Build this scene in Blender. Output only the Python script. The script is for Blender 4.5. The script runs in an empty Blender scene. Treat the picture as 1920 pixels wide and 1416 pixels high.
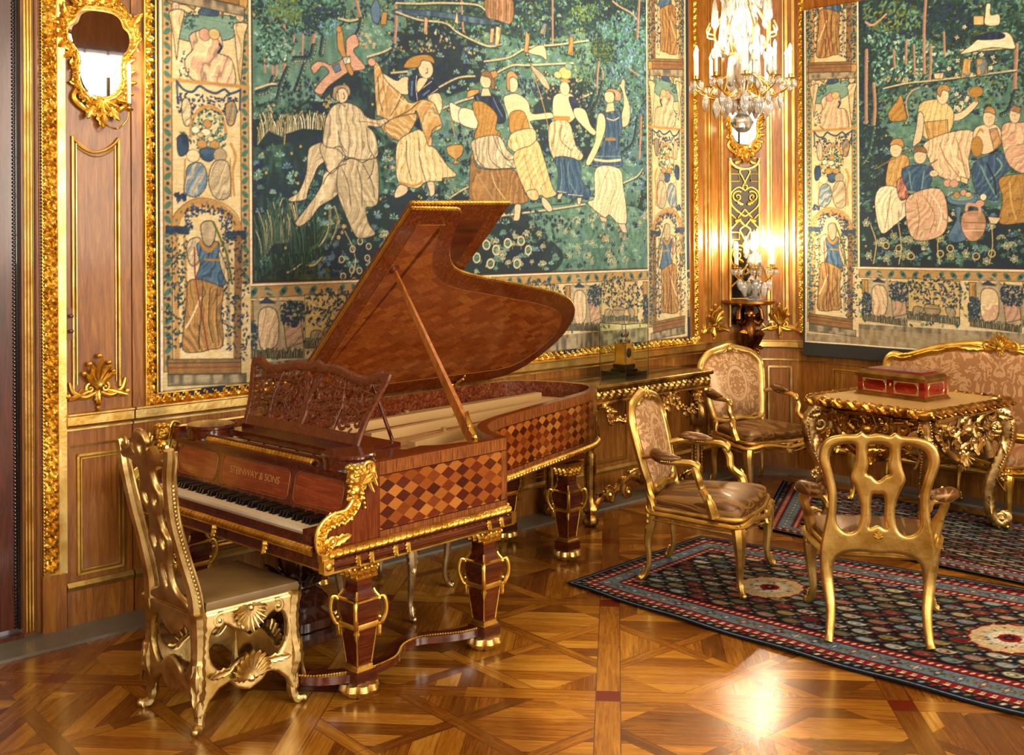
import bpy, bmesh, math, random
import numpy as np
from mathutils import Vector, Matrix
PI=math.pi
SC=bpy.context.scene
# ------------------------------------------------ camera (1920x1416, level, lens shifted down)
cam=bpy.data.objects.new('camera',bpy.data.cameras.new('camera'));SC.collection.objects.link(cam)
cam.data.sensor_width=36;cam.data.lens=39.75;cam.data.shift_y=-266/1920;cam.data.clip_start=.1
cam.matrix_world=Matrix.Translation((0,0,1.93))@Matrix.Rotation(PI/2,4,'X')@Matrix.Rotation(-.005,4,'Z')
SC.camera=cam
# ------------------------------------------------ sky outside, window daylight, exposure
W=bpy.data.worlds.new('world');SC.world=W;W.use_nodes=True
W.node_tree.nodes['Background'].inputs[0].default_value=(1,.93,.82,1);W.node_tree.nodes['Background'].inputs[1].default_value=1.0
vs=SC.view_settings;vs.view_transform='Standard';vs.look='None';vs.gamma=1;vs.use_curve_mapping=False;vs.exposure=-0.1
SC.cycles.max_bounces=7;SC.cycles.diffuse_bounces=4;SC.cycles.glossy_bounces=4;SC.cycles.transmission_bounces=8;SC.cycles.transparent_max_bounces=8
SC.cycles.use_denoising=True;SC.cycles.caustics_reflective=False;SC.cycles.caustics_refractive=False;SC.cycles.sample_clamp_indirect=6
def area(name,loc,look,sx,sy,e,col=(1,.88,.70)):
    l=bpy.data.lights.new(name,'AREA');l.shape='RECTANGLE';l.size=sx;l.size_y=sy;l.energy=e;l.color=col
    o=bpy.data.objects.new(name,l);SC.collection.objects.link(o);o.location=loc
    o.rotation_euler=(Vector(look)-Vector(loc)).to_track_quat('-Z','Y').to_euler();return o
# the room is a rectangle turned 46.5 degrees: d1,n1 along / out of the long tapestry wall, d2,n2 of the right one
D1,N1=Vector((.7254,.6884,0)),Vector((.6884,-.7254,0));P1=Vector((-2.2,5.58,0))
D2,N2=Vector((.6884,-.7254,0)),Vector((-.7254,-.6884,0));P2=Vector((2.394,9.23,0))
def F1(t,d,z): return P1+D1*t+N1*d+Vector((0,0,z))
def F2(t,d,z): return P2+D2*t+N2*d+Vector((0,0,z))
ROOM_T0,ROOM_D=-5.2,8.4     # left wall position, far side distance
for i,t in enumerate((-2.6,.6,3.6)):
    area('window_daylight',F1(t,ROOM_D-.03,2.9),F1(t,0,1.2),1.7,2.6,(210,330,400)[i])
for i,d in enumerate((3.2,6.2)):
    area('window_daylight',F1(ROOM_T0+.03,d,2.9),F1(3,d,1.0),1.7,2.6,115)
sp=bpy.data.lights.new('low_sun_through_window','SPOT');sp.energy=5200;sp.spot_size=math.radians(9);sp.spot_blend=.55;sp.shadow_soft_size=.05;sp.color=(1,.9,.7)
spo=bpy.data.objects.new('low_sun_through_window',sp);SC.collection.objects.link(spo);spo.location=F1(-2.4,ROOM_D-.3,4.0)
spo.rotation_euler=(Vector((.60,4.55,0))-spo.location).to_track_quat('-Z','Y').to_euler()
# ------------------------------------------------ mesh building
random.seed(7)
class MB:
    def __init__(s,M=None): s.v=[];s.f=[];s.mi=[];s.uv=[];s.M=M;s.hasuv=False
    def add(s,V,F,mi=0,uv=None,M=None):
        n=len(s.v);T=(s.M@M) if (s.M is not None and M is not None) else (M if M is not None else s.M)
        for p in V:
            p=Vector(p);s.v.append(tuple(T@p) if T is not None else tuple(p))
        for k,f in enumerate(F):
            s.f.append([n+i for i in f]);s.mi.append(mi if not isinstance(mi,(list,tuple)) else mi[k])
            s.uv.append(uv[k] if uv else None)
        if uv: s.hasuv=True
        return s
    def box(s,c,d,rz=0,mi=0,M=None,tp=1):
        x,y,z=[q/2 for q in d];V=[(a*x*(tp if e<0 else 1),b*y*(tp if e<0 else 1),e*z) for e in(-1,1) for a,b in((-1,-1),(1,-1),(1,1),(-1,1))]
        R=Matrix.Translation(c)@Matrix.Rotation(rz,4,'Z')
        if M is not None: R=M@R
        return s.add(V,[(3,2,1,0),(4,5,6,7),(0,1,5,4),(1,2,6,5),(2,3,7,6),(3,0,4,7)],mi,M=R)
    def span(s,a,b,mi=0): # box by two corners
        return s.box([(p+q)/2 for p,q in zip(a,b)],[abs(q-p) for p,q in zip(a,b)],mi=mi)
    def grid(s,fn,nu,nv,cu=False,cv=False,mi=0,uvf=None):
        V=[fn(i/(nu if cu else nu-1),j/(nv if cv else nv-1)) for i in range(nu) for j in range(nv)];F=[];U=[]
        for i in range(nu if cu else nu-1):
            for j in range(nv if cv else nv-1):
                a,b=i,(i+1)%nu;c,d=j,(j+1)%nv;F.append((a*nv+c,b*nv+c,b*nv+d,a*nv+d))
                if uvf: U.append([uvf(p/(nu if cu else nu-1),q/(nv if cv else nv-1)) for p,q in((i,j),(i+1,j),(i+1,j+1),(i,j+1))])
        return s.add(V,F,mi,U if uvf else None)
    def tube(s,P,r,n=10,fl=1.0,up=(0,0,1),closed=False,mi=0,ph=0,cap=True,mod=None):
        # swept round or oval section; fl = thickness ratio along 'up-ish' axis
        P=[Vector(p) for p in P];m=len(P);rf=r if callable(r) else (lambda t:(r if not isinstance(r,(list,tuple)) else np.interp(t,np.linspace(0,1,len(r)),r)))
        V=[];pb=None;L=0
        for i in range(m):
            a=P[i-1] if (i>0 or closed) else P[i];b=P[(i+1)%m] if (i<m-1 or closed) else P[i];T=(b-a).normalized() if (b-a).length>1e-9 else Vector((0,0,1))
            U=Vector(up) if not callable(up) else Vector(up(i/(m-1)))
            B=T.cross(U)
            if B.length<.05: B=pb.copy() if pb is not None else T.cross(Vector((0,1,.01)))
            B.normalize()
            if pb is not None and B.dot(pb)<0: B=-B
            pb=B;Nn=B.cross(T).normalized();t=i/(m if closed else max(m-1,1));R=rf(t);ff=fl(t) if callable(fl) else fl
            if i: L+=(P[i]-P[i-1]).length
            for j in range(n):
                th=2*PI*j/n+ph;q=R*(mod(L,th) if mod else 1);V.append(P[i]+B*math.cos(th)*q+Nn*math.sin(th)*q*ff)
        F=[]
        for i in range(m if closed else m-1):
            k=(i+1)%m
            for j in range(n): F.append((i*n+j,i*n+(j+1)%n,k*n+(j+1)%n,k*n+j))
        if cap and not closed: F+= [tuple(range(n))[::-1],tuple((m-1)*n+j for j in range(n))]
        return s.add(V,F,mi)
    def lathe(s,prof,n=24,c=(0,0,0),mi=0,rot=0,lob=None,M=None,sy=1):
        V=[];m=len(prof)
        for r,z in prof:
            for j in range(n):
                th=2*PI*j/n+rot;q=r*(lob(th,z) if lob else 1);V.append((c[0]+q*math.cos(th),c[1]+q*math.sin(th)*sy,c[2]+z))
        F=[(i*n+j,i*n+(j+1)%n,(i+1)*n+(j+1)%n,(i+1)*n+j) for i in range(m-1) for j in range(n)]
        F+=[tuple(range(n))[::-1],tuple((m-1)*n+j for j in range(n))]
        return s.add(V,F,mi,M=M)
    def ell(s,c,r,n=12,M=None,mi=0):
        r=(r,r,r) if not isinstance(r,(tuple,list)) else r;m=max(n//2+1,5);V=[];F=[]
        for i in range(m):
            a=PI*i/(m-1);
            for j in range(n): V.append((c[0]+r[0]*math.sin(a)*math.cos(2*PI*j/n),c[1]+r[1]*math.sin(a)*math.sin(2*PI*j/n),c[2]+r[2]*math.cos(a)))
        for i in range(m-1):
            for j in range(n): F.append((i*n+j,(i+1)*n+j,(i+1)*n+(j+1)%n,i*n+(j+1)%n))
        return s.add(V,F,mi,M=M)
    def prism(s,poly,a,b,mi=0,M=None,sides=None):
        # polygon (x,y) between z=a and z=b
        n=len(poly);V=[(x,y,a) for x,y in poly]+[(x,y,b) for x,y in poly]
        F=[tuple(range(n))[::-1],tuple(range(n,2*n))]+[(i,(i+1)%n,n+(i+1)%n,n+i) for i in range(n)]
        m=mi if sides is None else [mi,mi]+[sides]*n
        return s.add(V,F,m,M=M)
    def leaf(s,b,d,nr,L,Wd,curl=.6,ribs=3,n=11,th=.12):
        b,d,nr=Vector(b),Vector(d).normalized(),Vector(nr).normalized();nr=(nr-d*nr.dot(d)).normalized();sd=d.cross(nr);V=[];K=14
        for i in range(n):
            t=i/(n-1);w=Wd*(math.sin(PI*min(1,.14+.86*t**.8))**.6)*(1+.26*math.cos(2*PI*3.5*t))*.5+.001
            c=curl*t;p=b+d*(L*(math.sin(c)/max(curl,.01) if curl>.01 else t))+nr*(L*(1-math.cos(c))/max(curl,.01) if curl>.01 else 0)
            nn=nr*math.cos(c)-d*math.sin(c)
            for j in range(K):
                a=2*PI*j/K;x=math.cos(a);h=math.sin(a);h=h*(Wd*th)*(1+(.7*math.cos(x*ribs*PI) if h>0 else 0))
                V.append(p+sd*(x*w)+nn*(h+abs(x)*Wd*.06))
        F=[(i*K+j,i*K+(j+1)%K,(i+1)*K+(j+1)%K,(i+1)*K+j) for i in range(n-1) for j in range(K)]+[tuple(range(K))[::-1],tuple((n-1)*K+j for j in range(K))]
        return s.add(V,F)
    def carved(s,P,w,h,nr,pitch,closed=False,kind=0,step=None,n=9,mi=0,lift=0):
        # relief moulding: half-round band with running leaf pattern
        P=[Vector(p) for p in P];Q=P+[P[0]] if closed else P
        L=[0]
        for a,b in zip(Q,Q[1:]): L.append(L[-1]+(b-a).length)
        st=step or pitch/6;m=max(2,int(L[-1]/st)+1);nv=Vector(nr) if not callable(nr) else None;V=[]
        for i in range(m):
            l=L[-1]*i/(m-1);k=min(max(int(np.searchsorted(L,l))-1,0),len(Q)-2);f=(l-L[k])/max(L[k+1]-L[k],1e-9);p=Q[k].lerp(Q[k+1],f)
            T=(Q[k+1]-Q[k]).normalized();N=nv if nv is not None else Vector(nr(l/L[-1]));B=T.cross(N).normalized()
            for j in range(n):
                v=-1+2*j/(n-1);e=math.sqrt(max(0,1-v*v))
                if kind==0: q=.55+.45*abs(math.sin(PI*l/pitch+v*1.3))
                elif kind==1: q=.5+.5*abs(math.sin(PI*l/pitch))**.5*(.8+.2*math.cos(v*9))
                else: q=.6+.25*math.sin(2*PI*l/pitch+2.5*v)+.25*math.sin(2*PI*l/pitch*2.3-5*v)
                V.append(p+B*(v*w/2)+N*(lift+h*e*q))
        F=[(i*n+j,i*n+j+1,(i+1)*n+j+1,(i+1)*n+j) for i in range(m-1) for j in range(n-1)]
        F+=[(i*n+n-1,i*n,(i+1)*n,(i+1)*n+n-1) for i in range(m-1)]+[tuple(range(n))[::-1],tuple((m-1)*n+j for j in range(n))]
        return s.add(V,F,mi)
    def rope(s,P,r,pitch,n=8,closed=False,up=(0,0,1)):
        Q=resample(P,pitch/5,closed);return s.tube(Q,r,n,closed=closed,up=up,mod=lambda l,t:1+.2*math.sin(2*PI*l/pitch+t*1))
    def beads(s,P,r,sp,n=8,closed=False):
        for p in resample(P,sp,closed): s.ell(p,r,n)
        return s
    def build(s,name,mat,parent=None,smooth=40,loc=None,rz=0,recalc=True,label=None):
        me=bpy.data.meshes.new(name);me.from_pydata(s.v,[],s.f)
        mats=mat if isinstance(mat,(list,tuple)) else [mat]
        for m in mats: me.materials.append(m)
        if len(mats)>1: me.polygons.foreach_set('material_index',s.mi)
        if s.hasuv:
            ul=me.uv_layers.new(name='UVMap');k=0
            for f,u in zip(s.f,s.uv):
                for q in range(len(f)): ul.data[k].uv=u[q] if u else (0,0);k+=1
        if recalc:
            bm=bmesh.new();bm.from_mesh(me);bmesh.ops.recalc_face_normals(bm,faces=bm.faces);bm.to_mesh(me);bm.free()
        if smooth:
            me.polygons.foreach_set('use_smooth',[True]*len(me.polygons));me.set_sharp_from_angle(angle=math.radians(smooth))
        o=bpy.data.objects.new(name,me);SC.collection.objects.link(o)
        if loc is not None: o.location=loc
        o.rotation_euler[2]=rz
        if parent is not None: o.parent=parent
        if label: o['label']=label
        return o
def resample(P,st,closed=False):
    P=[Vector(p) for p in P];Q=P+[P[0]] if closed else P;L=[0]
    for a,b in zip(Q,Q[1:]): L.append(L[-1]+(b-a).length)
    m=max(2,int(round(L[-1]/st))+(0 if closed else 1));o=[]
    for i in range(m):
        l=L[-1]*i/(m if closed else m-1);k=min(max(int(np.searchsorted(L,l))-1,0),len(Q)-2);o.append(Q[k].lerp(Q[k+1],(l-L[k])/max(L[k+1]-L[k],1e-9)))
    return o
def cr(P,k=6,closed=False):
    P=[Vector(p) if len(p)==3 else Vector((p[0],p[1],0)) for p in P];n=len(P);o=[]
    for i in range(n if closed else n-1):
        if closed: a,b,c,d=P[i-1],P[i],P[(i+1)%n],P[(i+2)%n]
        else: a,b,c,d=P[max(i-1,0)],P[i],P[i+1],P[min(i+2,n-1)]
        for j in range(k):
            t=j/k;o.append(.5*((2*b)+(c-a)*t+(2*a-5*b+4*c-d)*t*t+(-a+3*b-3*c+d)*t**3))
    if not closed: o.append(P[-1])
    return o
def spiral(c,ax,ay,r,turns=1.3,a0=0,n=26,inner=.12,sgn=1):
    c,ax,ay=Vector(c),Vector(ax),Vector(ay);o=[]
    for i in range(n):
        t=i/(n-1);R=r*((1-t)**1.1*(1-inner)+inner);a=a0+sgn*turns*2*PI*t;o.append(c+ax*(R*math.cos(a))+ay*(R*math.sin(a)))
    return o
def scrollwork(mb,c,ax,ay,nr,r,tr,turns=1.3,a0=0,sgn=1,fl=.8):
    P=spiral(c,ax,ay,r,turns,a0,sgn=sgn);mb.tube(P,[tr,tr*.9,tr*.6],8,fl=fl,up=nr);mb.ell(P[-1],tr*1.3,8)
def thing(name,label,cat,loc=(0,0,0),rz=0,group=None):
    o=bpy.data.objects.new(name,None);SC.collection.objects.link(o);o.location=loc;o.rotation_euler[2]=rz;o.empty_display_size=.1
    o['label']=label;o['category']=cat
    if group:o['group']=group
    return o
def tag(o,label,cat,group=None):
    o['label']=label;o['category']=cat
    if group:o['group']=group
    return o
def struct(o): o['kind']='structure';return o
def dup(root,loc,rz,label,group=None):
    r=root.copy();SC.collection.objects.link(r);r.location=loc;r.rotation_euler[2]=rz;r['label']=label
    if group:r['group']=group
    for ch in list(root.children):
        c=ch.copy();SC.collection.objects.link(c);c.parent=r
        for g in list(ch.children):
            d=g.copy();SC.collection.objects.link(d);d.parent=c
    return r
def FM(D,N,P): return Matrix(((D.x,N.x,0,P.x),(D.y,N.y,0,P.y),(0,0,1,0),(0,0,0,1)))
M1=FM(D1,N1,P1);M2=FM(D2,N2,P2)
def board(mb,outer,holes,mapf,th,edge=.018,cell=.005):
    # solid cut-out board with rounded edges from 2D outlines; mapf(x,z,off) -> point
    loops=[np.array([(p[0],p[1]) for p in l]) for l in [outer]+holes];lo=loops[0].min(0)-cell*2;hi=loops[0].max(0)+cell*2
    nx,nz=int((hi[0]-lo[0])/cell)+1,int((hi[1]-lo[1])/cell)+1;X_,Z_=np.meshgrid(lo[0]+np.arange(nx)*cell,lo[1]+np.arange(nz)*cell,indexing='ij')
    ins=np.zeros(X_.shape,bool);D=np.full(X_.shape,9.0);CX,CZ=X_.copy(),Z_.copy()
    for l in loops:
        for i in range(len(l)):
            (ax,az),(bx,bz)=l[i-1],l[i]
            if az!=bz: ins^=((az>Z_)!=(bz>Z_))&(X_<(bx-ax)*(Z_-az)/(bz-az)+ax)
            dx,dz=bx-ax,bz-az;t=np.clip(((X_-ax)*dx+(Z_-az)*dz)/(dx*dx+dz*dz+1e-12),0,1);px,pz=ax+t*dx,az+t*dz;d=np.hypot(X_-px,Z_-pz);k=d<D;D=np.where(k,d,D);CX=np.where(k,px,CX);CZ=np.where(k,pz,CZ)
    near=(~ins)&(D<cell*1.5);X2=np.where(near,CX,X_);Z2=np.where(near,CZ,Z_);dd=np.where(ins,D,0);ok=ins|near
    off=th/2*np.sqrt(np.clip(1-(1-np.clip(dd/edge,0,1))**2,0,1));q=ok[:-1,:-1]&ok[1:,:-1]&ok[1:,1:]&ok[:-1,1:]&(ins[:-1,:-1]|ins[1:,:-1]|ins[1:,1:]|ins[:-1,1:])
    used=np.zeros(ok.shape,bool)
    for a in (slice(None,-1),slice(1,None)):
        for b in (slice(None,-1),slice(1,None)): used[a,b]|=q
    id1=-np.ones(ok.shape,int);id2=id1.copy();V=[]
    for i,j in np.argwhere(used):
        id1[i,j]=len(V);V.append(mapf(X2[i,j],Z2[i,j],off[i,j]))
        if off[i,j]<1e-6: id2[i,j]=id1[i,j]
        else: id2[i,j]=len(V);V.append(mapf(X2[i,j],Z2[i,j],-off[i,j]))
    F=[]
    for i,j in np.argwhere(q):
        for d in(id1,id2):
            f=(d[i,j],d[i+1,j],d[i+1,j+1],d[i,j+1]);F.append(tuple(int(x) for x in (f if d is id1 else f[::-1])))
    return mb.add(V,F)
def curve2(P,k=5,closed=True): return [(p.x,p.y) for p in cr([(a,b) for a,b in P],k,closed)]
# ------------------------------------------------ materials
def lin(h):
    h=h.lstrip('#');c=[int(h[i:i+2],16)/255 for i in(0,2,4)];return tuple(((v+.055)/1.055)**2.4 if v>.04045 else v/12.92 for v in c)+(1,)
class NT:
    def __init__(s,name):
        s.m=bpy.data.materials.new(name);s.m.use_nodes=True;s.t=s.m.node_tree;s.b=s.t.nodes['Principled BSDF']
    def n(s,ty,**k):
        x=s.t.nodes.new(ty)
        for a,b in k.items(): setattr(x,a,b)
        return x
    def put(s,sock,val):
        if isinstance(val,X): s.t.links.new(val.s,sock)
        elif hasattr(val,'is_linked'): s.t.links.new(val,sock)
        else: sock.default_value=val
    def math(s,op,*a):
        x=s.n('ShaderNodeMath',operation=op)
        for i,v in enumerate(a): s.put(x.inputs[i],v)
        return X(s,x.outputs[0])
    def coord(s,k='Object'):
        return s.n('ShaderNodeTexCoord').outputs[k]
    def sep(s,v):
        x=s.n('ShaderNodeSeparateXYZ');s.put(x.inputs[0],v);return [X(s,o) for o in x.outputs]
    def comb(s,a,b,c=0.0):
        x=s.n('ShaderNodeCombineXYZ')
        for i,v in enumerate((a,b,c)): s.put(x.inputs[i],v)
        return X(s,x.outputs[0])
    def noise(s,v,scale=5,det=3,dist=0,rough=.5,out=0):
        x=s.n('ShaderNodeTexNoise');s.put(x.inputs['Vector'],v);x.inputs['Scale'].default_value=scale;x.inputs['Detail'].default_value=det;x.inputs['Distortion'].default_value=dist;x.inputs['Roughness'].default_value=rough;return X(s,x.outputs[out])
    def white(s,v):
        x=s.n('ShaderNodeTexWhiteNoise',noise_dimensions='3D');s.put(x.inputs[0],v);return X(s,x.outputs[0])
    def vor(s,v,scale=5,feat='F1',out='Distance',rnd=1):
        x=s.n('ShaderNodeTexVoronoi',feature=feat);s.put(x.inputs['Vector'],v);x.inputs['Scale'].default_value=scale;x.inputs['Randomness'].default_value=rnd;return X(s,x.outputs[out])
    def mix(s,a,b,f):
        x=s.n('ShaderNodeMix',data_type='RGBA');s.put(x.inputs[0],f)
        for k,v in ((6,a),(7,b)): s.put(x.inputs[k],v)
        return X(s,x.outputs[2])
    def mixf(s,a,b,f):
        return s.math('ADD',s.math('MULTIPLY',a,s.math('SUBTRACT',1.0,f)),s.math('MULTIPLY',b,f))
    def ramp(s,f,st):
        x=s.n('ShaderNodeValToRGB');s.put(x.inputs[0],f);e=x.color_ramp.elements
        while len(e)<len(st): e.new(.5)
        for q,(p,c) in zip(e,st): q.position=p;q.color=lin(c) if isinstance(c,str) else (c,c,c,1)
        return X(s,x.outputs[0])
    def scale(s,v,x,y,z):
        q=s.n('ShaderNodeVectorMath',operation='MULTIPLY');s.put(q.inputs[0],v);q.inputs[1].default_value=(x,y,z);return X(s,q.outputs[0])
    def bump(s,h,st=.3,d=.01):
        x=s.n('ShaderNodeBump');s.put(x.inputs['Height'],h);x.inputs['Strength'].default_value=st;x.inputs['Distance'].default_value=d;s.t.links.new(x.outputs[0],s.b.inputs['Normal'])
    def set(s,**k):
        for a,v in k.items(): s.put(s.b.inputs[{'col':'Base Color','rough':'Roughness','metal':'Metallic','emit':'Emission Color','es':'Emission Strength','coat':'Coat Weight','cr':'Coat Roughness','trans':'Transmission Weight','ior':'IOR','sheen':'Sheen Weight','spec':'Specular IOR Level','aniso':'Anisotropic'}[a]],v)
        return s
class X:
    def __init__(s,n,k): s.n,s.s=n,k
    def __add__(s,o): return s.n.math('ADD',s,o)
    def __sub__(s,o): return s.n.math('SUBTRACT',s,o)
    def __rsub__(s,o): return s.n.math('SUBTRACT',o,s)
    def __mul__(s,o): return s.n.math('MULTIPLY',s,o)
    def __truediv__(s,o): return s.n.math('DIVIDE',s,o)
    __radd__=__add__;__rmul__=__mul__
    def __lt__(s,o): return s.n.math('LESS_THAN',s,o)
    def __gt__(s,o): return s.n.math('GREATER_THAN',s,o)
    def abs(s): return s.n.math('ABSOLUTE',s)
    def fl(s): return s.n.math('FLOOR',s)
    def fr(s): return s.n.math('FRACT',s)
    def mx(s,o): return s.n.math('MAXIMUM',s,o)
    def mn(s,o): return s.n.math('MINIMUM',s,o)
    def sin(s): return s.n.math('SINE',s)
def m_gold(name,c1,c2,rough=.3,bs=.25,sc=60,metal=1.0):
    n=NT(name);v=n.coord();k=n.noise(v,9,4);n.set(col=n.mix(lin(c1),lin(c2),n.ramp(k,[(.35,0),(.68,1)])),metal=metal,rough=n.noise(v,30,3)*.25+(rough-.1));n.bump(n.noise(v,sc,4),bs,.004);return n.m
def m_wood(name,c1,c2,c3,ax='z',rough=.4,sc=1.0,coat=.3,fig=1.0):
    n=NT(name);v=n.coord();st={'z':(14,14,1.1),'x':(1.1,14,14),'y':(14,1.1,14)}[ax]
    g=n.noise(n.scale(v,*[q*sc for q in st]),2.2,6,1.4*fig,.6);g2=n.noise(n.scale(v,*[q*sc*5 for q in st]),3,3)
    c=n.ramp(g*.72+g2*.28,[(.3,c1),(.5,c2),(.7,c3)]);n.set(col=c,rough=rough,coat=coat,cr=.12);n.bump(g2,.08,.003);return n.m
def m_plain(name,c,rough=.5,metal=0,coat=0,bs=0,sc=40,c2=None):
    n=NT(name)
    if c2: n.set(col=n.mix(lin(c),lin(c2),n.noise(n.coord(),6,4)))
    else: n.set(col=lin(c))
    n.set(rough=rough,metal=metal,coat=coat)
    if bs: n.bump(n.noise(n.coord(),sc,3),bs,.004)
    return n.m
GOLD=m_gold('gilding','ECC664','BE9034',.34)
GOLD_P=m_gold('gilding_pale','F2D68C','CDA04A',.36)
GOLD_D=m_gold('gilding_dark','9A6A2C','5E3A16',.36)
GOLD_M=m_gold('gilding_chair','E4C474','B69040',.38)
SILVG=m_gold('gilding_silvery','D8C49A','8E7448',.34)
BRASS=m_gold('brass','E8C26A','C89A40',.2,.05)
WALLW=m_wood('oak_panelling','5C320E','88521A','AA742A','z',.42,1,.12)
WALLW_D=m_wood('oak_panelling_dark','522C0C','704216','8C5A22','z',.42,1,.12)  # oak in a darker tone, for the jamb, lock plate and window walls
OAKH=m_wood('oak_horizontal','74441E','9A622E','B87E42','x',.4,1,.3)
DARKW=m_wood('dark_door_wood','2C120A','4A2014','6A3424','z',.35,1,.4)
MAHOG=m_wood('mahogany','280B05','4A1A0A','6E3012','x',.22,1,.7)
ROSE=m_wood('kingwood','381406','62280C','8A4818','z',.22,1.6,.7)
ROSE_M=m_wood('kingwood_matt','34140A','5C280E','84481A','x',.42,1.6,.1)
BURL=None
def m_burl():
    n=NT('burr_walnut');v=n.coord();k=n.noise(v,26,6,2.2,.65);n.set(col=n.ramp(k,[(.32,'34120A'),(.5,'622A14'),(.68,'8A5230')]),rough=.25,coat=.5,cr=.1);return n.m
BURL=m_burl()
BLACK=m_plain('black_lacquer','0E0A09',.25,0,.5)
IVORY=m_plain('ivory','EFE3C4',.3,0,.3)
EBONY=m_plain('ebony','0B0908',.3,0,.3)
IRONP=m_plain('gilt_iron_plate','C2A06A',.5,.25,.0,.1,80)
RED=m_plain('red_felt','9A1A16',.9)
WHITEC=m_plain('candle_wax','F4EBD6',.45)
CRYST=NT('cut_crystal').set(col=(1,.99,.96,1),rough=.03,trans=.82,ior=1.5).m
GLASS=NT('clear_glass').set(col=(.93,1,.95,1),rough=0.0,trans=1.0,ior=1.12).m
MIRROR=NT('mirror_silver').set(col=(.92,.94,.95,1),rough=.02,metal=1.0).m
DMIR=NT('old_dark_mirror').set(col=(.03,.025,.02,1),rough=.3,metal=1.0).m
STEEL=m_plain('polished_silver','C9CCD0',.16,1.0)
FLAME=NT('lit_bulb').set(col=(1,.85,.6,1),emit=lin('FFE6B8'),es=90.0).m
def m_silk(name,base,patt,sheen,sc=1.0,med=True,med_c=(0,0),med_s=(1,1),axes='xz'):
    # figured silk damask: mirrored scroll pattern, lighter satin ground
    n=NT(name);v=n.coord();x,y,z=n.sep(v);b=z if axes=='xz' else y
    ax=x.abs();P=n.comb(ax*sc,b*sc,0.0)
    a=n.noise(P,5.2,2,2.6);w=((a*26.0).sin())
    k=n.noise(P,9.0,2,1.6);m=(w>.1)*(k>.42)
    if med:
        r=((x-med_c[0])*(x-med_c[0])*(1/med_s[0]**2)+(b-med_c[1])*(b-med_c[1])*(1/med_s[1]**2));ring=((r-1.0).abs()<.22);ins=(r<.75)*(n.vor(P,22.0)<.32);m=(m*(r>1.35)).mx(ring).mx(ins)
    f=m;fine=n.noise(n.scale(v,30,30,160),6,2)
    n.set(col=n.mix(lin(base),lin(patt),f),rough=n.mixf(.34,.52,f),metal=.3,sheen=sheen,spec=.5,coat=.05);n.bump(fine*.5+f*.5,.12,.002);return n.m
SILK_B=m_silk('silk_damask_back','A67C52','C9A47A',.0,1.6,True,(0,.76),(.085,.12))
SILK_S=m_silk('silk_damask_seat','5E3A14','8A6430',.0,1.2,False)
SILK_F=m_silk('silk_damask_sofa','A8794E','C49A70',.0,1.15,False)
LEATH=m_plain('worn_tan_leather','84683A',.55,0,.05,.25,18,'463416')
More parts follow.
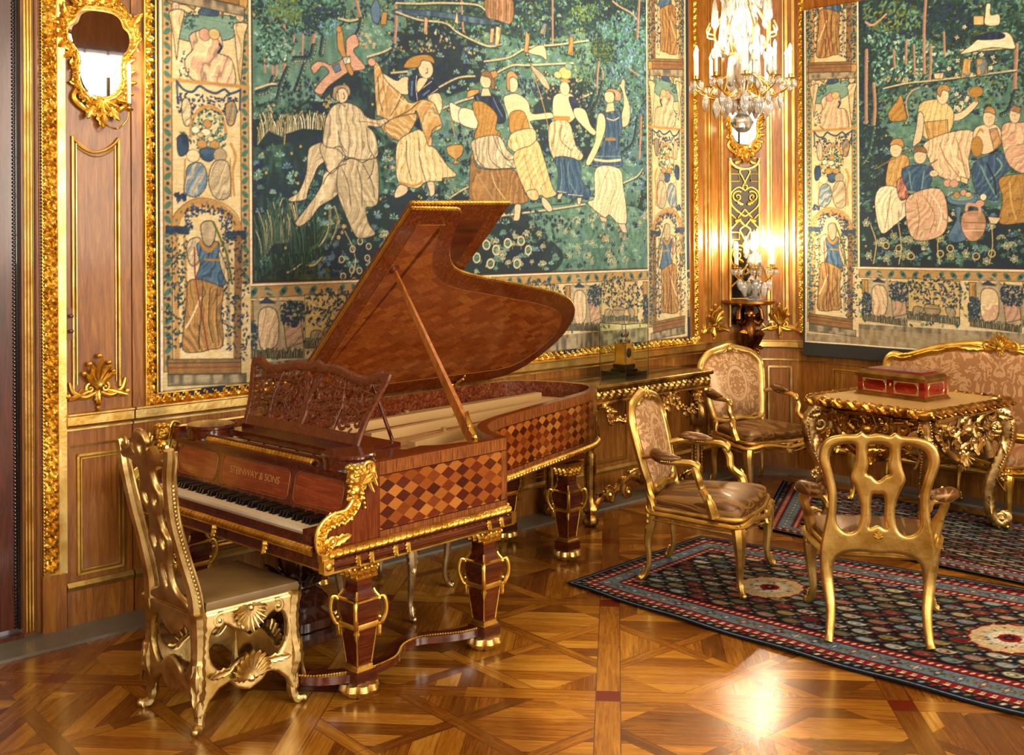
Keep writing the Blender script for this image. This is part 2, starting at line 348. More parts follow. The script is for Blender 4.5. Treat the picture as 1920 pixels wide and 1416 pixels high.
T_BORD='''p l :122 619 194 628 193 608 171 599 122 596
L d 51 1.2:125 627 143 627 143 612 126 608
L d 51 1.2:187 635 207 636 207 620 187 615
p bz 0:147 630 158 639 170 633 169 626 147 625
p ty 0:106 638 129 641 141 635 139 629 129 633 110 632
p ty 0:176 647 207 652 207 638 194 632 180 636 176 624 175 633
e s :117 630 4 5
p sy 90:110 624 127 627 125 613 121 596 118 574 115 595 111 612
e s :199 628 5 5
p sy 90:191 620 209 622 205 609 203 589 199 557 194 588 192 608
p cp 60:134 601 150 609 158 606 171 609 176 594 171 586 187 581 193 560 189 552 171 552 149 552 132 558 128 575 137 586
e p :153 604 7 7
e y :165 606 7 6
s n 2.4:170 586 174 592 172 596
L dw 40 1.6:121 580 131 581 132 554 120 553
s t 4:104 552 156 552 211 552
s b 2.5:118 551 126 543 137 541 146 548 156 544 167 542 178 547 186 543 199 548
s b 2.2:118 551 119 528
s b 2.4:199 548 198 526
L n 57 3.2:120 538 158 537 156 521 128 516 120 519
L n 57 3.2:158 537 193 542 197 524 171 519 160 526
p sq 80:125 531 131 534 136 524 134 506 127 506 124 519
p tz 80:180 531 189 535 194 526 190 510 182 509 179 523
s t 3.6:135 493 136 508 145 522 158 527 171 523 177 511 180 499
L dg 187 3.1:139 516 158 525 177 515 179 487 157 471 136 483 122 484 120 496 136 501
e t :156 508 5 5
e t :149 486 6 5
e t :165 486 6 5
e w :141 501 5 4
e w :154 499 6 4
e c :160 492 4 3
e y :147 496 4 3
p bz 0:148 481 164 482 167 475 160 468 151 469 146 475
p bn 0:119 492 130 495 132 479 124 472 119 476
s t 3.2:186 488 192 474 188 456 190 432
e c :138 473 8 7
p zs 60:132 462 147 466 155 455 153 439 141 429 127 434 129 450
e q :172 475 8 8
p qs 70:164 467 180 469 185 456 184 431 166 428 157 447
s m 1.2:128 469 126 431
s m 1.2:185 472 186 430
L n 34 3.2:117 433 128 431 128 425 115 425
s t 9.9:115 397 120 410 137 421 155 422 173 417 188 406 194 394
s m 1:110 397 116 412 136 426 155 428 177 422 193 411 200 394
E z 10 1.8:117 404 123 413 137 421 155 423 173 418 186 407 191 400
L n 153 2.7:128 415 159 420 184 412 191 396 177 386 166 409 144 410 132 388
p bn 0:104 398 130 397 131 389 104 391
p bn 0:178 391 205 393 205 383 181 384
s t 5.8:116 388 117 260
s t 3.5:127 386 128 338 125 290
s m 9.4:195 383 193 255
s q 4.7:180 379 182 268
L dn 204 3:105 386 132 386 128 322 126 274 105 275
L nd 221 3.2:173 381 206 381 208 262 187 255 172 271
p sq 80:131 381 144 386 148 376 144 359 135 356 130 367
p cq 90:169 373 175 363 182 343 180 336 174 346 167 358
p zb 90:144 380 169 381 169 366 173 350 178 336 167 332 142 339 146 357 143 370
p tm 90:131 338 144 341 167 334 175 328 172 304 174 269 156 265 143 263 124 267 126 296 129 319
s k 0.5:149 334 147 305 143 273
s k 0.5:158 331 156 296 161 272
s k 0.5:167 329 166 296 169 269
s c 2.2:146 321 136 302 128 290
s o 4.2:147 381 152 374 159 372 166 379
s o 2.6:152 362 169 361
p qs 0:147 397 152 403 162 403 166 394 163 381 157 376 150 381
s r 1.6:139 375 140 344 147 305 155 264
s v 2.4:163 402 171 386 180 366 186 336
s k 1.1:144 292 144 266
p mo 0:105 258 198 252 198 236 106 242
s k 0.5:106 254 198 248
s r 1:106 249 198 243
p qk 0:106 242 205 235 205 225 106 230'''
T_MAIN='''W lz :210 491 255 499 305 500 328 477 328 401 268 370 210 383
h gl 0:212 686 392 676 425 640 376 596 313 577 269 536 211 519
h lg 0:425 617 550 656 649 656 865 693 876 549 850 403 647 387 607 416 458 428 399 460 375 537 408 579
h gl 0:607 416 756 433 888 419 887 334 548 331 548 374
h dn 0:408 638 513 658 555 628 550 592 459 557 412 580
h dn 0:648 564 713 607 768 596 756 495 658 506
h gz 0:780 644 890 672 888 476 851 475 791 528
h dg 0:359 517 433 481 511 429 424 428 374 388 359 427
h dn 0:211 519 313 545 328 515 269 498 210 487
h dv 0:210 350 268 364 297 395 328 414 343 337 210 338
h dn 0:328 414 424 441 607 431 657 343 327 331
h dn 0:511 388 607 402 700 365 668 332 511 336
T pt 4:248 629 249 594 247 569
T pt 3.2:239 587 237 568
T pt 2.8:231 584 233 566
T pt 2.8:221 595 223 571
T pt 2.8:273 619 272 586
T pt 2.6:261 618 259 585
T pt 4.8:289 638 288 619 285 606
T pt 4.4:348 670 352 657 356 647
T pt 4.4:407 671 408 647 405 620
s p 1.4:244 624 235 631 231 633
s p 1.4:249 627 254 636 255 638
s p 1.5:289 640 283 648 281 650
s p 1.3:288 640 295 654 299 655
R gl 4.8:253 578 244 559 237 539 213 530
R gl 4:275 584 268 565 263 554
R gl 5.7:288 607 283 593 268 590 261 589
R gl 5.2:303 627 300 610 298 599
R gl 4.4:356 647 352 633 339 616
R gl 5.3:405 620 392 600 360 588
R gl 4.4:234 566 227 551 213 546
R gl 2.8:334 655 331 639 321 632
L dg 714 4.2:212 651 325 666 322 638 300 623 263 620 261 595 244 583 216 582 214 627
L vg 204 4:235 652 259 657 278 647 273 632 244 632 228 641
L gl 102 3.8:214 614 235 613 258 612 256 591 221 583 214 598
L dn 204 4:276 647 323 655 321 640 298 622 278 628
L gz 102 4.2:295 635 321 642 323 625 303 621
L dn 544 4.8:615 707 696 718 880 744 880 687 832 647 782 642 762 673 730 693 673 704
L vg 119 4.5:726 712 774 721 766 698 730 696
L dv 255 4.2:762 662 782 675 811 662 807 642 774 639
L gz 357 6.4:782 700 880 721 880 649 832 642 819 674 786 676
L gz 272 5.6:790 615 880 664 879 566 848 507 831 557
L dv 119 3.6:733 624 761 635 773 619 761 591 729 596
T pt 3.6:684 717 684 690 684 653
T pt 3.4:515 693 516 671 518 652
T pt 3.6:780 639 777 620 775 592
T pt 3.6:789 624 788 610
T pt 5:872 743 869 708 867 685
T pt 4.5:875 566 872 526 870 503
s p 2.4:871 709 854 720 828 726 811 732
s p 1.7:871 628 849 635
R gl 6.2:773 597 757 569 733 562
R gl 5.6:788 610 773 575 749 557
R gl 6.7:866 560 857 525 831 507
p mp 90:559 702 605 708 605 674 580 674 559 677
s k 0.7:566 700 566 677
s k 0.8:576 702 576 676
s k 0.8:595 704 595 676
p zn 0:409 666 469 672 549 673 586 670 546 665 469 665 409 659
S cy 2.2:409 673 444 677 481 683 539 689 556 684
S cy 1.9:409 662 444 657 487 658 510 648 559 637 586 642
S cy 2.2:555 616 600 626 636 643 695 654 758 667
S cy 2.2:477 575 509 590 539 595
S cy 2.3:579 604 607 616 636 619 695 627 726 631
S cy 2.2:484 549 516 561 538 567
S cy 2.3:710 573 733 580 765 591
S cy 2.3:585 412 634 417 693 423 748 430
S cy 2.8:831 462 865 474 878 486
S cy 2.4:495 435 518 446 531 451
S cy 1.8:211 550 230 557 239 558
S cy 2:323 643 339 642 352 646
S cy 2:365 602 390 611 401 617
S cy 2:401 586 425 590
S cy 2.2:251 344 269 353 285 368 300 380 308 396 309 421
S gl 2.2:257 351 277 363 294 378 302 392
S yv 1.6:277 351 294 357 319 396 315 421
F n 150 3.1:579 606 635 601 695 591 672 576 614 586
F nd 140 3.6:749 601 761 596 769 553 733 545 721 588
F dn 220 3.6:578 430 693 413 748 411 701 384 634 376 557 389
F nd 70 3.4:509 533 532 532 531 473 508 472
F nd 80 3.1:657 530 679 534 679 452 660 478
F cn 120 2.3:657 587 734 629 749 557 733 513 725 561
F cg 60 2.2:408 622 475 639 500 628 426 615
F wn 36 2.9:510 634 539 622 487 636 462 647
F nd 60 2.9:468 595 493 617 500 589 478 587
F cl 50 2.2:446 456 512 465 531 439 467 430
F pg 50 3.4:768 405 830 403 838 372 780 375
F gd 240 3.6:709 405 878 457 877 338 708 342
F nd 110 3.3:253 566 295 571 302 536 268 529 248 540
F nd 70 3:341 578 376 581 376 555 341 556
F nd 60 3.5:378 520 403 515 402 432 380 441
F gd 160 3.2:216 538 268 542 292 527 253 520 216 522
F cw 30 2.2:225 539 248 528 287 527 229 514
F cy 26 2.9:352 633 379 621 365 602 354 607
F yc 16 3.1:295 561 313 554 305 532 295 544
F cg 20 3.1:386 487 405 484 403 463 386 467
F pn 8 3.1:314 409 332 399 327 386
F dn 120 3.6:210 356 237 365 269 365 277 340 218 337
F nz 70 4.7:304 378 325 378 325 335 293 336
G yw 14 22:213 489 227 506 248 499 248 491
G yw 16 19.8:248 503 272 511 300 511 302 504
G dg 16 48:210 362 222 372 233 386 245 365
G gc 22 46.8:218 359 233 379 253 380 269 380
G dg 14 36:257 365 273 368 290 380
G dg 24 11.2:210 337 237 355 277 356 298 364
O cd 13 7.2:325 359 341 371 352 380 365 374 363 360 340 346 327 339 351 345 343 333
s c 0.9:330 392 341 373 345 355 338 338
E y 3 3.6:321 385 328 398 341 394
O cg 9 12:540 357 557 374 574 367 595 376 620 379 634 366 612 348 564 349
X cg 34 5.9:708 392 732 370 764 375 796 383 830 366 813 344 763 348 716 357
X wg 18 4.7:732 405 764 400 788 400 830 397
X cg 8 4.9:539 339 577 366 607 387
p p 0:285 579 284 583 293 590 303 590 313 588 332 601 334 620 347 628 352 616 344 607 361 591 356 586 338 582 325 574 308 562 299 552 291 553 289 557 300 570 309 579 300 585 289 575
p z 0:313 586 323 591 326 583 318 579
p t 0:321 629 328 630 333 603 344 582 338 579 328 598 321 610
e t :323 631 4 4
p wz 80:328 598 339 601 340 593 331 590
p cp 0:507 677 503 662 510 660 508 677
p cp 0:636 640 665 651 672 631 661 635 643 636
p ct 80:576 666 586 665 581 639 573 641
p pt 80:566 662 573 663 571 643 564 642
p zt 80:665 682 673 681 669 665 658 666
p tp 80:632 668 639 659 636 637 628 637
p tm 80:718 670 726 669 726 642 714 643
p pt 80:453 663 459 661 458 640 452 641
p t 0:387 660 395 661 393 645 384 644
p z 0:370 662 378 674 384 664 382 646 373 647
p sq 60:283 490 302 496 307 479 294 468 288 457 279 438 276 429 256 426 254 430 267 438 277 459 279 480
p sq 60:302 460 322 467 325 444 314 431 295 421 283 407 269 398 262 402 273 415 288 432 298 447
p sq 90:297 494 328 504 333 485 312 460 302 473
p qs 80:322 471 343 480 359 479 378 480 380 432 372 422 361 420 365 402 375 389 358 384 345 387 330 414 320 439
p sq 90:316 541 335 545 352 540 363 530 382 528 399 536 406 541 408 534 396 524 382 519 365 519 374 511 379 497 378 483 358 478 332 481 320 489 301 493 302 514 306 528
e s :326 555 10 11
p qm 0:314 555 316 562 324 565 334 566 339 560 337 553 332 561 324 561 319 555 318 547 313 550
s k 0.5:321 558 323 546 332 540
s k 0.4:329 556 331 551 329 549
s k 0.6:363 518 365 496 371 486 375 480
s k 0.5:321 511 324 498 332 487
s k 0.7:328 474 341 480 355 475 365 479 371 486
s k 0.5:355 475 363 464 371 450 374 434
s k 0.6:332 473 315 465 304 455 300 447
s k 0.6:327 465 335 449 339 422
s q 0.7:324 513 337 511 355 518
s q 0.7:337 543 338 517 340 492
s m 0.4:352 524 365 524 382 523
s k 0.4:316 491 325 492 332 481
s k 0.6:348 470 354 450 355 422
s k 0.6:373 478 371 464 364 455
p cs 0:387 585 408 578 417 583 428 583 428 564 417 562 408 564 392 573
p nb 0:428 584 442 588 453 581 464 586 477 573 475 568 456 561 445 556 431 555 427 564
s z 2.5:433 579 432 562
s z 2.5:451 564 460 570
s w 0.7:440 587 439 573 441 557
s w 0.7:464 582 446 570
s w 0.7:474 573 458 563
p c 0:444 584 458 586 453 577 442 566 440 575
p cs 90:458 562 476 568 482 554 477 541 467 545
p tc 70:374 593 382 595 392 577 417 561 431 552 449 558 467 555 475 542 481 525 465 516 464 501 456 503 445 532 438 543 434 523 422 509 411 504 395 509 385 520 396 528 380 533 378 536
p tc 150:389 517 411 504 422 509 434 523 440 539 417 535 399 529
s n 0.7:380 580 382 554 387 539
s n 0.7:479 528 467 522 462 511
s k 0.6:445 555 427 542 410 534
s k 0.6:417 561 408 546 399 534
s w 0.7:394 573 417 554 431 551
s m 0.6:387 575 392 555 394 539
e p :371 597 6 5
e s :455 597 12 12
p ot 0:420 598 431 609 453 615 466 613 469 605 462 607 449 607 443 598 423 595
s k 0.5:457 598 458 593 455 592
p cy 85:411 503 434 517 449 519 458 501 463 500 471 496 489 477 505 464 482 460 480 456 454 454 445 448 434 446 411 453 407 479
p n 0:436 524 443 535 448 518
s w 0.8:416 499 413 479 414 458
s w 0.8:431 505 434 480 445 455
s k 0.4:424 505 424 480 432 455
s k 0.4:443 509 445 481 454 455
s w 1:441 495 452 478 471 460
s t 3.1:414 453 434 449 448 454
p s 0:413 450 425 447 423 439 407 433 405 439
p s 0:456 454 467 454 468 440 461 436 459 444
s t 1.9:495 545 502 516
p ty 0:490 501 515 504 515 492 505 484 513 481 499 479 502 485 491 491
p wc 0:495 558 512 553 545 546 548 536 538 525 515 531 499 535 495 547
p wc 0:512 551 533 551 548 538 540 527 512 532
p nb 0:536 567 548 574 570 575 582 566 592 550 590 538 574 537 572 554 555 558
s z 1.8:541 569 548 561 557 560
s z 1.8:570 570 579 556 587 546
p ot 70:535 562 555 562 577 547 574 529 582 525 577 514 538 512 543 534 536 548
p qw 75:535 512 579 520 596 501 619 489 617 479 596 477 564 475 542 480 533 498
s k 0.5:569 521 581 500 604 483
s k 0.5:562 517 564 488 584 476
s k 0.5:538 512 542 487 554 477
s k 0.8:594 482 609 477 618 483
s k 0.5:577 518 591 490 609 490
p mt 80:533 498 540 477 571 474 609 474 627 445 634 439 624 430 535 430 528 460
s q 1.4:540 469 554 452 571 433
s c 1.1:566 470 574 453 591 435
s m 1.4:591 468 609 448 619 433
e s :557 591 10 10
p m 0:548 600 560 605 572 597 573 583 567 582 565 595 553 597
p t 0:565 604 575 607 580 600 570 595
p ty 0:524 566 526 575 543 579 545 575 533 569
p s 0:551 581 562 582 567 572 548 570
p s 0:609 428 620 428 619 417 616 407 606 407 607 415
p cs 0:589 570 597 576 615 579 635 570 643 554 678 558 684 551 643 544 640 540 647 531 627 532 604 534 597 548
p ot 80:602 552 625 556 636 540 635 531 619 524 607 521 599 532
p cy 90:597 515 609 527 645 533 651 518 640 507 619 498 599 504
p yc 75:609 499 640 510 653 517 666 493 682 455 691 444 671 438 658 442 650 434 634 441 627 448 611 477
s m 0.5:627 497 635 473 650 443
s m 0.5:650 507 658 481 671 448
s w 0.9:640 503 650 473 666 446
p ct 0:632 447 650 449 655 438 645 434 634 439
e s :606 591 10 11
p tp 0:595 594 596 605 605 609 615 603 616 598 607 601 600 596 601 583 596 583
p s 0:661 439 671 436 683 423 675 419 663 428
s t 1.6:641 621 662 574 672 546 688 490
p pc 0:640 621 667 608 678 591 667 593 651 607
p cs 0:686 581 716 588 730 581 736 566 719 547 688 547
p nb 0:716 582 730 582 737 568 730 557 722 567
p cs 0:727 567 749 567 761 546 773 537 768 531 753 538 730 554
p cq 85:675 535 686 547 716 547 730 515 745 502 736 493 704 498 688 493 677 508
s k 0.5:702 542 699 521 721 507
s m 0.6:688 541 685 513 688 496
s w 1:710 543 716 522 732 503
s o 6.4:688 551 716 552
e y :709 616 13 9
e l :716 626 8 5
e y :694 612 8 5
e t :709 605 11 3
e s :708 594 10 10
p bz 85:688 496 736 493 741 465 761 450 752 439 715 439 699 448 691 444 694 475
s l 1.2:699 490 701 466 696 444
s l 1.2:715 491 715 466 732 445
s n 1:707 493 710 462 721 439
s w 0.7:693 448 710 447
s w 0.8:715 444 743 443
p s 0:732 440 742 440 738 429 733 431
p s 0:693 444 704 446 698 437 692 437
p s 0:823 610 828 611 832 619 838 616 838 602 849 578 846 553 830 548 830 565 835 581 832 601
p bz 90:788 568 806 564 827 570 831 544 824 528 830 504 827 487 767 485 773 499 791 526 794 546
p cs 0:779 563 791 562 794 544 782 518 761 489 751 492 770 521 774 545
s c 3.6:770 496 798 495 827 498
s l 1.2:773 501 827 503
s l 0.9:768 487 826 489
s n 1:798 524 793 502
s n 1:815 525 817 503
s o 4:796 527 815 528
s c 1.6:797 558 812 556 824 561
p cw 82:773 484 824 485 833 459 840 427 839 403 820 404 802 416 790 412 760 428 755 435 769 442
s w 1.4:790 478 787 448 772 426
s m 0.6:811 479 817 459 808 439 799 417
s w 1.2:814 459 826 431 832 409
s m 0.6:799 481 784 458 778 438
e s :803 590 11 10
p pm 0:793 596 803 602 818 602 830 596 828 587 815 586 815 596 803 598
p s 0:798 580 812 583 815 570 794 566
p s 0:779 414 796 411 796 405 784 406
p s 0:821 403 837 403 842 389 832 390'''
T_RIGHT='''h lg 0:142 582 260 611 381 621 381 428 218 448 159 499
h dg 0:105 802 382 754 382 665 300 653 260 634 177 620 133 583 104 585
h dn 0:104 560 159 532 193 465 259 416 380 413 380 325 103 335
L dn 1054 7.6:107 752 259 728 285 680 266 660 251 654 235 671 203 679 170 664 141 644 128 582 106 584
L gl 255 5.6:115 711 179 683 219 673 266 652 258 635 203 610 162 626 128 618
L vg 136 6.4:111 743 171 738 212 713 203 695 128 701
L dg 374 5.8:319 697 383 709 382 596 347 585 347 643 326 667
L dn 238 5.6:106 560 140 557 144 494 127 431 105 432
F wd 60 4.6:251 654 274 696 318 624 289 598 250 609
F wn 40 4.6:258 593 281 591 281 565 258 567
F cl 60 3:145 624 195 630 219 609 195 599
T pt 5.3:128 618 130 582 127 542
T pt 5.6:116 671 115 611 115 559
T pt 4.6:214 735 211 690 211 621
T pt 4.2:221 666 221 639 219 612
T pt 4:183 678 182 643
T pt 4:162 665 164 634
T pt 3.4:241 682 242 648
T pt 5.8:347 650 345 614 343 571
T pt 3.4:195 669 196 630
s p 3.2:150 722 128 709 115 715
R gl 5.8:345 585 336 560 325 554
R gl 5.6:128 550 119 511 108 496
R gl 4.6:211 621 203 606 187 604
R gl 3.8:164 634 158 615
S cy 3:145 608 183 612 227 612 289 613 347 614
S cy 2.9:266 652 304 648 344 647
p wc 0:304 714 310 713 310 698 322 697 322 682 302 685 302 700
p yw 0:285 700 300 698 300 685 285 687
p wc 0:266 647 281 658 296 667 333 670 344 652 342 645 311 651
p nb 0:285 669 311 673 329 668 326 662 296 664
p ty 80:270 641 281 638 279 614 266 611
p tz 80:289 639 304 635 305 615 289 613
s z 3:270 618 277 614
s z 2.9:289 627 304 629
p cp 80:225 623 241 623 239 614 227 615
p ot 60:153 572 166 587 174 597 180 574 182 558 157 558
F cd 60 4.2:182 469 250 470 265 435 234 368 181 379
F gd 200 5.2:105 472 140 455 140 391 198 375 381 390 381 343 105 339
X cg 16 8:114 403 139 372 165 356 148 348 185 356 118 352
X yg 14 8:161 383 177 352 249 353 234 379 210 372
X gl 14 6.5:218 391 249 383 265 368 261 345 233 345
X cg 16 7.6:272 357 287 390 310 397 332 368 342 350 302 346
O yd 14 9.6:148 368 169 364 189 352 234 356 249 364 287 353 310 357
s y 1.6:122 399 131 372 126 340
s y 1.6:169 399 173 368 169 340
s y 1.5:234 391 230 368 233 341
s y 1.4:310 397 311 368 306 342
p sc 0:246 560 266 563 285 577 291 572 269 553 250 551
e o :288 590 11 8
s o 3.6:288 585 288 576
p yc 80:205 581 235 583 255 564 247 532 213 527 202 556
p ty 80:211 552 246 553 247 519 219 517
p cp 70:211 521 247 534 284 533 277 495 276 463 234 470 215 502
s m 1.1:234 520 242 497 265 465
s m 1.1:258 526 265 503 273 469
s w 1.8:250 522 254 496 269 469
p s 0:202 568 210 560 207 529 199 520 192 518 198 545
s g 5.6:186 577 185 593 199 603 211 602
s p 1.9:186 561 182 585 191 600 203 604
e s :239 589 9 13
p tm 0:230 596 235 605 247 603 250 594 239 597 235 588
p s 0:265 469 276 465 275 457 265 461
p ty 80:156 501 183 504 185 484 166 457 148 461
p wc 75:140 458 169 454 186 422 161 398 139 388 129 435
s m 1.2:157 454 152 423 146 395
s m 2:129 486 186 512
e s :165 514 10 12
p tp 0:155 521 161 530 175 529 178 517 166 522
p pr 80:166 465 182 473 186 461 184 441 171 438
p bz 60:175 484 218 487 223 471 211 444 187 448
s l 2:186 480 190 453
s l 1.9:210 479 206 452
s l 4:186 449 210 445
p pc 60:186 443 234 452 246 409 234 382 194 377 181 412
s m 1.1:210 441 226 414 218 387
s m 1.1:198 437 202 410 198 383
s w 1.9:222 444 236 417 230 391
p s 0:246 413 254 404 245 402
e s :204 502 10 12
p mt 0:193 507 198 516 210 515 214 506 202 509
s m 2.3:214 486 230 495
e s :225 475 7 5
p sc 0:288 539 318 540 326 514 299 499 284 517
p tp 80:307 534 318 536 325 514 314 504
e o :289 511 9 15
s o 2.2:288 527 294 536 298 531
e s :307 551 9 13
p tm 0:299 560 305 568 314 564 316 555 307 559
p bz 60:284 487 325 499 339 479 322 463 318 433 288 446
s l 2.2:295 483 303 464 317 438
s l 2.3:318 493 325 481 310 464
s n 2.3:303 486 314 463 316 441
p pc 60:325 536 350 541 382 532 381 468 336 481
e s :344 552 8 12
p mp 0:336 560 343 566 354 561 350 554
p ot 60:321 463 352 469 381 464 381 407 350 400 321 401 326 434
s y 1.9:336 459 339 426 346 404
s m 1.1:350 462 353 429 346 404
p s 0:304 410 324 408 317 399 308 400
e z :267 437 23 10
e l :267 439 18 6
e t :259 442 5 5
e p :269 445 5 5
e y :276 442 5 4
e p :246 460 7 6
e p :255 459 7 6
e w :298 438 5 5
e p :293 429 7 5
p zb 0:256 424 266 423 263 405 273 381 265 374 251 374 246 383 258 406
p pm 0:271 417 295 418 302 401 297 383 287 375 276 376 267 389 265 404
s m 1.9:269 402 301 401
s p 4.3:273 420 276 428 291 425 293 418
s c 1.5:270 390 298 390'''
T_VIG='''p y 0:206 319 285 316 285 253 206 258
p lg 0:206 269 285 263 285 253 206 258
s t 3.5:229 318 232 326 241 329 251 327 255 317
L nd 255 3.6:208 315 245 324 285 312 285 281 256 275 233 279 210 288
E p 7 2.9:217 301 225 286 239 307 255 303 247 293 269 301 256 286
E y 5 2.4:221 308 243 300 265 292 277 302 231 294
E w 5 2.3:237 318 249 319 279 293 225 284 262 282
p qm 0:232 279 243 281 255 277 255 268 246 264 239 264 232 269
s k 0.5:233 275 254 274
p q 60:215 276 225 277 230 272 221 264 211 260 213 268
p q 60:264 277 275 276 279 269 272 259 266 268
s q 2.2:206 255 225 254
G qm 22 9.6:206 258 244 256 285 253'''
T_VIG2='''p qc 0:289 315 362 312 362 247 289 252
s q 3.2:297 252 297 304 304 318 314 325 327 319 331 303 331 249
p bn 0:305 312 314 318 326 311
p t 85:286 315 296 315 297 292 287 293
p cp 80:304 301 319 307 329 296 327 264 306 262
p pq 60:336 288 358 294 362 265 340 259
L nd 187 3:287 293 302 288 299 255 287 256
L nd 170 3.4:334 310 362 309 362 285 336 287
G qm 22 9.6:289 252 323 250 362 247'''
# ---------------------------------------------------------------- woven pictures (colour per mesh point)
PAL=dict(c='DCCBA2',s='D6C6A4',w='EFE3C6',t='B48C50',o='A67E3A',b='274668',n='122440',k='2B2A28',g='416E62',d='14302F',l='769C8E',p='C79D86',r='7A2A22',y='CDB577',m='82623F',q='A79A7C',z='557896',v='4D6032')
PAL={k:np.array([int(v[i:i+2],16)/255 for i in (0,2,4)]) for k,v in PAL.items()}
def vnoise(h,w,sy,sx,rng):
    gy,gx=int(h/sy)+3,int(w/sx)+3
    g=rng.random((gy,gx));y=np.arange(h)/sy;x=np.arange(w)/sx
    yi=y.astype(int);xi=x.astype(int);fy=y-yi;fx=x-xi
    fy=(fy*fy*(3-2*fy))[:,None];fx=(fx*fx*(3-2*fx))[None]
    a=g[yi][:,xi];b=g[yi][:,xi+1];c=g[yi+1][:,xi];d=g[yi+1][:,xi+1]
    return (a*(1-fx)+b*fx)*(1-fy)+(c*(1-fx)+d*fx)*fy
def smooth(P,closed,k=4):
    P=np.array(P,float);n=len(P)
    if n<3: return P
    out=[]
    for i in range(n if closed else n-1):
        if closed: p0,p1,p2,p3=P[i-1],P[i],P[(i+1)%n],P[(i+2)%n]
        else: p0,p1,p2,p3=P[max(i-1,0)],P[i],P[i+1],P[min(i+2,n-1)]
        for j in range(k):
            t=j/k;out.append(.5*((2*p1)+(-p0+p2)*t+(2*p0-5*p1+4*p2-p3)*t*t+(-p0+3*p1-3*p2+p3)*t**3))
    if not closed: out.append(P[-1])
    return np.array(out)
class Canvas:
    def __init__(s,x0,y0,w,h,seed=1):
        s.x0,s.y0,s.w,s.h=x0,y0,w,h;s.a=np.zeros((h,w,3));s.rng=np.random.default_rng(seed)
        s.n1=vnoise(h,w,9,5,s.rng);s.n2=vnoise(h,w,40,40,s.rng);s.n3=s.rng.random((h,w))
    def box(s,P,m):
        x0=max(0,int(P[:,0].min()-m));x1=min(s.w,int(P[:,0].max()+m)+2);y0=max(0,int(P[:,1].min()-m));y1=min(s.h,int(P[:,1].max()+m)+2)
        return x0,x1,y0,y1
    def blend(s,b,al,col):
        x0,x1,y0,y1=b;s.a[y0:y1,x0:x1]=s.a[y0:y1,x0:x1]*(1-al[...,None])+col*al[...,None]
    def mask(s,P,b):
        x0,x1,y0,y1=b;X,Y=np.meshgrid(np.arange(x0,x1),np.arange(y0,y1));m=np.zeros(X.shape,bool)
        for i in range(len(P)):
            (ax,ay),(bx,by)=P[i-1],P[i]
            if ay==by: continue
            m^=((ay>Y)!=(by>Y))&(X<(bx-ax)*(Y-ay)/(by-ay)+ax)
        return m,X,Y
    def poly(s,P,col,ang=0,outline=.75,soft=0,sm=True):
        P=np.array(P,float).reshape(-1,2)-(s.x0,s.y0)
        if sm and len(P)>4: P=smooth(P,True)
        b=s.box(P,2)
        if b[1]<=b[0] or b[3]<=b[2]: return
        m,X,Y=s.mask(P,b);sl=(slice(b[2],b[3]),slice(b[0],b[1]))
        A=PAL[col[0]];B=PAL[col[1]] if len(col)>1 else A*.82
        if ang:
            th=math.radians(ang);u=X*math.sin(th)-Y*math.cos(th)
            f=np.sin(u*.5+s.n2[sl]*16+s.n1[sl]*4.5)*.5+.5;g=np.sin(u*1.3+s.n2[sl]*25+s.n1[sl]*3)*.5+.5;f=np.clip(f**2*.8+g*s.n1[sl]*.5,0,1)*.85
        else: f=np.clip(s.n1[sl]*1.2-.35,0,1)*(.8 if len(col)>1 else .5)
        C=A*(1-f[...,None])+B*f[...,None]
        s.blend(b,m.astype(float),C)
        if ang:
            w=np.sin(u*.62+s.n2[sl]*22+s.n1[sl]*2.5);s.blend(b,m*np.clip((w-.86)*7,0,1)*.55,B*.5);s.blend(b,m*np.clip((-w-.88)*8,0,1)*.6,np.minimum(A*1.22,1))
        if outline: s.line(P+(s.x0,s.y0),PAL['k'],.55,outline,closed=True,sm=False)
    def line(s,P,C,w,al=1,closed=False,sm=True,C2=None):
        P=np.array(P,float).reshape(-1,2)-(s.x0,s.y0)
        if sm: P=smooth(P,closed)
        if closed: P=np.vstack([P,P[:1]])
        for i in range(len(P)-1):
            b=s.box(P[i:i+2],w+1)
            if b[1]<=b[0] or b[3]<=b[2]: continue
            X,Y=np.meshgrid(np.arange(b[0],b[1]),np.arange(b[2],b[3]))
            d=P[i+1]-P[i];L=d@d+1e-9;t=np.clip(((X-P[i,0])*d[0]+(Y-P[i,1])*d[1])/L,0,1)
            r=np.hypot(X-P[i,0]-t*d[0],Y-P[i,1]-t*d[1])
            a=np.clip(w+.5-r,0,1)*al
            if C2 is None: s.blend(b,a,C)
            else:
                side=((X-P[i,0])*d[1]-(Y-P[i,1])*d[0])/math.sqrt(L)/w*.5+.5
                f=np.clip(side,0,1)[...,None];s.blend(b,a,C*(1-f)+C2*f)
    def ell(s,cx,cy,rx,ry,C,th=0,al=1,rim=None):
        cx-=s.x0;cy-=s.y0;R=max(rx,ry)+1
        b=s.box(np.array([[cx,cy]]),R)
        if b[1]<=b[0] or b[3]<=b[2]: return
        X,Y=np.meshgrid(np.arange(b[0],b[1])-cx,np.arange(b[2],b[3])-cy)
        c,q=math.cos(th),math.sin(th);u=(X*c+Y*q)/max(rx,.5);v=(-X*q+Y*c)/max(ry,.5);r=np.hypot(u,v)
        if rim is not None: s.blend(b,np.clip((1.0-r)*min(rx,ry)+.7,0,1)*al,rim);s.blend(b,np.clip((.72-r)*min(rx,ry)+.5,0,1)*al,C)
        else: s.blend(b,np.clip((1-r)*min(rx,ry)+.5,0,1)*al,C)
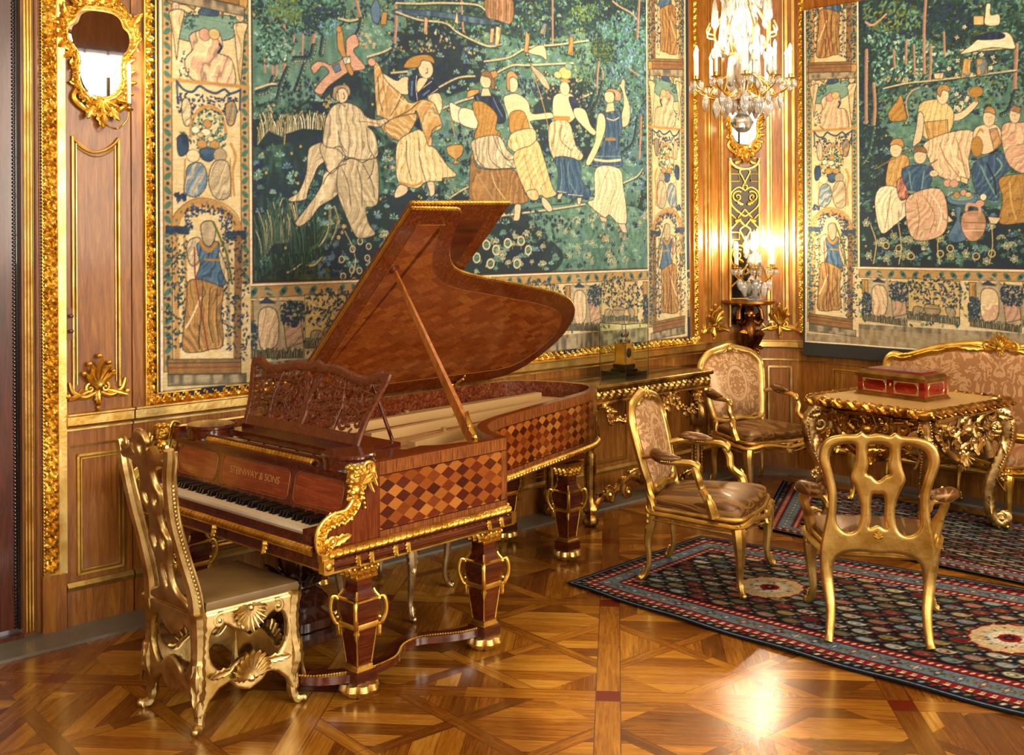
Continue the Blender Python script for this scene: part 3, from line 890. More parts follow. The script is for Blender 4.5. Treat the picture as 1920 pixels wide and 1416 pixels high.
    def pick(s,P,n):
        P=np.array(P,float).reshape(-1,2);Pq=smooth(P,True);lo=Pq.min(0);hi=Pq.max(0);out=[]
        for k in range(n*4):
            if len(out)>=n: break
            x,y=lo+s.rng.random(2)*(hi-lo);m=False
            for i in range(len(Pq)):
                (ax,ay),(bx,by)=Pq[i-1],Pq[i]
                if (ay>y)!=(by>y) and x<(bx-ax)*(y-ay)/(by-ay)+ax: m=not m
            if m: out.append((x,y))
        out.sort(key=lambda q:-q[1]);return out
    def run(s,txt,tf=None):
        rng=s.rng
        for ln in txt.strip().splitlines():
            hd,pts=ln.split(':');h=hd.split();op,col=h[0],h[1];ex=[float(v) for v in h[2:]];N=[float(v) for v in pts.split()]
            if tf:
                for i in range(0,len(N) if op!='e' else 2,2): N[i],N[i+1]=tf(N[i],N[i+1])
            c0=PAL[col[0]];c1=PAL[col[-1]]
            q=[(N[i],N[i+1]) for i in range(0,len(N),2)]
            if op=='p': s.poly(q,col,ex[0] if ex else 0)
            elif op=='e': s.ell(N[0],N[1],max(N[2],1),max(N[3],1),PAL['k']);s.ell(N[0],N[1],max(N[2]-.5,1),max(N[3]-.5,1),c0);s.face(N,c0) if col=='s' else 0
            elif op=='s': s.line(q,c0,max(ex[0]/2,.45),.95)
            elif op=='T': s.line(q,c0,ex[0]/2,1,C2=c0*.62);
            elif op=='h':
                P=smooth(np.array(q)-(s.x0,s.y0),True,3);b=s.box(P,3)
                if b[1]<=b[0] or b[3]<=b[2]: continue
                m,X,Y=s.mask(P,b);sl=(slice(b[2],b[3]),slice(b[0],b[1]))
                f=np.clip(s.n1[sl]*.9+s.n2[sl]*.5-.2,0,1)[...,None];s.blend(b,m*.9,c0*(1-f)+c1*f)
                s.line(q,PAL['d'],1.2,.5,closed=True)
            elif op=='P':
                P=smooth(np.array(q)-(s.x0,s.y0),True);b=s.box(P,2);m,X,Y=s.mask(P,b);sl=(slice(b[2],b[3]),slice(b[0],b[1]))
                f=np.sin(Y*1.5+np.sin(X*.35+s.n2[sl]*14)*1.6+s.n1[sl]*4);C=np.where(f[...,None]>.2,PAL['q']*1.02,PAL['z']*.85);C=np.where(f[...,None]<-.75,PAL['n']+.08,C);s.blend(b,m.astype(float),C)
            elif op=='L':
                for x,y in s.pick(q,int(ex[0])):
                    th=rng.random()*6.28;r=max(ex[1]*.55,1.2)*(.7+.6*rng.random());cc=c0 if rng.random()<.6 else c1
                    cc=cc*(.75+.6*rng.random())
                    s.ell(x,y,r,r*.5,cc,th);s.ell(x+.3,y+.5,r*.6,.5,np.clip(cc*1.5+.08,0,1),th,.6)
            elif op=='F':
                for x,y in s.pick(q,int(ex[0]*.6)):
                    r=max(ex[1]*.42,.9);k=int(rng.integers(3,6));o=rng.random()*6.28;cc=c0 if rng.random()<.7 else c1
                    s.line([(x,y-r*2.4),(x,y)],PAL['d'] if sum(c0)>1 else PAL['n'],.5,.7,sm=False)
                    for j in range(k):
                        a=o+j*6.283/k;s.ell(x+math.cos(a)*r,y+math.sin(a)*r,r*.8,r*.5,cc*(.8+.35*rng.random()),a)
                    if sum(c0)>1.6: s.ell(x,y,.8,.8,PAL['o'])
            elif op=='E':
                for x,y in q:
                    r=max(ex[1]*.7,1.2)
                    if col=='z': s.ell(x,y,r,r,PAL['b']);s.ell(x,y,r*.5,r*.5,PAL['l'])
                    else:
                        for j in range(5): s.ell(x+math.cos(j*1.257)*r*.6,y+math.sin(j*1.257)*r*.6,r*.5,r*.4,c0,j*1.257)
                        s.ell(x,y,.8,.8,PAL['m'])
            elif op=='S':
                P=smooth(q,False,6);L=np.r_[0,np.cumsum(np.hypot(*np.diff(P,axis=0).T))];st=max(ex[0]*.75,2)
                for l in np.arange(0,L[-1],st):
                    x=np.interp(l,L,P[:,0]);y=np.interp(l,L,P[:,1])
                    for j in (-1,0,1): s.ell(x+j*.9,y+(1.1 if j==0 else .6),.75,1.1,c0*(.85+.2*rng.random()),0,.9)
                s.line(P-(0,1.2),PAL['d'],.9,.6,sm=False)
            elif op=='R':
                P=smooth(q,False,8);w=ex[0]/2
                s.line(P,PAL['d'],w+.8,1,sm=False);s.line(P,c0,w,1,sm=False,C2=PAL['n'])
                for i in range(0,len(P)-1,2):
                    d=P[min(i+1,len(P)-1)]-P[i];d=d/(np.hypot(*d)+1e-6);nn=np.array([-d[1],d[0]])
                    s.ell(*(P[i]+nn*w*.9),.9,.9,PAL['y'],0,.9);s.line([P[i]+nn*w*.7,P[i]-nn*w*.3-d*2],PAL['l'],.4,.55,sm=False)
            elif op=='G':
                for i in range(len(q)-1):
                    n=int(ex[0])
                    for j in range(n):
                        f=(j+rng.random())/n;x=q[i][0]*(1-f)+q[i+1][0]*f;y=q[i][1]*(1-f)+q[i+1][1]*f;hh=ex[1]*(.6+.5*rng.random());dx=(rng.random()-.5)*hh*.5
                        cc=(c0 if j%2 else c1)*(.8+.3*rng.random())
                        s.line([(x,y),(x+dx*.3,y+hh*.6),(x+dx,y+hh)],PAL['d'],1.3,.7);s.line([(x,y),(x+dx*.3,y+hh*.6),(x+dx,y+hh)],cc,.6,1)
            elif op in 'OX':
                for x,y in q:
                    r=ex[1]*.55
                    if op=='O': s.ell(x,y,r*1.05,r,c1,rng.random()*3,1,rim=c0);s.line([(x-r*.4,y),(x+r*.4,y+r*.2)],c0*.8,.35,.8,sm=False)
                    else:
                        k=5;o=rng.random()*6.28
                        s.line([(x,y),(x+math.cos(o)*r*2.2,y+math.sin(o)*r*2.2)],c0,.5,.9,sm=False)
                        for j in range(k):
                            a=o+.6+j*6.283/k*.9;s.ell(x+math.cos(a)*r*.75,y+math.sin(a)*r*.75,r*.62,r*.42,c1,a,1,rim=c0)
    def face(s,N,c):
        x,y,rx,ry=N
        if rx<3: return
        for dx in (-.35,.35): s.line([(x+dx*rx-.6,y+ry*.1),(x+dx*rx+.6,y+ry*.1)],PAL['m'],.4,.8,sm=False)
        s.line([(x,y+ry*.05),(x+.2,y-ry*.25)],PAL['m'],.35,.6,sm=False);s.line([(x-.8,y-ry*.5),(x+.8,y-ry*.5)],PAL['p']*.8,.4,.9,sm=False)
    def guard(s,x0,y0,x1,y1,vert):
        # narrow green band with slanting leaves and dots
        P=[(x0,y0),(x1,y0),(x1,y1),(x0,y1)];s.poly(P,'tq',0,.6,sm=False);w=(x1-x0) if vert else (y1-y0)
        L=(y1-y0) if vert else (x1-x0);n=int(L/(w*1.5))
        for i in range(n):
            a=(i+.5)*w*1.5;cx,cy=((x0+x1)/2,y0+a) if vert else (x0+a,(y0+y1)/2)
            s.ell(cx,cy,w*.5,w*.28,PAL['g'],.8 if i%2 else -.8);s.ell(cx,cy+(w*.75 if vert else 0),w*.2,w*.2,PAL['b']);s.ell(cx,cy+(w*.75 if vert else 0),w*.1,w*.1,PAL['d'])
def border_column(cv,t0,t1,z1,flip=False):
    X0,X1=100,212
    sx=(t1-t0)/(X1-X0)
    if flip: tf=lambda x,y:(t0+(X1-x)*sx,y)
    else: tf=lambda x,y:(t0+(x-X0)*sx,y)
    cv.poly([(t0,226),(t1,226),(t1,z1),(t0,z1)],'cy',0,0,sm=False)
    cv.guard(t0+1,245,t0+12*sx,z1,True);cv.guard(t1-13*sx,335,t1-2,z1,True)
    cv.run(T_BORD,tf)
    cv.run(T_BORD,lambda x,y:(tf(x,y)[0],y+405))   # the same design goes on above
def bottom_border(cv,x0,x1,seed=0):
    cv.poly([(x0,225),(x1,225),(x1,334),(x0,334)],'cy',0,0,sm=False)
    cv.poly([(x0,222),(x1,222),(x1,246),(x0,246)],'qk',0,0,sm=False)
    cv.guard(x0,318,x1,331,False);leafy_band(cv,x0,x1,248,314,int((x1-x0)*.9))
    k=0;x=x0+4
    while x<x1:
        if k%2==0: cv.run(T_VIG,lambda a,b,x=x:(x+(a-206),b))
        else: cv.run(T_VIG2,lambda a,b,x=x:(x+(a-286),b))
        x+=92 if k%2==0 else 78;k+=1
def leafy_band(cv,x0,x1,y0,y1,n):
    for k in range(n):
        x=x0+cv.rng.random()*(x1-x0);y=y0+cv.rng.random()*(y1-y0);c=PAL['ndgv'[int(cv.rng.integers(4))]]*(.8+.5*cv.rng.random())
        th=cv.rng.random()*6;cv.ell(x,y,3,1.5,c,th);cv.ell(x,y,1.6,.5,np.clip(c*1.5+.08,0,1),th,.6)
def field(cv,x0,x1,y0,y1):
    P=[(x0,y0),(x1,y0),(x1,y1),(x0,y1)];cv.poly(P,'dg',0,0,sm=False)
    sl=(slice(int(y0-cv.y0),int(y1-cv.y0)),slice(int(x0-cv.x0),int(x1-cv.x0)))
    a=cv.a[sl];h,w=a.shape[:2];n=vnoise(h,w,26,34,cv.rng)*.6+vnoise(h,w,8,4,cv.rng)*.4;f=np.clip((n-.35)*2.2,0,1)[...,None]
    cv.a[sl]=(PAL['n']*.5+PAL['d']*.6)*(1-f)+(PAL['g']*.9)*f
def scatter(cv,x0,x1,y0,y1,n,big=0):
    r=cv.rng;pts=sorted([(x0+r.random()*(x1-x0),y0+r.random()*(y1-y0)) for _ in range(n)],key=lambda q:-q[1])
    for x,y in pts:
        k=r.random();lit=PAL['l'] if k<.3 else PAL['g'] if k<.5 else PAL['z'] if k<.62 else PAL['n'] if k<.85 else PAL['d']
        h=4+6*r.random()
        if big:
            c0=PAL['c'] if k<.55 else PAL['l'];h*=1.5;cv.line([(x,y),(x+r.normal()*2,y+h*.6),(x+r.normal()*3,y+h)],c0*.8,.45,.9)
            for j in range(6):
                a=.3+j*.5+r.random()*.3;q=h*.35;cv.ell(x+math.cos(a)*q*1.1,y+h*.45+math.sin(a)*q,q*.62,q*.36,PAL['g']*(.7+.5*r.random()),a,1,rim=c0)
            continue
        for j in range(5):
            a=.3+j*.65+r.normal()*.1;q=h*(.5+.2*r.random());cv.line([(x,y),(x+math.cos(a)*q,y+math.sin(a)*q)],lit,.45,.85,sm=False);cv.ell(x+math.cos(a)*q,y+math.sin(a)*q,1.9,1.1,lit*(.85+.4*r.random()),a)
        if k>.9: cv.ell(x,y+h*.5,1.6,1.6,PAL['y']);cv.ell(x,y+h*.5,.6,.6,PAL['m'])
def split_run(cv,txt,mid):
    L=txt.strip().splitlines();a=[l for l in L if l[0]=="h"];b=[l for l in L if l[0]!="h"]
    cv.run('\n'.join(a));mid();cv.run('\n'.join(b))
def weave(cv):
    r=cv.rng;f=.93+.14*r.random((cv.h,cv.w))
    st=1-.12*vnoise(cv.h,cv.w,1.2,9,r)
    cv.a=np.clip(cv.a*(f*st)[...,None],0,1)
def paint_main():
    cv=Canvas(90,218,903,582,3)
    cv.a[:]=PAL['n']*.8                              # navy outer selvedge
    cv.poly([(98,224),(984,224),(984,810),(98,810)],'wc',0,0,sm=False)
    field(cv,206,888,335,800)
    def mid():
        scatter(cv,206,400,400,800,260);scatter(cv,400,888,436,800,1500);scatter(cv,206,888,338,470,420);scatter(cv,560,888,338,420,70,1);scatter(cv,380,600,338,400,30,1);leafy_band(cv,206,888,640,800,2600);leafy_band(cv,780,888,520,640,350)
    split_run(cv,T_MAIN,mid)
    bottom_border(cv,100,984)
    border_column(cv,100,204,800);border_column(cv,890,983,800,True)
    cv.line([(204.5,333),(889,333)],PAL['w'],1.1,1,sm=False);cv.line([(206,335),(888,335)],PAL['r']*.5,.9,1,sm=False)
    cv.line([(204.5,333),(204.5,800)],PAL['w'],1.1,1,sm=False);cv.line([(206.5,335),(206.5,800)],PAL['r']*.6,.8,1,sm=False)
    cv.line([(889,333),(889,800)],PAL['w'],1.1,1,sm=False);cv.line([(98,800),(98,226)],PAL['w'],.8,1,sm=False);cv.line([(96,800),(96,226)],PAL['r'],.6,.8,sm=False)
    cv.line([(984,800),(984,226)],PAL['w'],.8,1,sm=False)
    cv.a[:int(225-218)]=PAL['n']*.7
    weave(cv);return cv
def paint_right():
    cv=Canvas(3,190,560,560,9)
    cv.a[:]=PAL['k']*.9+PAL['n']*.1
    cv.poly([(8,212),(570,212),(570,800),(8,800)],'wc',0,0,sm=False)
    field(cv,103,563,336,750)
    def mid():
        scatter(cv,103,563,345,520,640);scatter(cv,103,563,500,750,640);leafy_band(cv,103,563,560,750,2900);scatter(cv,103,563,342,375,40,1)
    split_run(cv,T_RIGHT,mid)
    bottom_border(cv,10,563)
    cv.poly([(10,214),(563,214),(563,238),(10,238)],'qm',0,0,sm=False)
    border_column(cv,10,101,750)
    cv.line([(101.5,334),(563,334)],PAL['w'],1.1,1,sm=False);cv.line([(103,336),(563,336)],PAL['r']*.5,1,1,sm=False)
    cv.line([(101.5,334),(101.5,750)],PAL['w'],1.1,1,sm=False);cv.line([(8,212),(8,750)],PAL['w'],.8,1,sm=False);cv.line([(8,212.5),(563,212.5)],PAL['w'],.9,1,sm=False)
    cv.a[:int(211-190)]=PAL['k']*.8
    weave(cv);return cv
# ================================================================ ROOM
def quad(pts,name,mat): return struct(MB().add(pts,[tuple(range(len(pts)))]).build(name,mat,smooth=0,recalc=False))
TL,TR=5.15,-.06          # tapestry wall ends, right wall starts
CA,CB=F1(TL,0,0),F2(TR,0,0)
CH=CB-CA;CO=Vector((-CH.y,CH.x,0)).normalized();
if CO.y<0: CO=-CO
def FC(s,d,z):           # concave corner: s 0..1 along, d out of the wall
    p=CA+CH*s+CO*(.15*(1-abs(2*s-1)**2.6));tn=(CH+CO*(.15*2.6*2*abs(2*s-1)**1.6*(1 if s<.5 else -1))).normalized();nn=Vector((tn.y,-tn.x,0))
    if nn.y>0: nn=-nn
    return p+nn*d+Vector((0,0,z))
# floor ----------------------------------------------------------
def m_floor():
    n=NT('oak_parquet');v=n.coord();x,y,z=n.sep(v)
    a=.0917;s=x*math.cos(a)-y*math.sin(a);t=x*math.sin(a)+y*math.cos(a)
    PX,PY=None,None
    u=(s-S0)*(1/1.2);w=(t-T0)*(1/1.2);pu=(u+.5).fr()-.5;pw=(w+.5).fr()-.5;h=.0425
    su=pu.abs()<h;sw=pw.abs()<h;red=su*sw
    # interior coordinates of each panel, -0.5..0.5
    q=u.fr()-.5;r=w.fr()-.5;A=(q+r);B=(q-r);bw=.037
    bA=((A.abs()-.25).abs()<bw);bB=((B.abs()-.25).abs()<bw);bC=((q.abs()).mx(r.abs())-.25).abs()<.0
    ci=u.fl();cj=w.fl()
    ida=n.white(n.comb((A*2.0+.5).fl()+ci*7.0,(B*2.0+.5).fl()+cj*11.0,(q*3.0).fl()))
    # planks: cells run in one of two directions
    pl=n.math('GREATER_THAN',n.white(n.comb((A*2.0+.5).fl()+ci*3.0,(B*2.0+.5).fl()+cj*5.0,1.0)),.5)
    px_=n.mixf(s,t,pl);py_=n.mixf(t,s,pl);pk=(py_*(1/.098)).fl()
    idp=n.white(n.comb(pk,(A*2.0+.5).fl()+ci*7.0,(B*2.0+.5).fl()+cj*3.0))
    diag=bA.mx(bB);D1_=(s+t)*.7071;D2_=(s-t)*.7071
    gx=n.mixf(px_,n.mixf(D1_,D2_,bA),diag);gy=n.mixf(py_,n.mixf(D2_,D1_,bA),diag)
    fr=su.mx(sw);gx=n.mixf(gx,n.mixf(s,t,su),fr);gy=n.mixf(gy,n.mixf(t,s,su),fr)
    ids=n.white(n.comb((u*1.0+.5).fl()*(1.0),(w+.5).fl(),su*3.0))
    idb=n.white(n.comb(ci*3.0+bA*5.0,cj*7.0,(A>0.0)+(B>0.0)*2.0))
    idn=n.mixf(n.mixf(idp,idb,diag),ids,fr)
    g=n.noise(n.comb(gx*1.6+idn*9.0,gy*26.0,idn*30.0),2.4,6,.9,.62);g2=n.noise(n.comb(gx*9.0,gy*150.0,idn*7.0),2,3)
    val=g*.55+g2*.18+idn*.34-.05-diag*.06*(1.0-fr)-n.noise(v,.8,2)*.0
    c=n.ramp(val,[(.22,'462006'),(.42,'74420E'),(.58,'98621A'),(.78,'B88A38')])
    c=n.mix(c,lin('5E1408'),red)
    # dark joints
    e=.0022/1.2;j1=((pu.abs()-h).abs()<e).mx((pw.abs()-h).abs()<e);j2=(((A.abs()-.25).abs()-bw).abs()<e*1.2).mx(((B.abs()-.25).abs()-bw).abs()<e*1.2)*(1.0-fr)
    j3=(((py_*(1/.098)).fr()-.5).abs()>.488)*(1.0-diag)*(1.0-fr)
    c=n.mix(c,lin('30140A'),(j1.mx(j2).mx(j3))*.7)
    n.set(col=c,rough=n.noise(v,3,4)*.16+.14+g2*.06,coat=.35,cr=.16);n.bump(g2*.4+n.noise(v,2.2,2)*.6,.07,.006);return n.m
sx,sy=None,None
_X,_Y=.393,4.733   # a strip crossing (red square) seen on the floor
S0=_X*math.cos(.0917)-_Y*math.sin(.0917);T0=_X*math.sin(.0917)+_Y*math.cos(.0917)
FLOORM=m_floor()
c0,c1,c2,c3=F1(ROOM_T0-.2,-.4,0),F1(9.5,-.4,0),F1(9.5,ROOM_D+.2,0),F1(ROOM_T0-.2,ROOM_D+.2,0)
fl=struct(MB().add([c0,c1,c2,c3,*[p-Vector((0,0,.1)) for p in (c0,c1,c2,c3)]],[(0,1,2,3),(7,6,5,4),(0,4,5,1),(1,5,6,2),(2,6,7,3),(3,7,4,0)]).build('floor',FLOORM,smooth=0))
HC=5.2
PLAS=m_plain('ceiling_plaster','D8B98A',.8,0,0,.1,20,'C8A878')
struct(MB().add([p+Vector((0,0,HC+h)) for h in (0,.1) for p in (c0,c1,c2,c3)],[(0,1,2,3),(7,6,5,4),(0,4,5,1),(1,5,6,2),(2,6,7,3),(3,7,4,0)]).build('ceiling',PLAS,smooth=0))
# tapestry wall: oak boards with a groove (concealed door) -------
m=MB(M1)
m.span((ROOM_T0,-.2,0),(-1.25,0,HC));m.span((-1.25,-.2,3.6),(-.215,0,HC));m.span((-.215,-.2,0),(.332,0,HC));m.span((.332,-.2,0),(.340,-.012,HC));m.span((.340,-.2,0),(TL,0,HC))
struct(m.build('wall_left',WALLW,smooth=0))
m=MB();V=[];K=24
for i in range(K+1):
    for d,z in ((0,0),(0,HC),(-.2,HC),(-.2,0)): V.append(FC(i/K,d,z))
F=[(i*4+a,i*4+(a+1)%4,i*4+4+(a+1)%4,i*4+4+a) for i in range(K) for a in range(4)]
struct(m.add(V,F+[(0,1,2,3),tuple(K*4+a for a in range(4))]).build('wall_corner',WALLW,smooth=30))
struct(MB(M2).span((TR,-.2,0),(9.0,0,HC)).build('wall_right',WALLW,smooth=0))
# the two far walls with window openings (behind the camera)
def win_wall(name,M,L0,L1,wins,d):
    m=MB(M);x=L0
    for c in wins:
        m.span((x,d,0),(c-.9,d+.25,HC));m.span((c-.9,d,0),(c+.9,d+.25,1.5));m.span((c-.9,d,4.3),(c+.9,d+.25,HC));x=c+.9
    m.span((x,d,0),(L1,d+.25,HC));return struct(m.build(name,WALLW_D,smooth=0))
win_wall('wall_back',M1,ROOM_T0,9.4,(-2.6,.6,3.6),ROOM_D)
ML=FM(N1,-D1,F1(ROOM_T0,0,0));win_wall('wall_near',ML,0,ROOM_D,(3.2,6.2),0)
def lead(M,c,d,name):
    m=MB(M)
    for k in range(7): m.span((c-.9+k*.3-.012,d+.05,1.5),(c-.9+k*.3+.012,d+.07,4.3))
    for k in range(7): m.span((c-.9,d+.04,1.5+k*.466-.012),(c+.9,d+.07,1.5+k*.466+.012))
    o=struct(m.build(name,DARKW,smooth=0));return o
k=1
for c in (-2.6,.6,3.6): lead(M1,c,ROOM_D-.1,'window_%d'%k);k+=1
for c in (3.2,6.2): lead(ML,c,-.1,'window_%d'%k);k+=1
# stone border along the walls -----------------------------------
STONE=m_plain('grey_limestone','7E7A6E',.4,0,.1,.15,14,'5C5A50')
m=MB(M1);m.span((ROOM_T0,0,0),(TL+.3,.245,.014));struct(m.build('trim_1',STONE,smooth=0))
m=MB(M2);m.span((TR-.5,0,0),(8.6,.245,.0135));struct(m.build('trim_2',STONE,smooth=0))
m=MB();V=[FC(i/K,d,z) for i in range(K+1) for d,z in((.0,.0),(.0,.013),(.28,.013),(.28,0))];struct(m.add(V,[f for f in F]+[(0,1,2,3),tuple(K*4+a for a in range(4))]).build('trim_3',STONE))
# door: dark leaf on the left, moulded jamb and carved gilt architrave
o=struct(MB(M1).span((-1.25,-.07,.052),(-.225,-.03,3.59)).build('door_1',DARKW,smooth=0))
struct(MB(M1).span((-1.25,-.20,-.01),(-.22,.02,.034)).build('trim_4',DARKW,smooth=0))
def frames(m,t,d0,w,dp,z0,z1): m.span((t,d0,z0),(t+w,d0+dp,z1))
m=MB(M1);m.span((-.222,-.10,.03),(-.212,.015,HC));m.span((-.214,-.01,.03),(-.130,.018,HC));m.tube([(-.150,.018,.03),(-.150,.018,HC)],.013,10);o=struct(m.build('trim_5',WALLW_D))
m=MB(M1);m.span((-.236,-.04,.05),(-.222,-.015,3.6));m.beads([(-.243,-.026,.06),(-.243,-.026,3.6)],.007,.018,6);struct(m.build('trim_6',BLACK))
m=MB(M1)
for t in (-.205,-.190,-.175): m.tube([(t,.018,.04),(t,.018,HC)],.006,8)
struct(m.build('trim_7',GOLD))
m=MB(M1);m.carved([(-.088,.02,.30),(-.088,.02,4.4)],.072,.03,(0,1,0),.062,kind=2,n=11,step=.008);m.beads([(-.126,.028,.30),(-.126,.028,4.0)],.0065,.017,6)
m.span((-.128,-.01,.28),(-.045,.022,HC));struct(m.build('trim_8',GOLD))
m=MB(M1);m.span((-.047,-.01,.28),(-.008,.018,HC));m.span((-.052,-.01,.28),(-.042,.03,HC));struct(m.build('trim_9',GOLD_P,smooth=0))
m=MB(M1);m.span((-.135,-.01,.014),(-.02,.035,.285));struct(m.build('trim_10',WALLW,smooth=0))
# rails and panels -----------------------------------------------
def molding(m,A,B,prof,MX=None):   # run a profile (d,z) from A to B along t (straight wall)
    n=len(prof);V=[(t,d,z) for t in (A,B) for d,z in prof];m.add(V,[(i,(i+1)%n,n+(i+1)%n,n+i) for i in range(n)]+[tuple(range(n))[::-1],tuple(range(n,2*n))])
RAIL=[(0,.995),(.022,.995),(.03,1.004),(.03,1.046),(.04,1.052),(.04,1.060),(0,1.064)]
def fillet_rect(m,t0,t1,z0,z1,w=.012,d=.012,off=0):
    for a,b in (((t0,off,z0),(t1,off+d,z0+w)),((t0,off,z1-w),(t1,off+d,z1)),((t0,off,z0),(t0+w,off+d,z1)),((t1-w,off,z0),(t1,off+d,z1))): m.span(a,b)
def dado(M,t0,t1,panels,names,rail=True,skip=0):
    if rail:
        m=MB(M);molding(m,t0,t1,RAIL);molding(m,t0,t1,[(0,.975),(.012,.975),(.012,.985),(0,.985)]);molding(m,t0,t1,[(0,.893),(.010,.893),(.012,.902),(0,.904)]);struct(m.build(names[0],GOLD_P,smooth=20))
        m=MB(M);molding(m,t0,t1,[(0,.186),(.02,.186),(.024,.205),(.012,.226),(0,.228)]);struct(m.build(names[1],GOLD_P,smooth=20))
    m=MB(M)
    for a,b in panels: fillet_rect(m,a,b,.255,.855,.011,.012);fillet_rect(m,a+.02,b-.02,.275,.835,.006,.006)
    struct(m.build(names[2],GOLD,smooth=0))
    m=MB(M);m.span((t0,0,.014),(t1,.012,.186));struct(m.build(names[3],WALLW,smooth=0))
dado(M1,-.008,.333,[(.045,.285)],('trim_11','trim_12','trim_13','baseboard_1'))
dado(M1,.341,TL,[(.42+k*.78,1.08+k*.78) for k in range(6)],('trim_14','trim_15','trim_16','baseboard_2'))
dado(M2,TR,8.5,[(.25,.62),(.78,1.5),(1.66,2.4),(2.5,3.3)],('trim_17','trim_18','trim_19','baseboard_3'))
def cmold(prof,name,mat):
    n=len(prof);V=[FC(i/K,d,z) for i in range(K+1) for d,z in prof];struct(MB().add(V,[(i*n+a,i*n+(a+1)%n,(i+1)*n+(a+1)%n,(i+1)*n+a) for i in range(K) for a in range(n)]+[tuple(range(n)),tuple(K*n+a for a in range(n))]).build(name,mat,smooth=25))
cmold(RAIL,'trim_20',GOLD_P);cmold([(0,.186),(.02,.186),(.024,.205),(.012,.226),(0,.228)],'trim_21',GOLD_P);cmold([(0,.893),(.012,.893),(.012,.905),(0,.907)],'trim_22',GOLD_P)
def cstrip(m,s,z0,z1,w=.018,d=.014):
    a=w/.9;V=[FC(q,e,z) for z in (z0,z1) for q,e in((s-a/2,0),(s-a/2,d),(s+a/2,d),(s+a/2,0))];m.add(V,[(0,1,2,3),(4,5,6,7),(0,1,5,4),(1,2,6,5),(2,3,7,6),(3,0,4,7)])
def chz(m,s0,s1,z,w=.016,d=.012):
    q=8;V=[FC(s0+(s1-s0)*i/q,e,zz) for i in range(q+1) for e,zz in((0,z),(d,z),(d,z+w),(0,z+w))];m.add(V,[(i*4+a,i*4+(a+1)%4,i*4+4+(a+1)%4,i*4+4+a) for i in range(q) for a in range(4)])
m=MB()
for s in (.035,.965): cstrip(m,s,1.14,HC,.02)
for s in (.09,.255,.745,.91): cstrip(m,s,1.22,HC,.02);cstrip(m,s+(.028 if s in(.09,.745) else -.028),1.22,HC,.008)
for a,b in ((.09,.255),(.745,.91)): chz(m,a,b,1.20)
for s in (.16,.84):
    cstrip(m,s-.1,.30,.84,.014);cstrip(m,s+.1,.30,.84,.014);chz(m,s-.1,s+.1,.30);chz(m,s-.1,s+.1,.83)
struct(m.build('trim_23',GOLD_P,smooth=0))
# gilt fillets of the narrow panel beside the door (concave head)
m=MB(M1)
for t,sg in ((.031,1),(.268,-1)):
    m.tube([(t,.008,1.175),(t,.008,2.435)],.008,8);m.tube([(t+sg*.018,.004,1.2),(t+sg*.018,.004,2.40)],.004,6)
arc=[(.031+.237*i/14,.008,2.435-.075*math.sin(PI*i/14)**.8) for i in range(15)];m.tube(arc,.009,8);m.tube([(a,.004,c-.022) for a,b,c in arc[1:-1]],.004,6)
struct(m.build('trim_24',GOLD_P))
# tapestry frames -------------------------------------------------
m=MB(M1);WF=.062
for a,b in (((.405+WF/2,.0,1.063),(.405+WF/2,.0,4.6)),((5.02+.03,.0,1.063),(5.02+.03,.0,4.6)),((.405,.0,1.093),(5.08,.0,1.093))):
    m.carved([a,b],WF,.032,(0,1,0),.055,kind=2,n=11,step=.009)
m.span((.462,0,1.118),(.470,.02,4.6));m.span((.462,0,1.114),(5.03,.02,1.122));m.span((.402,0,1.063),(.408,.02,4.6));m.span((5.014,0,1.11),(5.022,.02,4.6))
struct(m.build('trim_25',GOLD))
m=MB(M2);m.carved([(-.028,.0,1.12),(-.028,.0,4.6)],.062,.034,(0,1,0),.055,kind=2,n=11,step=.009);m.span((-.058,0,1.12),(.004,.012,4.6));struct(m.build('trim_26',GOLD))
# tapestries -----------------------------------------------------
def m_woven():
    n=NT('woven_wool_and_silk');a=n.n('ShaderNodeVertexColor',layer_name='weave');v=n.coord();x,y,z=n.sep(v)
    f=n.noise(v,240,2)*.28+.86;mm=n.n('ShaderNodeVectorMath',operation='SCALE');n.put(mm.inputs[0],a.outputs[0]);n.put(mm.inputs['Scale'],f)
    n.set(col=X(n,mm.outputs[0]),rough=.88,sheen=.1);n.bump(n.noise(n.scale(v,420,420,90),1,2),.35,.002);return n.m
WOVEN=m_woven()
def canvas_mesh(cv,pos,name,mat,cell):
    h,w=cv.h,cv.w;X_,Y_=np.meshgrid(np.arange(w),np.arange(h));co=pos((X_+cv.x0)*cell,(Y_+cv.y0)*cell).reshape(-1,3).astype(np.float32)
    i=(Y_[:-1,:-1]*w+X_[:-1,:-1]).ravel();fc=np.stack([i,i+1,i+w+1,i+w],1).astype(np.int32)
    me=bpy.data.meshes.new(name);me.vertices.add(h*w);me.vertices.foreach_set('co',co.ravel());me.loops.add(fc.size);me.loops.foreach_set('vertex_index',fc.ravel())
    me.polygons.add(len(fc));me.polygons.foreach_set('loop_start',np.arange(0,fc.size,4,dtype=np.int32));me.update(calc_edges=True);me.validate()
    at=me.color_attributes.new('weave','FLOAT_COLOR','POINT');c=cv.a.reshape(-1,3);c=np.where(c<=.04045,c/12.92,((c+.055)/1.055)**2.4)
    at.data.foreach_set('color',np.hstack([c,np.ones((len(c),1))]).astype(np.float32).ravel());me.polygons.foreach_set('use_smooth',np.ones(len(fc),bool));me.materials.append(mat)
    o=bpy.data.objects.new(name,me);SC.collection.objects.link(o)
    sm=o.modifiers.new('thickness','SOLIDIFY');sm.thickness=.004;sm.offset=0;return o
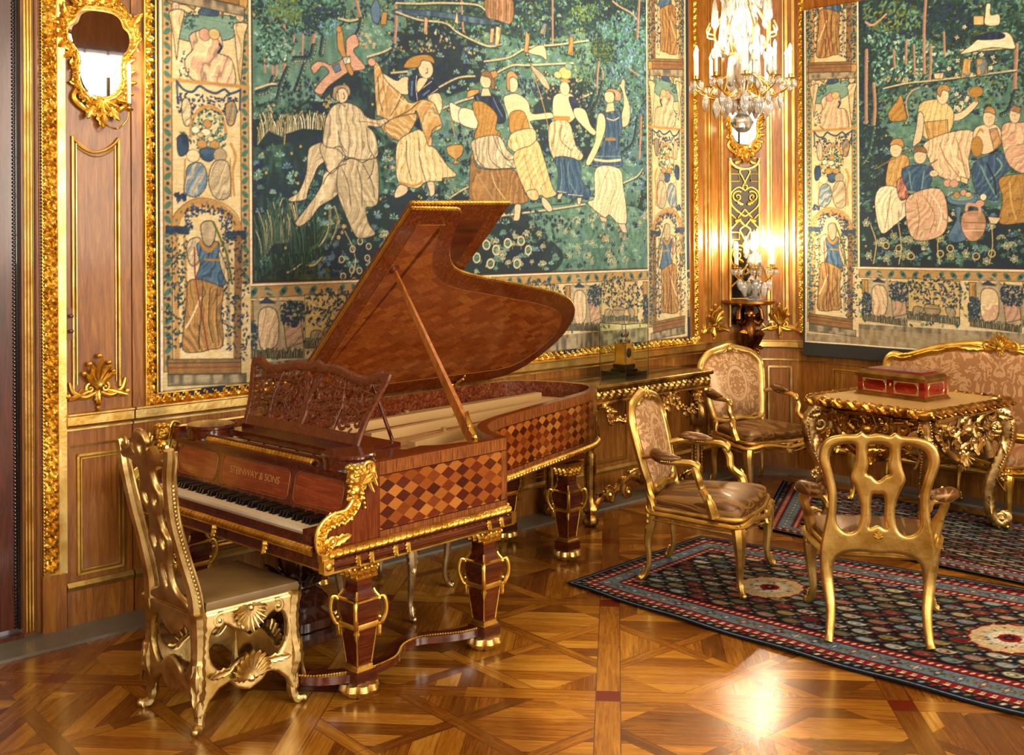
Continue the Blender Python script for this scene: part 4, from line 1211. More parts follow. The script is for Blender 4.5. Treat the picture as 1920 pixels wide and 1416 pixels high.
def wallpos(D,N,P,off,rip):
    def f(t,z):
        d=off+rip(t,z);o=np.zeros(t.shape+(3,))
        for k in range(3): o[...,k]=P[k]+D[k]*t+N[k]*d
        o[...,2]+=z;return o
    return f
CM=paint_main();o=canvas_mesh(CM,wallpos(D1,N1,P1,.014,lambda t,z:.0025*np.sin(t*9+np.sin(z*2))*np.clip(3.2-z,0,2)),'tapestry',WOVEN,.005);tag(o,'blue-green tapestry of dancing women and a seated man, gold-framed above the piano','tapestry','figure tapestries on the walls')
CR=paint_right();o=canvas_mesh(CR,wallpos(D2,N2,P2,.052,lambda t,z:.006*np.sin(t*7+1)+.012*np.clip(1.5-z,0,1)+np.where(z<1.6,.012*np.sin(t*11)*(1.6-z),0)),'tapestry',WOVEN,.005);tag(o,'tapestry of feasting women and a flute player, its dark hem hanging above the sofa','tapestry','figure tapestries on the walls')
# gilt palmette appliques ------------------------------------------
def palmette(P,ax,up,nr,s,label):
    P,ax,up,nr=[Vector(q) for q in (P,ax,up,nr)];m=MB()
    for a,L in ((0,1),(.42,.82),(-.42,.82),(.85,.66),(-.85,.66)): m.leaf(P+nr*.012,up*math.cos(a)+ax*math.sin(a),nr,L*.13*s,.032*s,.9,1,9,.3);m.ell(P+(up*math.cos(a)+ax*math.sin(a))*L*.118*s+nr*.02*s,.011*s,8)
    m.ell(P+nr*.012*s,(.02*s,.012*s,.02*s),10)
    for sg in(-1,1):
        scrollwork(m,P+ax*sg*.03*s-up*.012*s+nr*.01,ax*sg,up,nr,.026*s,.007*s,1.2,PI*.9,-1)
        q=cr([P+ax*sg*.01*s-up*.03*s,P+ax*sg*.055*s-up*.045*s,P+ax*sg*.1*s-up*.02*s,P+ax*sg*.115*s+up*.02*s]);m.tube([a+nr*.01 for a in q],[.008*s,.012*s,.006*s],8,up=nr);m.ell(P+ax*sg*.122*s-up*.035*s+nr*.01,.013*s,8)
        m.leaf(P+ax*sg*.04*s-up*.02*s+nr*.005,ax*sg-up*.35,nr,.09*s,.03*s,.5,1,8,.3)
    m.leaf(P+nr*.006-up*.02*s,-up,nr,.065*s,.032*s,.6,1,8,.3);m.ell(P-up*.09*s+nr*.01,.010*s,8)
    return tag(m.build('gilt_palmette',GOLD),label,'ornament','gilt shell palmettes on the panelling')
palmette(F1(.152,0,1.19),D1,(0,0,1),N1,1.25,'gilt palmette on the narrow oak panel beside the door, left of the big tapestry')
for s,w in ((.145,'left'),(.845,'right')):
    a,b=FC(s-.01,0,0),FC(s+.01,0,0);ax=(b-a).normalized();nn=FC(s,1,0)-FC(s,0,0)
    palmette(FC(s,0,1.20),ax,(0,0,1),nn,1.3,'gilt palmette on the corner panelling, %s of the carved bracket'%w)
# lock plate on concealed door
m=thing('lock_plate','small wooden lock plate with two knobs on the panelled concealed door','lock plate',F1(.0,0,1.5))
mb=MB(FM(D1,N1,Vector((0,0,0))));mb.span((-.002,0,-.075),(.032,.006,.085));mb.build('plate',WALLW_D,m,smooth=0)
for z in (.045,-.03):
    mb=MB(FM(D1,N1,Vector((0,0,0))));mb.lathe([(.004,0),(.004,.012),(.010,.016),(.010,.022),(.004,.026)],12,M=Matrix.Translation((.014,.006,z))@Matrix.Rotation(-PI/2,4,'X'));mb.build('knob',m_plain('dark_wood_knob','4A1A10',.3,0,.5),m)
# ================================================================ GRAND PIANO
def m_marq():
    n=NT('lozenge_marquetry');uv=n.n('ShaderNodeUVMap').outputs[0];U,V,_=n.sep(uv)
    a=U*(1/.088)+V*(1/.056);b=U*(1/.088)-V*(1/.056);i=a.fl();j=b.fl();par=((i+j)*.5).fr()>.25
    r=n.white(n.comb(i,j,3.0));g=n.noise(n.comb(U*10.0+r*5.0,V*160.0,r*9.0),2,4);v=n.mixf(.14,.50,par)+r*.34+g*.22-.12
    c=n.ramp(v,[(.1,'340E04'),(.35,'5C200A'),(.6,'8A4A18'),(.95,'B87C36')])
    bd=((V>.272).mx(V<.042)).mx((U<.0).mx(((U-.765).abs()<.03).mx(U>2.95)));gb=n.noise(n.comb(U*60.0,V*4.0,0.0),3,4)
    band=n.ramp(gb,[(.3,'4C2410'),(.5,'7A4420'),(.72,'9A6030')])
    ln=((V-.272).abs()<.0022).mx((V-.042).abs()<.0022);c=n.mix(c,band,bd);c=n.mix(c,lin('2A0E06'),ln)
    n.set(col=c,rough=.2,coat=.6,cr=.1);n.bump(g,.03,.002);return n.m
def m_lid():
    n=NT('lid_parquetry');uv=n.n('ShaderNodeUVMap').outputs[0];U,V,_=n.sep(uv)
    a=U*(1/.10)+V*(1/.055);b=U*(1/.10)-V*(1/.055);i=a.fl();j=b.fl();r=n.white(n.comb(i,j,1.0));g=n.noise(n.comb(U*20.0+r*9.0,V*50.0,r*4.0),2,4)
    n.set(col=n.ramp(r*.26+g*.5+n.noise(uv,1.4,2)*.2+.02,[(.2,'5A200A'),(.5,'7E3C12'),(.85,'A86428')]),rough=.24,coat=.45,cr=.15);return n.m
MARQ=m_marq();LIDP=m_lid()
INLAY=m_plain('brass_stringing','9A6A34',.4,.3)
SOUNDB=m_wood('spruce_soundboard','B06A3A','C8865A','D89A6A','x',.35,1,.3)
PB=Vector((-.767,4.516,0));PRZ=math.atan2(.725,.688);WD=1.48
piano=thing('grand_piano','open grand piano with lozenge marquetry case, gilt mounts and raised lid','piano',PB,PRZ)
# --- rim
rimP=[(.30,0),(.6,0),(.9,0),(1.065,0)]
curve=cr([(1.085,.012),(1.115,.10),(1.17,.21),(1.28,.33),(1.46,.42),(1.7,.485),(2.0,.56),(2.3,.63),(2.55,.70),(2.72,.80),(2.80,.93),(2.80,1.08),(2.75,1.24),(2.66,1.40),(2.55,1.47),(2.42,1.48)],4)
RO=[Vector((x,y,0)) for x,y in rimP]+[Vector((p.x,p.y,0)) for p in curve]+[Vector((1.6,WD,0)),Vector((.9,WD,0)),Vector((.30,WD,0))]
def offs(P,d,closed=False):
    o=[];n=len(P)
    for i,p in enumerate(P):
        a=P[i-1] if i>0 or closed else P[i];b=P[(i+1)%n] if i<n-1 or closed else P[i];t=(b-a).normalized();o.append(p+Vector((-t.y,t.x,0))*d)
    return o
RI=offs(RO,.05)
L=[0]
for a,b in zip(RO,RO[1:]): L.append(L[-1]+(b-a).length)
m=MB();Z0,Z1=.655,.985
for i in range(len(RO)-1):
    a,b,c,d=RO[i],RO[i+1],RI[i],RI[i+1];v=lambda p,z:(p.x,p.y,z)
    m.add([v(a,Z0),v(b,Z0),v(b,Z1),v(a,Z1)],[(0,1,2,3)],0,[[(L[i],0),(L[i+1],0),(L[i+1],.33),(L[i],.33)]])
    m.add([v(a,Z1),v(b,Z1),v(d,Z1),v(c,Z1)],[(0,1,2,3)],1,[[(0,0)]*4]);m.add([v(c,Z1),v(d,Z1),v(d,Z0),v(c,Z0)],[(0,1,2,3)],2,[[(0,0)]*4]);m.add([v(c,Z0),v(d,Z0),v(b,Z0),v(a,Z0)],[(0,1,2,3)],1,[[(0,0)]*4])
for i in (0,-1): m.add([(RO[i].x,RO[i].y,Z0),(RO[i].x,RO[i].y,Z1),(RI[i].x,RI[i].y,Z1),(RI[i].x,RI[i].y,Z0)],[(0,1,2,3)],1,[[(0,0)]*4])
bm_=m;rim=m.build('case',[MARQ,ROSE,BURL],piano,smooth=30,recalc=False)
bm=bmesh.new();bm.from_mesh(rim.data);bmesh.ops.remove_doubles(bm,verts=bm.verts,dist=.0004);bmesh.ops.recalc_face_normals(bm,faces=bm.faces);bm.to_mesh(rim.data);bm.free()
rim.data.set_sharp_from_angle(angle=math.radians(30))
# cheeks (arms) on both sides
prof=[(.0,.655),(-.004,.70),(.0,.745),(.03,.775),(.08,.785),(.125,.80),(.165,.845),(.185,.90),(.19,.95),(.2,.985),(.302,.985),(.302,.655)]
for v0 in (0,WD-.05):
    m=MB();n=len(prof);m.add([(u,v,z) for v in (v0,v0+.05) for u,z in prof],[tuple(range(n))[::-1],tuple(range(n,2*n))]+[(i,(i+1)%n,n+(i+1)%n,n+i) for i in range(n)]);m.build('cheek',ROSE,piano,smooth=25)
# gilt arm mounts with winged cherub heads
def arm_mount(side):
    v=-.006 if side==0 else WD+.006;s=-1 if side==0 else 1;nr=Vector((0,s,0));m=MB()
    P=cr([(.03,v,.70),(-.002,v,.68),(-.014,v,.72),(.0,v,.765),(.04,v,.79),(.085,v,.795),(.12,v,.80),(.155,v,.83),(.175,v,.875),(.178,v,.92)],6)
    m.carved(P,.052,.034,lambda t:nr,.03,kind=2,n=11,step=.006)
    for q in (.022,-.022):
        Q=[p+(P[min(i+1,len(P)-1)]-P[max(i-1,0)]).normalized().cross(nr)*q for i,p in enumerate(P)];m.tube([a+nr*.008 for a in Q],.0075,8,up=nr)
    ux,uz=Vector((1,0,0)),Vector((0,0,1))
    scrollwork(m,Vector((.045,v,.70))+nr*.008,ux,uz,nr,.026,.009,1.2,PI,-1);scrollwork(m,Vector((.20,v,.90))+nr*.01,ux,uz,nr,.022,.007,1.2,PI*.9,-1)
    scrollwork(m,Vector((.10,v,.785))+nr*.01,ux,uz,nr,.022,.007,1.1,PI*1.5,1)
    for k in range(4): m.ell((.2+.004*k,v+s*.008,.872-.02*k),.010-.001*k,8)
    for k in range(6): m.ell((.03+.022*k,v+s*.01,.757+.004*k),.008,8)
    m.leaf((.05,v,.69),(1,0,.35),nr,.09,.04,.4);m.leaf((.02,v,.80),(1,0,.2),nr,.07,.03,.9);m.box((.012,v,.655),(.05,.03,.05))
    o=m.build('gilt_arm_mount',GOLD,piano)
    m=MB();h=Vector((.150,v+s*.016,.945))
    m.ell(h,(.032,.031,.037),18);m.ell(h+Vector((-.026,0,-.004)),(.008,.006,.008),8);m.ell(h+Vector((-.022,.010,-.012)),(.011,.011,.010),8);m.ell(h+Vector((-.022,-.010,-.012)),(.011,.011,.010),8);m.ell(h+Vector((-.025,0,-.017)),(.006,.008,.004),8);m.ell(h+Vector((-.02,0,-.03)),(.010,.010,.008),8)
    for a in (-.010,.010): m.ell(h+Vector((-.0265,a,.006)),(.004,.006,.004),8)
    for k in range(26):
        a=random.uniform(-2.4,2.4);e=random.uniform(.15,1.3);m.ell(h+Vector((.030*math.cos(a)*math.cos(e),.032*math.sin(a)*math.cos(e),.034*math.sin(e)+.006)),random.uniform(.008,.012),7)
    for k in range(7): m.ell(h+Vector((.028*math.cos(k*.9),.026*math.sin(k*.9),.044)),(.012,.012,.011),8)
    m.ell(h+Vector((.006,0,-.05)),(.024,.022,.024),12);m.ell(h+Vector((-.016,.010,-.056)),.012,8);m.ell(h+Vector((-.016,-.010,-.056)),.012,8);m.ell(h+Vector((.012,0,-.02)),(.018,.018,.03),10)
    m.tube([h+Vector((-.012,.018,-.07)),h+Vector((-.03,.004,-.082)),h+Vector((-.018,-.014,-.075))],.007,8)
    m.build('cherub_bust',GOLD,o)
    m=MB()
    for k in range(6): a=.2+k*.27;m.leaf(h+Vector((.03,s*.002,-.03)),(math.cos(a)*.9,s*.2,math.sin(a)),nr,.055+.02*math.sin(k*.6),.018,-.5 if k%2 else .5,1,7,.3)
    P=cr([h+Vector((.04,0,-.03)),h+Vector((.085,s*.005,-.005)),h+Vector((.095,s*.005,.04)),h+Vector((.06,s*.005,.055)),h+Vector((.04,0,.03))]);m.tube(P,[.008,.012,.010,.006],8,up=nr)
    for k in range(5): m.leaf(P[4+k*4],(.35-.1*k,0,-1),nr,.06,.018,.3,1,7,.3)
    m.build('wing',GOLD,o)
arm_mount(0);arm_mount(1)
# --- keyboard
m=MB();m.span((.0,.05,.655),(.33,WD-.05,.70));m.span((-.02,.045,.66),(.0,WD-.045,.695));m.build('keybed',MAHOG,piano,smooth=0)
m=MB();m.span((-.012,.05,.695),(.010,WD-.05,.724));m.span((.0,.05,.70),(.16,.125,.74));m.span((.0,WD-.125,.70),(.16,WD-.05,.74));m.build('key_slip',MAHOG,piano,smooth=0)
m=MB();m.carved([(-.022,.03,.672),(-.022,WD-.03,.672)],.034,.016,(-1,0,.15),.03,kind=0,n=9,step=.006);m.tube([(-.024,.03,.653),(-.024,WD-.03,.653)],.004,6);m.build('gilt_moulding',GOLD,piano)
kw=1.23/52;v1=.125+1.23
mw=MB().box((0,0,0),(.148,kw-.0012,.02));wk=mw.build('white_key',IVORY,piano,smooth=0);wk.location=(.086,v1-kw*.5,.726)
for i in range(1,52):
    o=wk.copy();SC.collection.objects.link(o);o.location=(.086,v1-kw*(i+.5),.726)
bk=MB().box((0,0,0),(.095,.0125,.024),tp=1.0);bk=MB();bk.add([(-.048,-.0065,-.012),(.048,-.0065,-.012),(.048,.0065,-.012),(-.048,.0065,-.012),(-.038,-.0045,.012),(.048,-.0045,.012),(.048,.0045,.012),(-.038,.0045,.012)],[(3,2,1,0),(4,5,6,7),(0,1,5,4),(1,2,6,5),(2,3,7,6),(3,0,4,7)])
first=None
for i in range(51):
    if i%7 in (0,2,3,5,6):
        if first is None: first=bk.build('black_key',EBONY,piano,smooth=0);o=first
        else: o=first.copy();SC.collection.objects.link(o)
        o.location=(.113,v1-kw*(i+1),.7475)
# --- nameboard with inlaid panels and lettering
m=MB();m.add([(.158,.05,.735),(.158,WD-.05,.735),(.196,WD-.05,.925),(.196,.05,.925),(.23,.05,.735),(.23,WD-.05,.735),(.23,WD-.05,.925),(.23,.05,.925)],[(0,1,2,3),(4,5,6,7),(0,1,5,4),(1,2,6,5),(2,3,7,6),(3,0,4,7)]);nb=m.build('nameboard',ROSE,piano,smooth=0)
def nbp(v,z,e=.0015): f=(z-.735)/.19;return Vector((.158+.038*f-e,v,z))
m=MB()
def rr(v0,v1_,z0,z1,r=.03):
    P=[]
    for cx,cz,a0 in ((v1_-r,z1-r,0),(v0+r,z1-r,90),(v0+r,z0+r,180),(v1_-r,z0+r,270)):
        for k in range(5): a=math.radians(a0+k*22.5);P.append(nbp(cx+r*math.cos(a),cz+r*math.sin(a)))
    return P
for a,b in ((.09,.43),(.47,1.01),(1.05,1.39)): m.tube(rr(a,b,.775,.905),.0022,5,closed=True,up=(1,0,0))
m.build('stringing',INLAY,nb)
BURLR=m_wood('figured_walnut','6A2A12','8A3E1A','A8562A','y',.22,2,.6)
for a,b in ((.095,.425),(.475,1.005),(1.055,1.385)):
    P=rr(a,b,.78,.90);MB().add([p+Vector((.001,0,0)) for p in P]+[p+Vector((.004,0,0)) for p in P],[tuple(range(20)),tuple(range(39,19,-1))]+[(i,(i+1)%20,20+(i+1)%20,20+i) for i in range(20)]).build('inlaid_panel',BURLR,nb,smooth=0)
cu=bpy.data.curves.new('lettering','FONT');cu.body='STEINWAY & SONS';cu.size=.046;cu.align_x='CENTER';cu.align_y='CENTER';cu.extrude=.0006;cu.space_character=1.0
to=bpy.data.objects.new('lettering_curve',cu);SC.collection.objects.link(to);bpy.context.view_layer.update();me=bpy.data.meshes.new_from_object(to.evaluated_get(bpy.context.evaluated_depsgraph_get()));bpy.data.objects.remove(to)
lo=bpy.data.objects.new('lettering',me);SC.collection.objects.link(lo);me.materials.append(m_plain('lettering_inlay','C8985A',.4,.2));lo.parent=nb
ti=math.atan2(.038,.19);X_=Vector((0,-1,0));Y_=Vector((math.sin(ti),0,math.cos(ti)));Z_=X_.cross(Y_);lo.matrix_local=Matrix((( X_.x,Y_.x,Z_.x,0),(X_.y,Y_.y,Z_.y,0),(X_.z,Y_.z,Z_.z,0),(0,0,0,1)));lo.location=nbp(.74,.845,.0018)
# --- top deck
m=MB();m.span((.185,.05,.925),(.36,WD-.05,.945));m.span((.215,.05,.945),(.24,WD-.05,.975));m.span((.175,.05,.918),(.19,WD-.05,.938));m.build('top_ledge',MAHOG,piano,smooth=0)
m=MB();m.carved([(.205,.33,.953),(.205,1.17,.953)],.03,.016,(-.6,0,.8),.026,kind=1,n=9,step=.005);m.build('gilt_moulding',GOLD,piano)
for v in (.19,WD-.19):
    m=MB();m.lathe([(.100,.935),(.112,.94),(.112,.985),(.118,.99),(.118,1.0),(.112,1.006),(.0,1.006)],40,c=(.29,v,0));m.build('candle_table',MAHOG,piano,smooth=30)
m=MB();m.span((.33,.28,.955),(.66,1.20,.985));m.span((.40,.30,.985),(.44,1.18,1.005));m.build('desk_shelf',MAHOG,piano,smooth=0)
m=MB()
for k in range(6): m.span((.26,.36+k*.13,.946),(.32,.46+k*.13,.952))
m.build('tuning_block',IRONP,piano,smooth=0)
# --- pierced music desk
BP,TP=Vector((.42,0,1.0)),Vector((.535,0,1.305));ud=(TP-BP);HH=ud.length;ud.normalize();nrm=Vector((-ud.z,0,ud.x))
def dk(a,h,e=0): return BP+ud*h+Vector((0,.74-a,0))+nrm*e      # a: -.5 (bass side) .. .5
def desk_strip(m,P,w,t=.012): m.tube([dk(a,h) for a,h in P],w/2,8,fl=t/w*2,up=nrm)
m=MB()
top=[(-.52,.315),(-.49,.345),(-.45,.335),(-.38,.31),(-.28,.32),(-.16,.345),(-.05,.345),(0,.36),(.05,.345),(.16,.345),(.28,.32),(.38,.31),(.45,.335),(.49,.345),(.52,.315)]
tp=[(p.x,p.y) for p in cr(top,5)];desk_strip(m,[(a,h-.022) for a,h in tp],.052)
for s in (-1,1):
    sd=[(s*.44,.0),(s*.445,.06),(s*.46,.14),(s*.49,.22),(s*.52,.30),(s*.525,.335)];desk_strip(m,[(p.x,p.y) for p in cr(sd,5)],.036)
m.add([dk(a,h,e) for e in(-.007,.007) for a,h in((-.45,-.005),(.45,-.005),(.447,.05),(-.447,.05))],[(0,1,2,3),(4,5,6,7),(0,1,5,4),(1,2,6,5),(2,3,7,6),(3,0,4,7)])
desk_strip(m,[(0,.03),(-.012,.1),(-.008,.16),(-.03,.23),(-.06,.30)],.03);desk_strip(m,[(0,.03),(.012,.1),(.008,.16),(.03,.23),(.06,.30)],.03)
desk=m.build('music_desk',ROSE_M,piano)
m=MB();rr_=random.Random(4)
for s in (-1,1):
    for cx,cy,r,tu,a0,sg in ((.10,.09,.045,1.5,0,1),(.2,.10,.055,1.5,2,-1),(.31,.09,.05,1.4,1,1),(.40,.10,.04,1.3,3,-1),(.12,.2,.055,1.4,4,-1),(.23,.21,.055,1.5,1,1),(.34,.2,.06,1.5,2.5,-1),(.44,.2,.04,1.3,0,1),(.17,.28,.04,1.3,5,1),(.28,.275,.04,1.4,2,-1),(.39,.28,.045,1.3,4,1),(.47,.28,.03,1.2,1,-1),(.045,.25,.035,1.3,2,1),(.06,.15,.03,1.2,0,-1)):
        P=[dk(s*cx+s*p.x,cy+p.y) for p in spiral((0,0,0),(1,0,0),(0,1,0),r,tu,a0,20,.1,sg)];m.tube(P,[.010,.009,.006],6,fl=.6,up=nrm)
    for k in range(110):
        a,h,th=rr_.uniform(.03,.43),rr_.uniform(.07,.29),rr_.uniform(0,6.28);d=(dk(s*(a+math.cos(th)),h+math.sin(th))-dk(s*a,h));m.leaf(dk(s*a,h),d,nrm,rr_.uniform(.025,.045),rr_.uniform(.012,.02),.5,1,7,.14)
    desk_strip(m,[(s*.05,.06),(s*.15,.13),(s*.26,.15),(s*.36,.13),(s*.45,.16)],.010,.008);desk_strip(m,[(s*.03,.2),(s*.12,.245),(s*.24,.24),(s*.36,.25),(s*.48,.23)],.010,.008);desk_strip(m,[(s*.25,.05),(s*.27,.16),(s*.24,.3)],.010,.008)
m.build('pierced_scrollwork',ROSE_M,desk)
for s in (-1,1): MB().tube([dk(s*.40,.3)+Vector((.01,0,0)),Vector((.66,.74-s*.40,.99))],.009,8).build('desk_strut',MAHOG,piano)
# --- inside: soundboard, iron plate, strings
ins=[p for p in offs(RO,.051)]
poly=[(p.x,p.y) for p in ins if p.x>.32];poly=[(.40,.052)]+poly+[(.40,WD-.052)] if False else poly
MB().prism([(p[0],p[1]) for p in poly],.80,.815).build('soundboard',SOUNDB,piano,smooth=0)
m=MB();pl=offs(RO,.13);pp=[(p.x,p.y) for p in pl if p.x>.30];m.prism([(.40,.1),(.72,.1),(.95,.12),(.95,WD-.1),(.40,WD-.1)],.86,.875)
for a,b,w,h in (((.9,.16,.885),(1.12,.28,.885),.06,.05),((.92,.50,.90),(2.05,.74,.90),.045,.05),((.92,.83,.905),(2.45,.95,.905),.045,.05),((.92,1.13,.905),(2.6,1.18,.905),.045,.05),((.92,.2,.875),(1.5,.5,.875),.09,.02)):
    a,b=Vector(a),Vector(b);t=(b-a);M=Matrix.Translation((a+b)/2)@Matrix.Rotation(math.atan2(t.y,t.x),4,'Z');m.box((0,0,0),(t.length,w,h),M=M)
E_=[Vector((p.x,p.y,.87)) for p in offs(RO,.10) if p.x>1.0];m.tube(E_,.05,8,fl=.5)
for c in ((1.6,.9),(1.25,.62),(1.5,1.2)): m.lathe([(.016,0),(.010,.03),(.014,.06),(.018,.065),(0,.066)],12,c=(c[0],c[1],.875))
m.build('iron_plate',IRONP,piano)
m=MB()
for k in range(42): v=.20+k*.027;e=float(np.interp(v,[.2,.35,.5,.6,.7,.9],[1.0,1.2,1.5,1.95,2.25,2.5]));m.tube([(.70,v,.882),(e,v+.02,.868)],.0012,4)
o=m.build('strings',m_plain('copper_wound_strings','9A7A4A',.45,.6),piano);o['kind']='stuff'
for a,b in (((2.2,.76,.885),(2.34,.80,.893)),((2.1,1.05,.89),(2.2,1.08,.895)),((1.0,.3,.875),(1.10,.38,.885))): MB().span(a,b).build('red_felt_strip',RED,piano,smooth=0)
m=MB();P=cr([(.42,.09,.985),(.55,.09,.988),(.60,.12,.988),(.75,.14,.985),(.9,.12,.98)],6)
m.prism([(.34,.052),(.98,.052),(.92,.10),(.78,.13),(.70,.19),(.60,.17),(.52,.26),(.42,.28),(.34,.28)],.955,.975);m.build('corner_shelf',MAHOG,piano,smooth=0)
# --- lid, folded front flap, hinges, prop
TH=math.radians(45);HV,HZ=WD-.005,1.0
ML_=Matrix(((1,0,0,0),(0,-math.cos(TH),-math.sin(TH),HV),(0,math.sin(TH),-math.cos(TH),HZ),(0,0,0,1)))  # local: x=u, y=d from hinge, z down = underside
LO=[(.86,-.0),(.86,1.495),(1.0,1.495),(1.16,1.495),(1.20,1.47),(1.235,1.36),(1.30,1.20),(1.42,1.07),(1.60,1.00),(1.85,.945),(2.12,.885),(2.4,.82),(2.62,.745),(2.78,.63),(2.85,.48),(2.85,.34),(2.79,.2),(2.70,.09),(2.58,.02),(2.45,0)]
sm=[Vector((a,b,0)) for a,b in LO[:3]]+cr(LO[3:19],4)+[Vector((2.45,0,0))]
def inset(P,d):
    o=[];n=len(P)
    for i,p in enumerate(P):
        a,b=P[i-1],P[(i+1)%n];t1=(p-a).normalized();t2=(b-p).normalized();n1=Vector((t1.y,-t1.x,0));n2=Vector((t2.y,-t2.x,0));nn=(n1+n2);nn/=max(nn.length,.3);c=max(nn.dot(n1),.5);o.append(p+nn*d/c)
    return o
m=MB(ML_);m.prism([(p.x,p.y) for p in sm],-.024,0);lid=m.build('lid',ROSE,piano,smooth=30)
inn=inset(sm,.10);inn=[p for i,p in enumerate(inn)]
m=MB(ML_);n=len(inn);V=[(p.x,p.y,.0012) for p in inn];m.add(V,[tuple(range(n))],0,[[(p.x,p.y) for p in inn]]);m.build('parquetry_panel',LIDP,lid,smooth=0)
m=MB(ML_);m.tube([(p.x,p.y,.002) for p in inn],.0016,4,closed=True);m.build('stringing',INLAY,lid)
m=MB(ML_);e=[Vector((p.x,p.y,-.014)) for p in sm[:-1]];m.rope(e[1:-8],.0095,.022,8,up=(0,0,1));m.tube([(.858,0,-.012),(.858,1.49,-.012)],.009,8);m.build('gilt_edge',GOLD,lid)
# front flap lies folded back on the outside of the lid
MF=ML_@Matrix.Translation((.87,0,-.028))@Matrix.Rotation(math.radians(1.6),4,'Y')
m=MB(MF);m.prism([(0,0),(.70,0),(.70,1.495),(0,1.495)],-.022,0);fl_=m.build('front_flap',ROSE,piano,smooth=0)
m=MB(MF);m.prism([(.1,.1),(.60,.1),(.60,1.39),(.1,1.39)],0,.001);m.build('veneer_panel',MAHOG,fl_,smooth=0)
m=MB(MF);m.rope([(.0,1.503,-.011),(.70,1.503,-.011)],.012,.024,8);m.tube([(.705,0,-.011),(.705,1.5,-.011)],.006,6);m.build('gilt_edge',GOLD,fl_)
for u in (1.02,2.12):
    m=MB();m.span((u-.03,WD-.045,Z1),(u+.03,WD-.005,Z1+.012));m.tube([(u-.035,HV-.02,Z1+.018),(u+.035,HV-.02,Z1+.018)],.008,8)
    m.tube([(u,HV-.035,Z1+.015),(u+.03,HV-.08,Z1+.07)],.006,8);m.ell((u+.03,HV-.08,Z1+.072),.01,8);m.leaf((u,HV-.03,Z1+.02),(.3,-.6,.7),(0,-1,-.3),.07,.025,.4,1,7,.3);m.build('hinge',BRASS,piano)
a,b=Vector((.885,.045,1.0)),Vector((.995,.715,1.765));m=MB();d=(b-a).normalized();m.tube([a-d*.03,a+d*.05,a.lerp(b,.5),b-d*.02],[.026,.034,.024,.016],4,fl=.55,up=(1,0,0),ph=PI/4);stick=m.build('lid_prop',m_wood('prop_wood','6A3412','94541E','B87434','z',.3,1,.4),piano,smooth=20)
m=MB();m.lathe([(.0,0),(.028,.0),(.03,.006),(.02,.012),(.012,.02),(0,.02)],16,M=Matrix.Translation(b)@ (Vector((0,-math.sin(TH),-math.cos(TH))).to_track_quat('Z','Y').to_matrix().to_4x4()));m.build('prop_socket',MAHOG,stick)
m=MB();q=a+Vector((-.01,-.03,.01))
for k,(h,r) in enumerate(((0,.016),(.035,.011),(.06,.016),(.09,.009))): m.ell(q+d*h,r,8)
m.leaf(q,d,(0,-1,.2),.13,.03,.3,1,8,.3);m.build('prop_mount',BRASS,stick)
# --- gilt leaf moulding round the bottom, dark frame below the front part
m=MB();P=[Vector((.02,-.012,.655))]+[p+Vector((0,0,.655)) for p in offs(RO[:-2],-.010)][1:4];m.carved(P,.036,.03,(0,-1,0),.034,kind=0,n=9,step=.006)
P=[p+Vector((0,0,.655)) for p in offs(RO,-.004)][5:-3]
def onrm(t):
    k=min(int(t*(len(P)-1)),len(P)-2);T=(P[k+1]-P[k]).normalized();return Vector((T.y,-T.x,0))
m.carved(P,.034,.024,onrm,.034,kind=0,n=9,step=.007);m.build('gilt_moulding',GOLD,piano)
m=MB()
for v in (-.008,WD-.062):
    m.span((.0,v,.585),(1.09,v+.07,.637));m.tube([(.03,v+(-.003 if v<0 else .073),.612),(1.08,v+(-.003 if v<0 else .073),.612)],.020,12)
m.span((.0,.06,.60),(.06,WD-.06,.637));m.span((1.03,.06,.60),(1.09,WD-.06,.637));m.span((.0,.0,.636),(1.09,WD,.655));m.span((1.09,.60,.62),(2.35,WD-.15,.655));fr=m.build('under_frame',MAHOG,piano)
m=MB()
for v in (-.012,):
    m.span((.0,v-.012,.578),(1.095,v+.004,.586))
    for u in (.16,.23,.36,.43,.92,1.0): m.leaf((u,v-.018,.632),(0,0,-1),(0,-1,0),.05,.028,.3,1,8,.3)
    m.box((.015,-.012,.612),(.05,.035,.055));m.ell((.015,-.032,.612),(.018,.006,.018),10);m.box((1.085,-.014,.612),(.03,.035,.05))
for v in (.35,.74,1.13): m.leaf((-.026,v,.66),(0,0,-1),(-1,0,0),.06,.035,.3,1,8,.3)
m.span((-.006,.0,.594),(.004,WD,.60));m.build('gilt_mounts',GOLD,fr)
